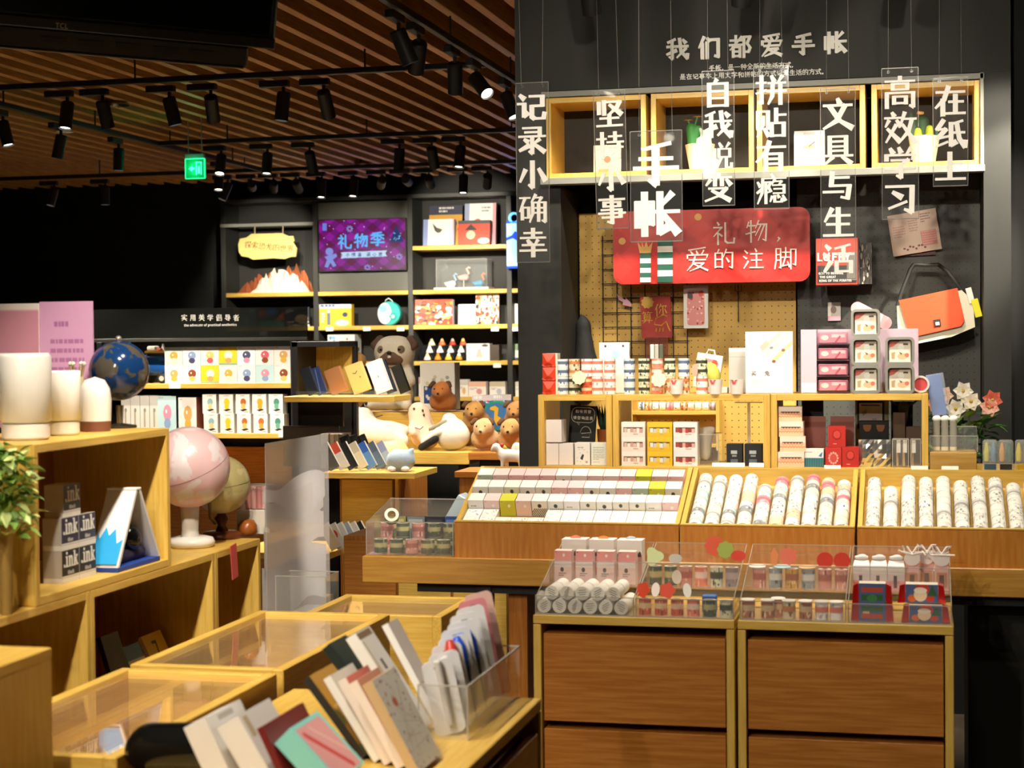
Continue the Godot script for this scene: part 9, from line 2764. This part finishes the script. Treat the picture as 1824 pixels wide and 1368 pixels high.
	for k in 6:
		var p := on_z(598 + k * 9.0, 980, A - 0.8)
		solo("bottom_shelf_pack", "%s pack leaning on the bottom oak shelf" % ["cream", "white and red", "white and blue", "pale blue", "white", "black"][k], "packet", print_box(Vector3(0.05, 0.13, 0.02), cover(32, 48, func(pp):
			pp.fill(["d8ccb4", "dcd8d0", "dce0e4", "a8bcd8", "e0e0e0", "1c1c22"][k])
			if k == 1:
				pp.disc(0.5, 0.4, 0.25, 0.15, "d8482c")
			if k == 2:
				pp.line(0.3, 0.3, 0.7, 0.9, 3.0, "3a6a8a")), mat("c8c0b0", 0.5)), null, Vector3(p.x - 0.02, yb + 0.072, -A + 0.82 - k * 0.023), Vector3(0, 0, 0.5))
	# low cabinet with oak door beside it
	var C := 8.55
	l = on_z(604, 880, C)
	r = on_z(706, 880, C)
	var r2 := on_z(738, 880, C + 0.45)
	var yc := on_z(650, 838, C).y
	u = thing("oak_door_cabinet", "oak cabinet with one plain door below the plush toys", "cabinet", Vector3(l.x, 0, -C))
	w = r.x - l.x
	part(u, "carcass", cbox(Vector3(w + 0.02, ym - 0.032, 0.5), 0.002), BROWN_Y, Vector3(w / 2 + 0.01, (ym - 0.032) / 2, -0.26))
	part(u, "door", cbox(Vector3(w - 0.035, ym - 0.08, 0.018), 0.002), OAK_X, Vector3(w / 2, (ym - 0.04) / 2, 0.0))
	part(u, "frame_edge", cbox(Vector3(0.022, ym - 0.04, 0.03), 0.002), OAK_Y, Vector3(w + 0.008, (ym - 0.04) / 2, 0.0))


# ---- soft toys and the table they lie on ----
func make_plush() -> void:
	rng.seed = 70
	var D := 9.3
	var y := on_z(790, 805, D).y
	var l := on_z(588, 812, D)
	var r := on_z(836, 812, D)
	var t := thing("plush_table", "oak plush toy table with thick front edge", "table", Vector3((l.x + r.x) / 2, 0, -D))
	var w := r.x - l.x
	part(t, "tabletop", cbox(Vector3(w, 0.07, 0.8), 0.003), OAK_X, Vector3(0, y - 0.035, -0.4))
	part(t, "riser", cbox(Vector3(w * 0.8, 0.2, 0.3), 0.002), OAK_X, Vector3(-w * 0.1, y + 0.1, -0.64))
	for s in [-1.0, 1.0]:
		for z in [-0.06, -0.74]:
			part(t, "leg", cbox(Vector3(0.05, y - 0.07, 0.05), 0.002), BLACK, Vector3(s * (w / 2 - 0.05), (y - 0.07) / 2, z))
	var yr := y + 0.2
	var Z := -D - 0.62
	# pug
	var p := on_z(707, 690, D + 0.62)
	var x := p.x
	var cream := fuzzy_mat("cfc5b0", "ddd4c0", 14.0)
	var dark := mat("6a5040", 0.9)
	t = thing("pug_plush", "sitting cream pug dog plush with brown muzzle", "plush toy", Vector3(x, yr + 0.013, Z))
	part(t, "body", soft([[Vector3(0.0, 0.09, 0), Vector3(0.005, 0.22, 0), 0.1, 0.075], [Vector3(-0.03, 0.05, 0.06), Vector3(-0.12, 0.04, 0.15), 0.05, 0.04], [Vector3(0.05, 0.05, 0.06), Vector3(0.1, 0.035, 0.15), 0.05, 0.038], [Vector3(-0.06, 0.22, 0.02), Vector3(-0.09, 0.12, 0.08), 0.035, 0.03], [Vector3(0.06, 0.24, 0.02), Vector3(0.1, 0.17, 0.06), 0.04, 0.035], [Vector3(0, 0.25, 0), Vector3(-0.01, 0.33, 0.01), 0.06, 0.095], [Vector3(-0.03, 0.34, 0.02), Vector3(0.02, 0.34, 0.02), 0.1, 0.1]], 0.018, 0.03), cream)
	part(t, "muzzle", soft([[Vector3(-0.045, 0.3, 0.09), Vector3(0.035, 0.3, 0.09), 0.035, 0.035], [Vector3(-0.02, 0.325, 0.1), Vector3(0.01, 0.325, 0.1), 0.03, 0.03]], 0.012, 0.02), dark)
	for s in [-1.0, 1.0]:
		part(t, "ear", soft([[Vector3(s * 0.095, 0.42, 0.02), Vector3(s * 0.125, 0.385, 0.04), 0.026, 0.022], [Vector3(s * 0.125, 0.385, 0.04), Vector3(s * 0.115, 0.36, 0.05), 0.022, 0.012]], 0.01, 0.012), mat("5c4638", 0.9))
		part(t, "eye_patch", ball(16), mat("7a6654", 0.9), Vector3(s * 0.062 - 0.004, 0.355, 0.098), Vector3(0, s * 0.5, 0), Vector3(0.026, 0.028, 0.018))
		part(t, "eye", ball(12), mat("15110e", 0.2), Vector3(s * 0.056 - 0.004, 0.357, 0.112), Vector3.ZERO, Vector3(0.011, 0.009, 0.008))
	part(t, "nose", ball(12), mat("16120f", 0.4), Vector3(-0.005, 0.34, 0.135), Vector3.ZERO, Vector3(0.016, 0.012, 0.01))
	part(t, "white_tag", ball(10), mat("f0ece6", 0.6), Vector3(-0.006, 0.316, 0.132), Vector3.ZERO, Vector3(0.012, 0.01, 0.006))
	part(t, "collar", lathe([Vector2(0.074, 0), Vector2(0.082, 0.006), Vector2(0.074, 0.014)], 24), mat("6a665c", 0.7), Vector3(-0.002, 0.245, 0.004))
	part(t, "paw_pad", ball(10), mat("3a2c26", 0.9), Vector3(-0.135, 0.045, 0.182), Vector3(0, -0.4, 0), Vector3(0.012, 0.014, 0.008))
	# front row on the table
	var F := -D - 0.18
	var bx := func(px: float) -> float: return on_z(px, 780, D + 0.18).x
	t = thing("white_bear_plush", "white lying bear plush with pale blue cap", "plush toy", Vector3(bx.call(670), y, F - 0.1))
	part(t, "body", soft([[Vector3(-0.12, 0.1, 0), Vector3(0.06, 0.08, 0.04), 0.09, 0.075], [Vector3(-0.16, 0.15, -0.02), Vector3(-0.12, 0.17, -0.02), 0.075, 0.07], [Vector3(0.08, 0.08, 0.06), Vector3(0.17, 0.05, 0.1), 0.04, 0.033], [Vector3(0.06, 0.12, 0.0), Vector3(0.16, 0.11, 0.05), 0.035, 0.03]], 0.018, 0.03), fuzzy_mat("c8bfac", "d6cebe", 14.0))
	part(t, "blue_cap", soft([[Vector3(-0.2, 0.17, -0.03), Vector3(-0.17, 0.2, -0.03), 0.055, 0.05]], 0.014, 0.02), mat("a8bccb", 0.9))
	part(t, "stitch", rod([Vector3(-0.02, 0.185, 0.035), Vector3(0.02, 0.195, 0.04)], 0.004), mat("4a443c", 0.9))
	t = thing("pink_pig_plush", "pale pink upright pig plush with rounded head", "plush toy", Vector3(bx.call(748), y, F - 0.04))
	part(t, "body", soft([[Vector3(0.01, 0.08, 0), Vector3(-0.02, 0.21, -0.01), 0.075, 0.062], [Vector3(0.03, 0.08, 0.05), Vector3(0.05, 0.05, 0.09), 0.035, 0.03], [Vector3(-0.04, 0.12, 0.05), Vector3(-0.02, 0.1, 0.09), 0.03, 0.028], [Vector3(0.04, 0.07, 0), Vector3(0.04, 0.065, 0.02), 0.065, 0.06]], 0.016, 0.025), fuzzy_mat("dcb69c", "e6c6b0", 14.0))
	for k in 3:
		part(t, "eye", ball(8), mat("4a3428", 0.8), Vector3([-0.03, 0.02, 0.028][k], [0.235, 0.225, 0.2][k], [0.05, 0.045, 0.05][k]), Vector3.ZERO, Vector3(0.007, 0.007, 0.005))
	part(t, "mouth_stitch", rod([Vector3(-0.01, 0.13, 0.105), Vector3(0.02, 0.12, 0.1), Vector3(0.035, 0.135, 0.09)], 0.003), mat("5a3c30", 0.9))
	t = thing("goose_plush", "large white goose plush with black wing tip", "plush toy", Vector3(bx.call(808), y, F + 0.06))
	part(t, "body", soft([[Vector3(0.0, 0.085, 0), Vector3(0.03, 0.085, 0), 0.085, 0.08], [Vector3(0.0, 0.14, -0.01), Vector3(-0.01, 0.17, -0.01), 0.07, 0.045]], 0.016, 0.025), fuzzy_mat("ccc5b5", "dad3c6", 14.0))
	part(t, "wing", soft([[Vector3(-0.05, 0.11, 0.06), Vector3(-0.15, 0.05, 0.05), 0.028, 0.014]], 0.01, 0.01), mat("dcd8cc", 0.9))
	part(t, "black_feathers", soft([[Vector3(-0.07, 0.07, 0.07), Vector3(-0.16, 0.02, 0.05), 0.022, 0.02]], 0.01, 0.01), mat("141312", 0.9))
	part(t, "grey_feathers", soft([[Vector3(-0.02, 0.16, 0.03), Vector3(-0.12, 0.12, 0.02), 0.02, 0.01]], 0.01, 0.01), mat("8a8470", 0.9))
	# brown dogs further along
	var brown := [["tan", "a8783c", "b88a4c"], ["honey", "b88a50", "c89a60"], ["ginger", "a8642c", "b87438"], ["fawn", "b89468", "c8a478"], ["caramel", "9a6a38", "ac7c48"]]
	var spots := [[846, 752, 9.64, 0.095], [910, 785, 9.4, 0.005], [787, 735, 9.8, 0.205], [862, 792, 9.44, 0.005], [920, 775, 9.62, 0.095]]
	for k in 5:
		var q := on_z(spots[k][0], spots[k][1], spots[k][2])
		t = thing("dog_plush", "%s dog plush %s" % [brown[k][0], ["behind the goose plush", "lying beyond the goose plush", "peeking behind the pink pig", "tucked against the goose plush", "below the dinosaur tin"][k]], "plush toy", Vector3(q.x, y + spots[k][3], -spots[k][2]))
		part(t, "body", soft([[Vector3(-0.02, 0.06, -0.02), Vector3(0.03, 0.06, -0.03), 0.06, 0.055], [Vector3(0.0, 0.12, 0.02), Vector3(0.01, 0.125, 0.02), 0.055, 0.055], [Vector3(0.0, 0.105, 0.06), Vector3(0.005, 0.1, 0.075), 0.028, 0.022]], 0.014, 0.02), fuzzy_mat(brown[k][1], brown[k][2], 14.0))
		for s in [-1.0, 1.0]:
			part(t, "ear", soft([[Vector3(s * 0.045, 0.165, 0.015), Vector3(s * 0.06, 0.15, 0.03), 0.018, 0.013]], 0.009, 0.01), mat("5a3a20", 0.9))
			part(t, "eye", ball(8), mat("17120e", 0.3), Vector3(s * 0.024, 0.135, 0.068), Vector3.ZERO, Vector3.ONE * 0.006)
		part(t, "nose", ball(8), mat("17120e", 0.4), Vector3(0.005, 0.108, 0.098), Vector3.ZERO, Vector3(0.009, 0.007, 0.006))
	t = thing("brown_bear_plush", "brown bear plush head rising above the case packs", "plush toy", on_z(627, 640, 9.9))
	part(t, "head", soft([[Vector3(-0.02, 0, 0), Vector3(0.04, -0.01, 0), 0.06, 0.05], [Vector3(0.05, -0.01, 0.03), Vector3(0.07, -0.015, 0.04), 0.026, 0.02], [Vector3(0, -0.06, 0), Vector3(0, yr - on_z(627, 640, 9.9).y + 0.075, 0), 0.05, 0.07]], 0.016, 0.02), fuzzy_mat("a5763a", "b5864a", 14.0))
	part(t, "ear", soft([[Vector3(0.02, 0.055, 0), Vector3(0.03, 0.06, 0), 0.02, 0.018]], 0.009, 0.01), mat("7a5a40", 0.9))
	part(t, "eye", ball(10), mat("e0d8c8", 0.5), Vector3(0.0, 0.01, 0.055), Vector3.ZERO, Vector3.ONE * 0.01)
	t = thing("blue_plush", "small pale blue round plush with white feet", "plush toy", Vector3(on_z(714, 820, 8.36).x, ym_shelf + 0.001, -8.36))
	part(t, "body", soft([[Vector3(-0.02, 0.055, 0), Vector3(0.02, 0.055, 0), 0.055, 0.055], [Vector3(0.05, 0.1, 0), Vector3(0.06, 0.105, 0), 0.016, 0.014]], 0.013, 0.015), fuzzy_mat("8e9cae", "9cabbc", 14.0))
	for s in [-1.0, 1.0]:
		part(t, "foot", ball(12), mat("dcd8d4", 0.9), Vector3(s * 0.035, 0.014, 0.04), Vector3.ZERO, Vector3(0.022, 0.014, 0.024))
	part(t, "white_tuft", ball(10), mat("e0dcd8", 0.9), Vector3(-0.02, 0.105, 0.0), Vector3.ZERO, Vector3(0.02, 0.01, 0.02))
	t = thing("yellow_plush", "pale yellow plush behind the small blue one", "plush toy", Vector3(on_z(696, 800, 8.55).x, ym_shelf + 0.001, -8.55))
	part(t, "body", soft([[Vector3(-0.02, 0.07, 0), Vector3(0.03, 0.08, 0), 0.07, 0.065], [Vector3(0.05, 0.13, 0), Vector3(0.055, 0.14, 0), 0.02, 0.018]], 0.014, 0.02), fuzzy_mat("cdb878", "dac888", 14.0))
	# unicorn and cow figures at the counter corner
	for k in 2:
		var q := on_z([912.0, 944.0][k], 826, 8.3)
		t = thing("toy_cow" if k else "toy_horse", ["white toy horse with rainbow mane near counter", "black and white toy cow near counter corner"][k], "toy animal", Vector3(q.x, on_z(925, 838, 8.3).y, -8.3 - 0.06 * k))
		part(t, "body", soft([[Vector3(-0.04, 0.075, 0), Vector3(0.05, 0.07, 0), 0.032, 0.03], [Vector3(-0.05, 0.09, 0), Vector3(-0.08, 0.115, 0), 0.02, 0.018], [Vector3(-0.08, 0.115, 0), Vector3(-0.1, 0.1, 0), 0.018, 0.012], [Vector3(-0.04, 0.06, 0.018), Vector3(-0.045, 0.01, 0.02), 0.013, 0.01], [Vector3(0.045, 0.06, 0.018), Vector3(0.05, 0.01, 0.02), 0.013, 0.01], [Vector3(-0.035, 0.06, -0.018), Vector3(-0.03, 0.01, -0.02), 0.013, 0.01], [Vector3(0.05, 0.06, -0.018), Vector3(0.06, 0.01, -0.02), 0.013, 0.01]], 0.009, 0.012), mat("e2ded4", 0.7))
		if k:
			for j in 3:
				part(t, "black_patch", ball(10), mat("1a1a1c", 0.8), Vector3([-0.02, 0.03, 0.05][j], [0.09, 0.085, 0.07][j], 0.02), Vector3.ZERO, Vector3(0.018, 0.016, 0.014))
		else:
			for j in 3:
				part(t, "mane", soft([[Vector3(-0.05 + j * 0.012, 0.125 - j * 0.012, 0), Vector3(-0.04 + j * 0.014, 0.1 - j * 0.008, 0), 0.012, 0.009]], 0.007, 0.006), mat(["c8402c", "d8b02c", "3a8a4a"][j], 0.8))
	# boxes and tin behind
	var wb := span(757, 683, 818, 742, 10.0)
	solo("bright_white_box", "bright white box with blue lettered band behind plush toys", "box", print_box(Vector3(wb[1], wb[2] + 0.08, 0.12), cover(80, 96, func(p2):
		p2.fill("f2f0ea")
		for k in 8:
			p2.disc(rng.randf_range(0.2, 0.8), rng.randf_range(0.3, 0.5), 0.05, 0.04, ["d8d0a8", "a8a8a8"][k % 2])
		p2.rect(0.12, 0.5, 0.6, 0.36, "2c4c8c")
		for k in 10:
			p2.disc(rng.randf_range(0.15, 0.7), rng.randf_range(0.53, 0.82), 0.04, 0.04, "dcdcd8")), mat("eeece6", 0.5)), null, Vector3(wb[0].x, yr + (wb[2] + 0.1) / 2 + 0.001, -9.96))
	for k in 2:
		shop_box("kids_magazine", ["blue kids magazine with round white pictures, in front", "blue kids magazine with round white pictures, behind"][k], "magazine", [841, 876][k], [704, 703][k], [876, 911][k], 776, 9.79, 0.05, busy("2a78b8", ["e8e4dc", "d8a040", "1a3a5a", "c8503a", "ffffff"], 46, "e8d8dc"), "d8d4d0", y + 0.091)
	var ti := span(850, 720, 906, 776, 9.62)
	t = thing("dinosaur_tin", "round teal tin lid with yellow long necked animal", "tin", Vector3(ti[0].x, y + 0.092 + 0.09, -9.74))
	part(t, "tin", lathe([Vector2(0, 0.02), Vector2(0.082, 0.02), Vector2(0.09, 0.014), Vector2(0.09, -0.014), Vector2(0, -0.014)], 32), mat("2a8a80", 0.35), Vector3.ZERO, Vector3(PI / 2, 0, 0))
	part(t, "picture_sky", lathe([Vector2(0, 0.0), Vector2(0.072, 0.0)], 28), mat("3a70a8", 0.5), Vector3(0, 0, 0.0215), Vector3(PI / 2, 0, 0))
	part(t, "picture_animal", slab([Vector2(-0.04, 0.05), Vector2(-0.01, 0.06), Vector2(0.01, 0.045), Vector2(0.004, 0.0), Vector2(0.035, -0.02), Vector2(0.045, -0.05), Vector2(0.0, -0.055), Vector2(-0.018, -0.02), Vector2(-0.014, 0.03), Vector2(-0.04, 0.036)], 0.003), mat("d8a82c", 0.5), Vector3(0, 0, 0.0225))
	part(t, "picture_red", slab([Vector2(-0.05, -0.04), Vector2(-0.025, -0.015), Vector2(-0.018, -0.05), Vector2(-0.035, -0.058)], 0.003), mat("b8482c", 0.5), Vector3(0, 0, 0.0225))
	# table the last plush and the tin stand on
	var e0 := on_z(838, 800, 9.3)
	var e1 := on_z(960, 800, 9.3)
	t = thing("low_display_table", "dark table end carrying dog plushes and the tin", "table", Vector3((e0.x + e1.x) / 2, 0, -9.6))
	part(t, "top", cbox(Vector3(e1.x - e0.x, 0.04, 0.7), 0.002), BROWN_X, Vector3(0, y - 0.02, 0))
	part(t, "riser", cbox(Vector3(e1.x - e0.x, 0.09, 0.34), 0.002), BROWN_X, Vector3(0, y + 0.045, -0.18))
	part(t, "pedestal", cbox(Vector3(e1.x - e0.x - 0.1, y - 0.04, 0.6), 0.002), mat("17130e", 0.6), Vector3(0, (y - 0.04) / 2, 0))
	var h0 := on_z(870, 838, 8.3)
	t = thing("toy_ledge", "brown ledge carrying toy horse and cow", "ledge", Vector3(h0.x + 0.15, 0, -8.36))
	part(t, "top", cbox(Vector3(0.6, 0.03, 0.3), 0.002), BROWN_X, Vector3(0, on_z(925, 838, 8.3).y - 0.0155, 0))
	part(t, "pedestal", cbox(Vector3(0.56, on_z(925, 838, 8.3).y - 0.031, 0.26)), BROWN_Y, Vector3(0, (on_z(925, 838, 8.3).y - 0.031) / 2, 0))


func finish_prints() -> void:
	sheet_tex = ImageTexture.create_from_image(sheet)
	sheet_mat.albedo_texture = sheet_tex
	sheet_mat.roughness = 0.5
	glow_sheet.emission_texture = sheet_tex
	glow_sheet.emission = Color(0, 0, 0)
	glow_sheet.albedo_color = Color(0.05, 0.05, 0.05)
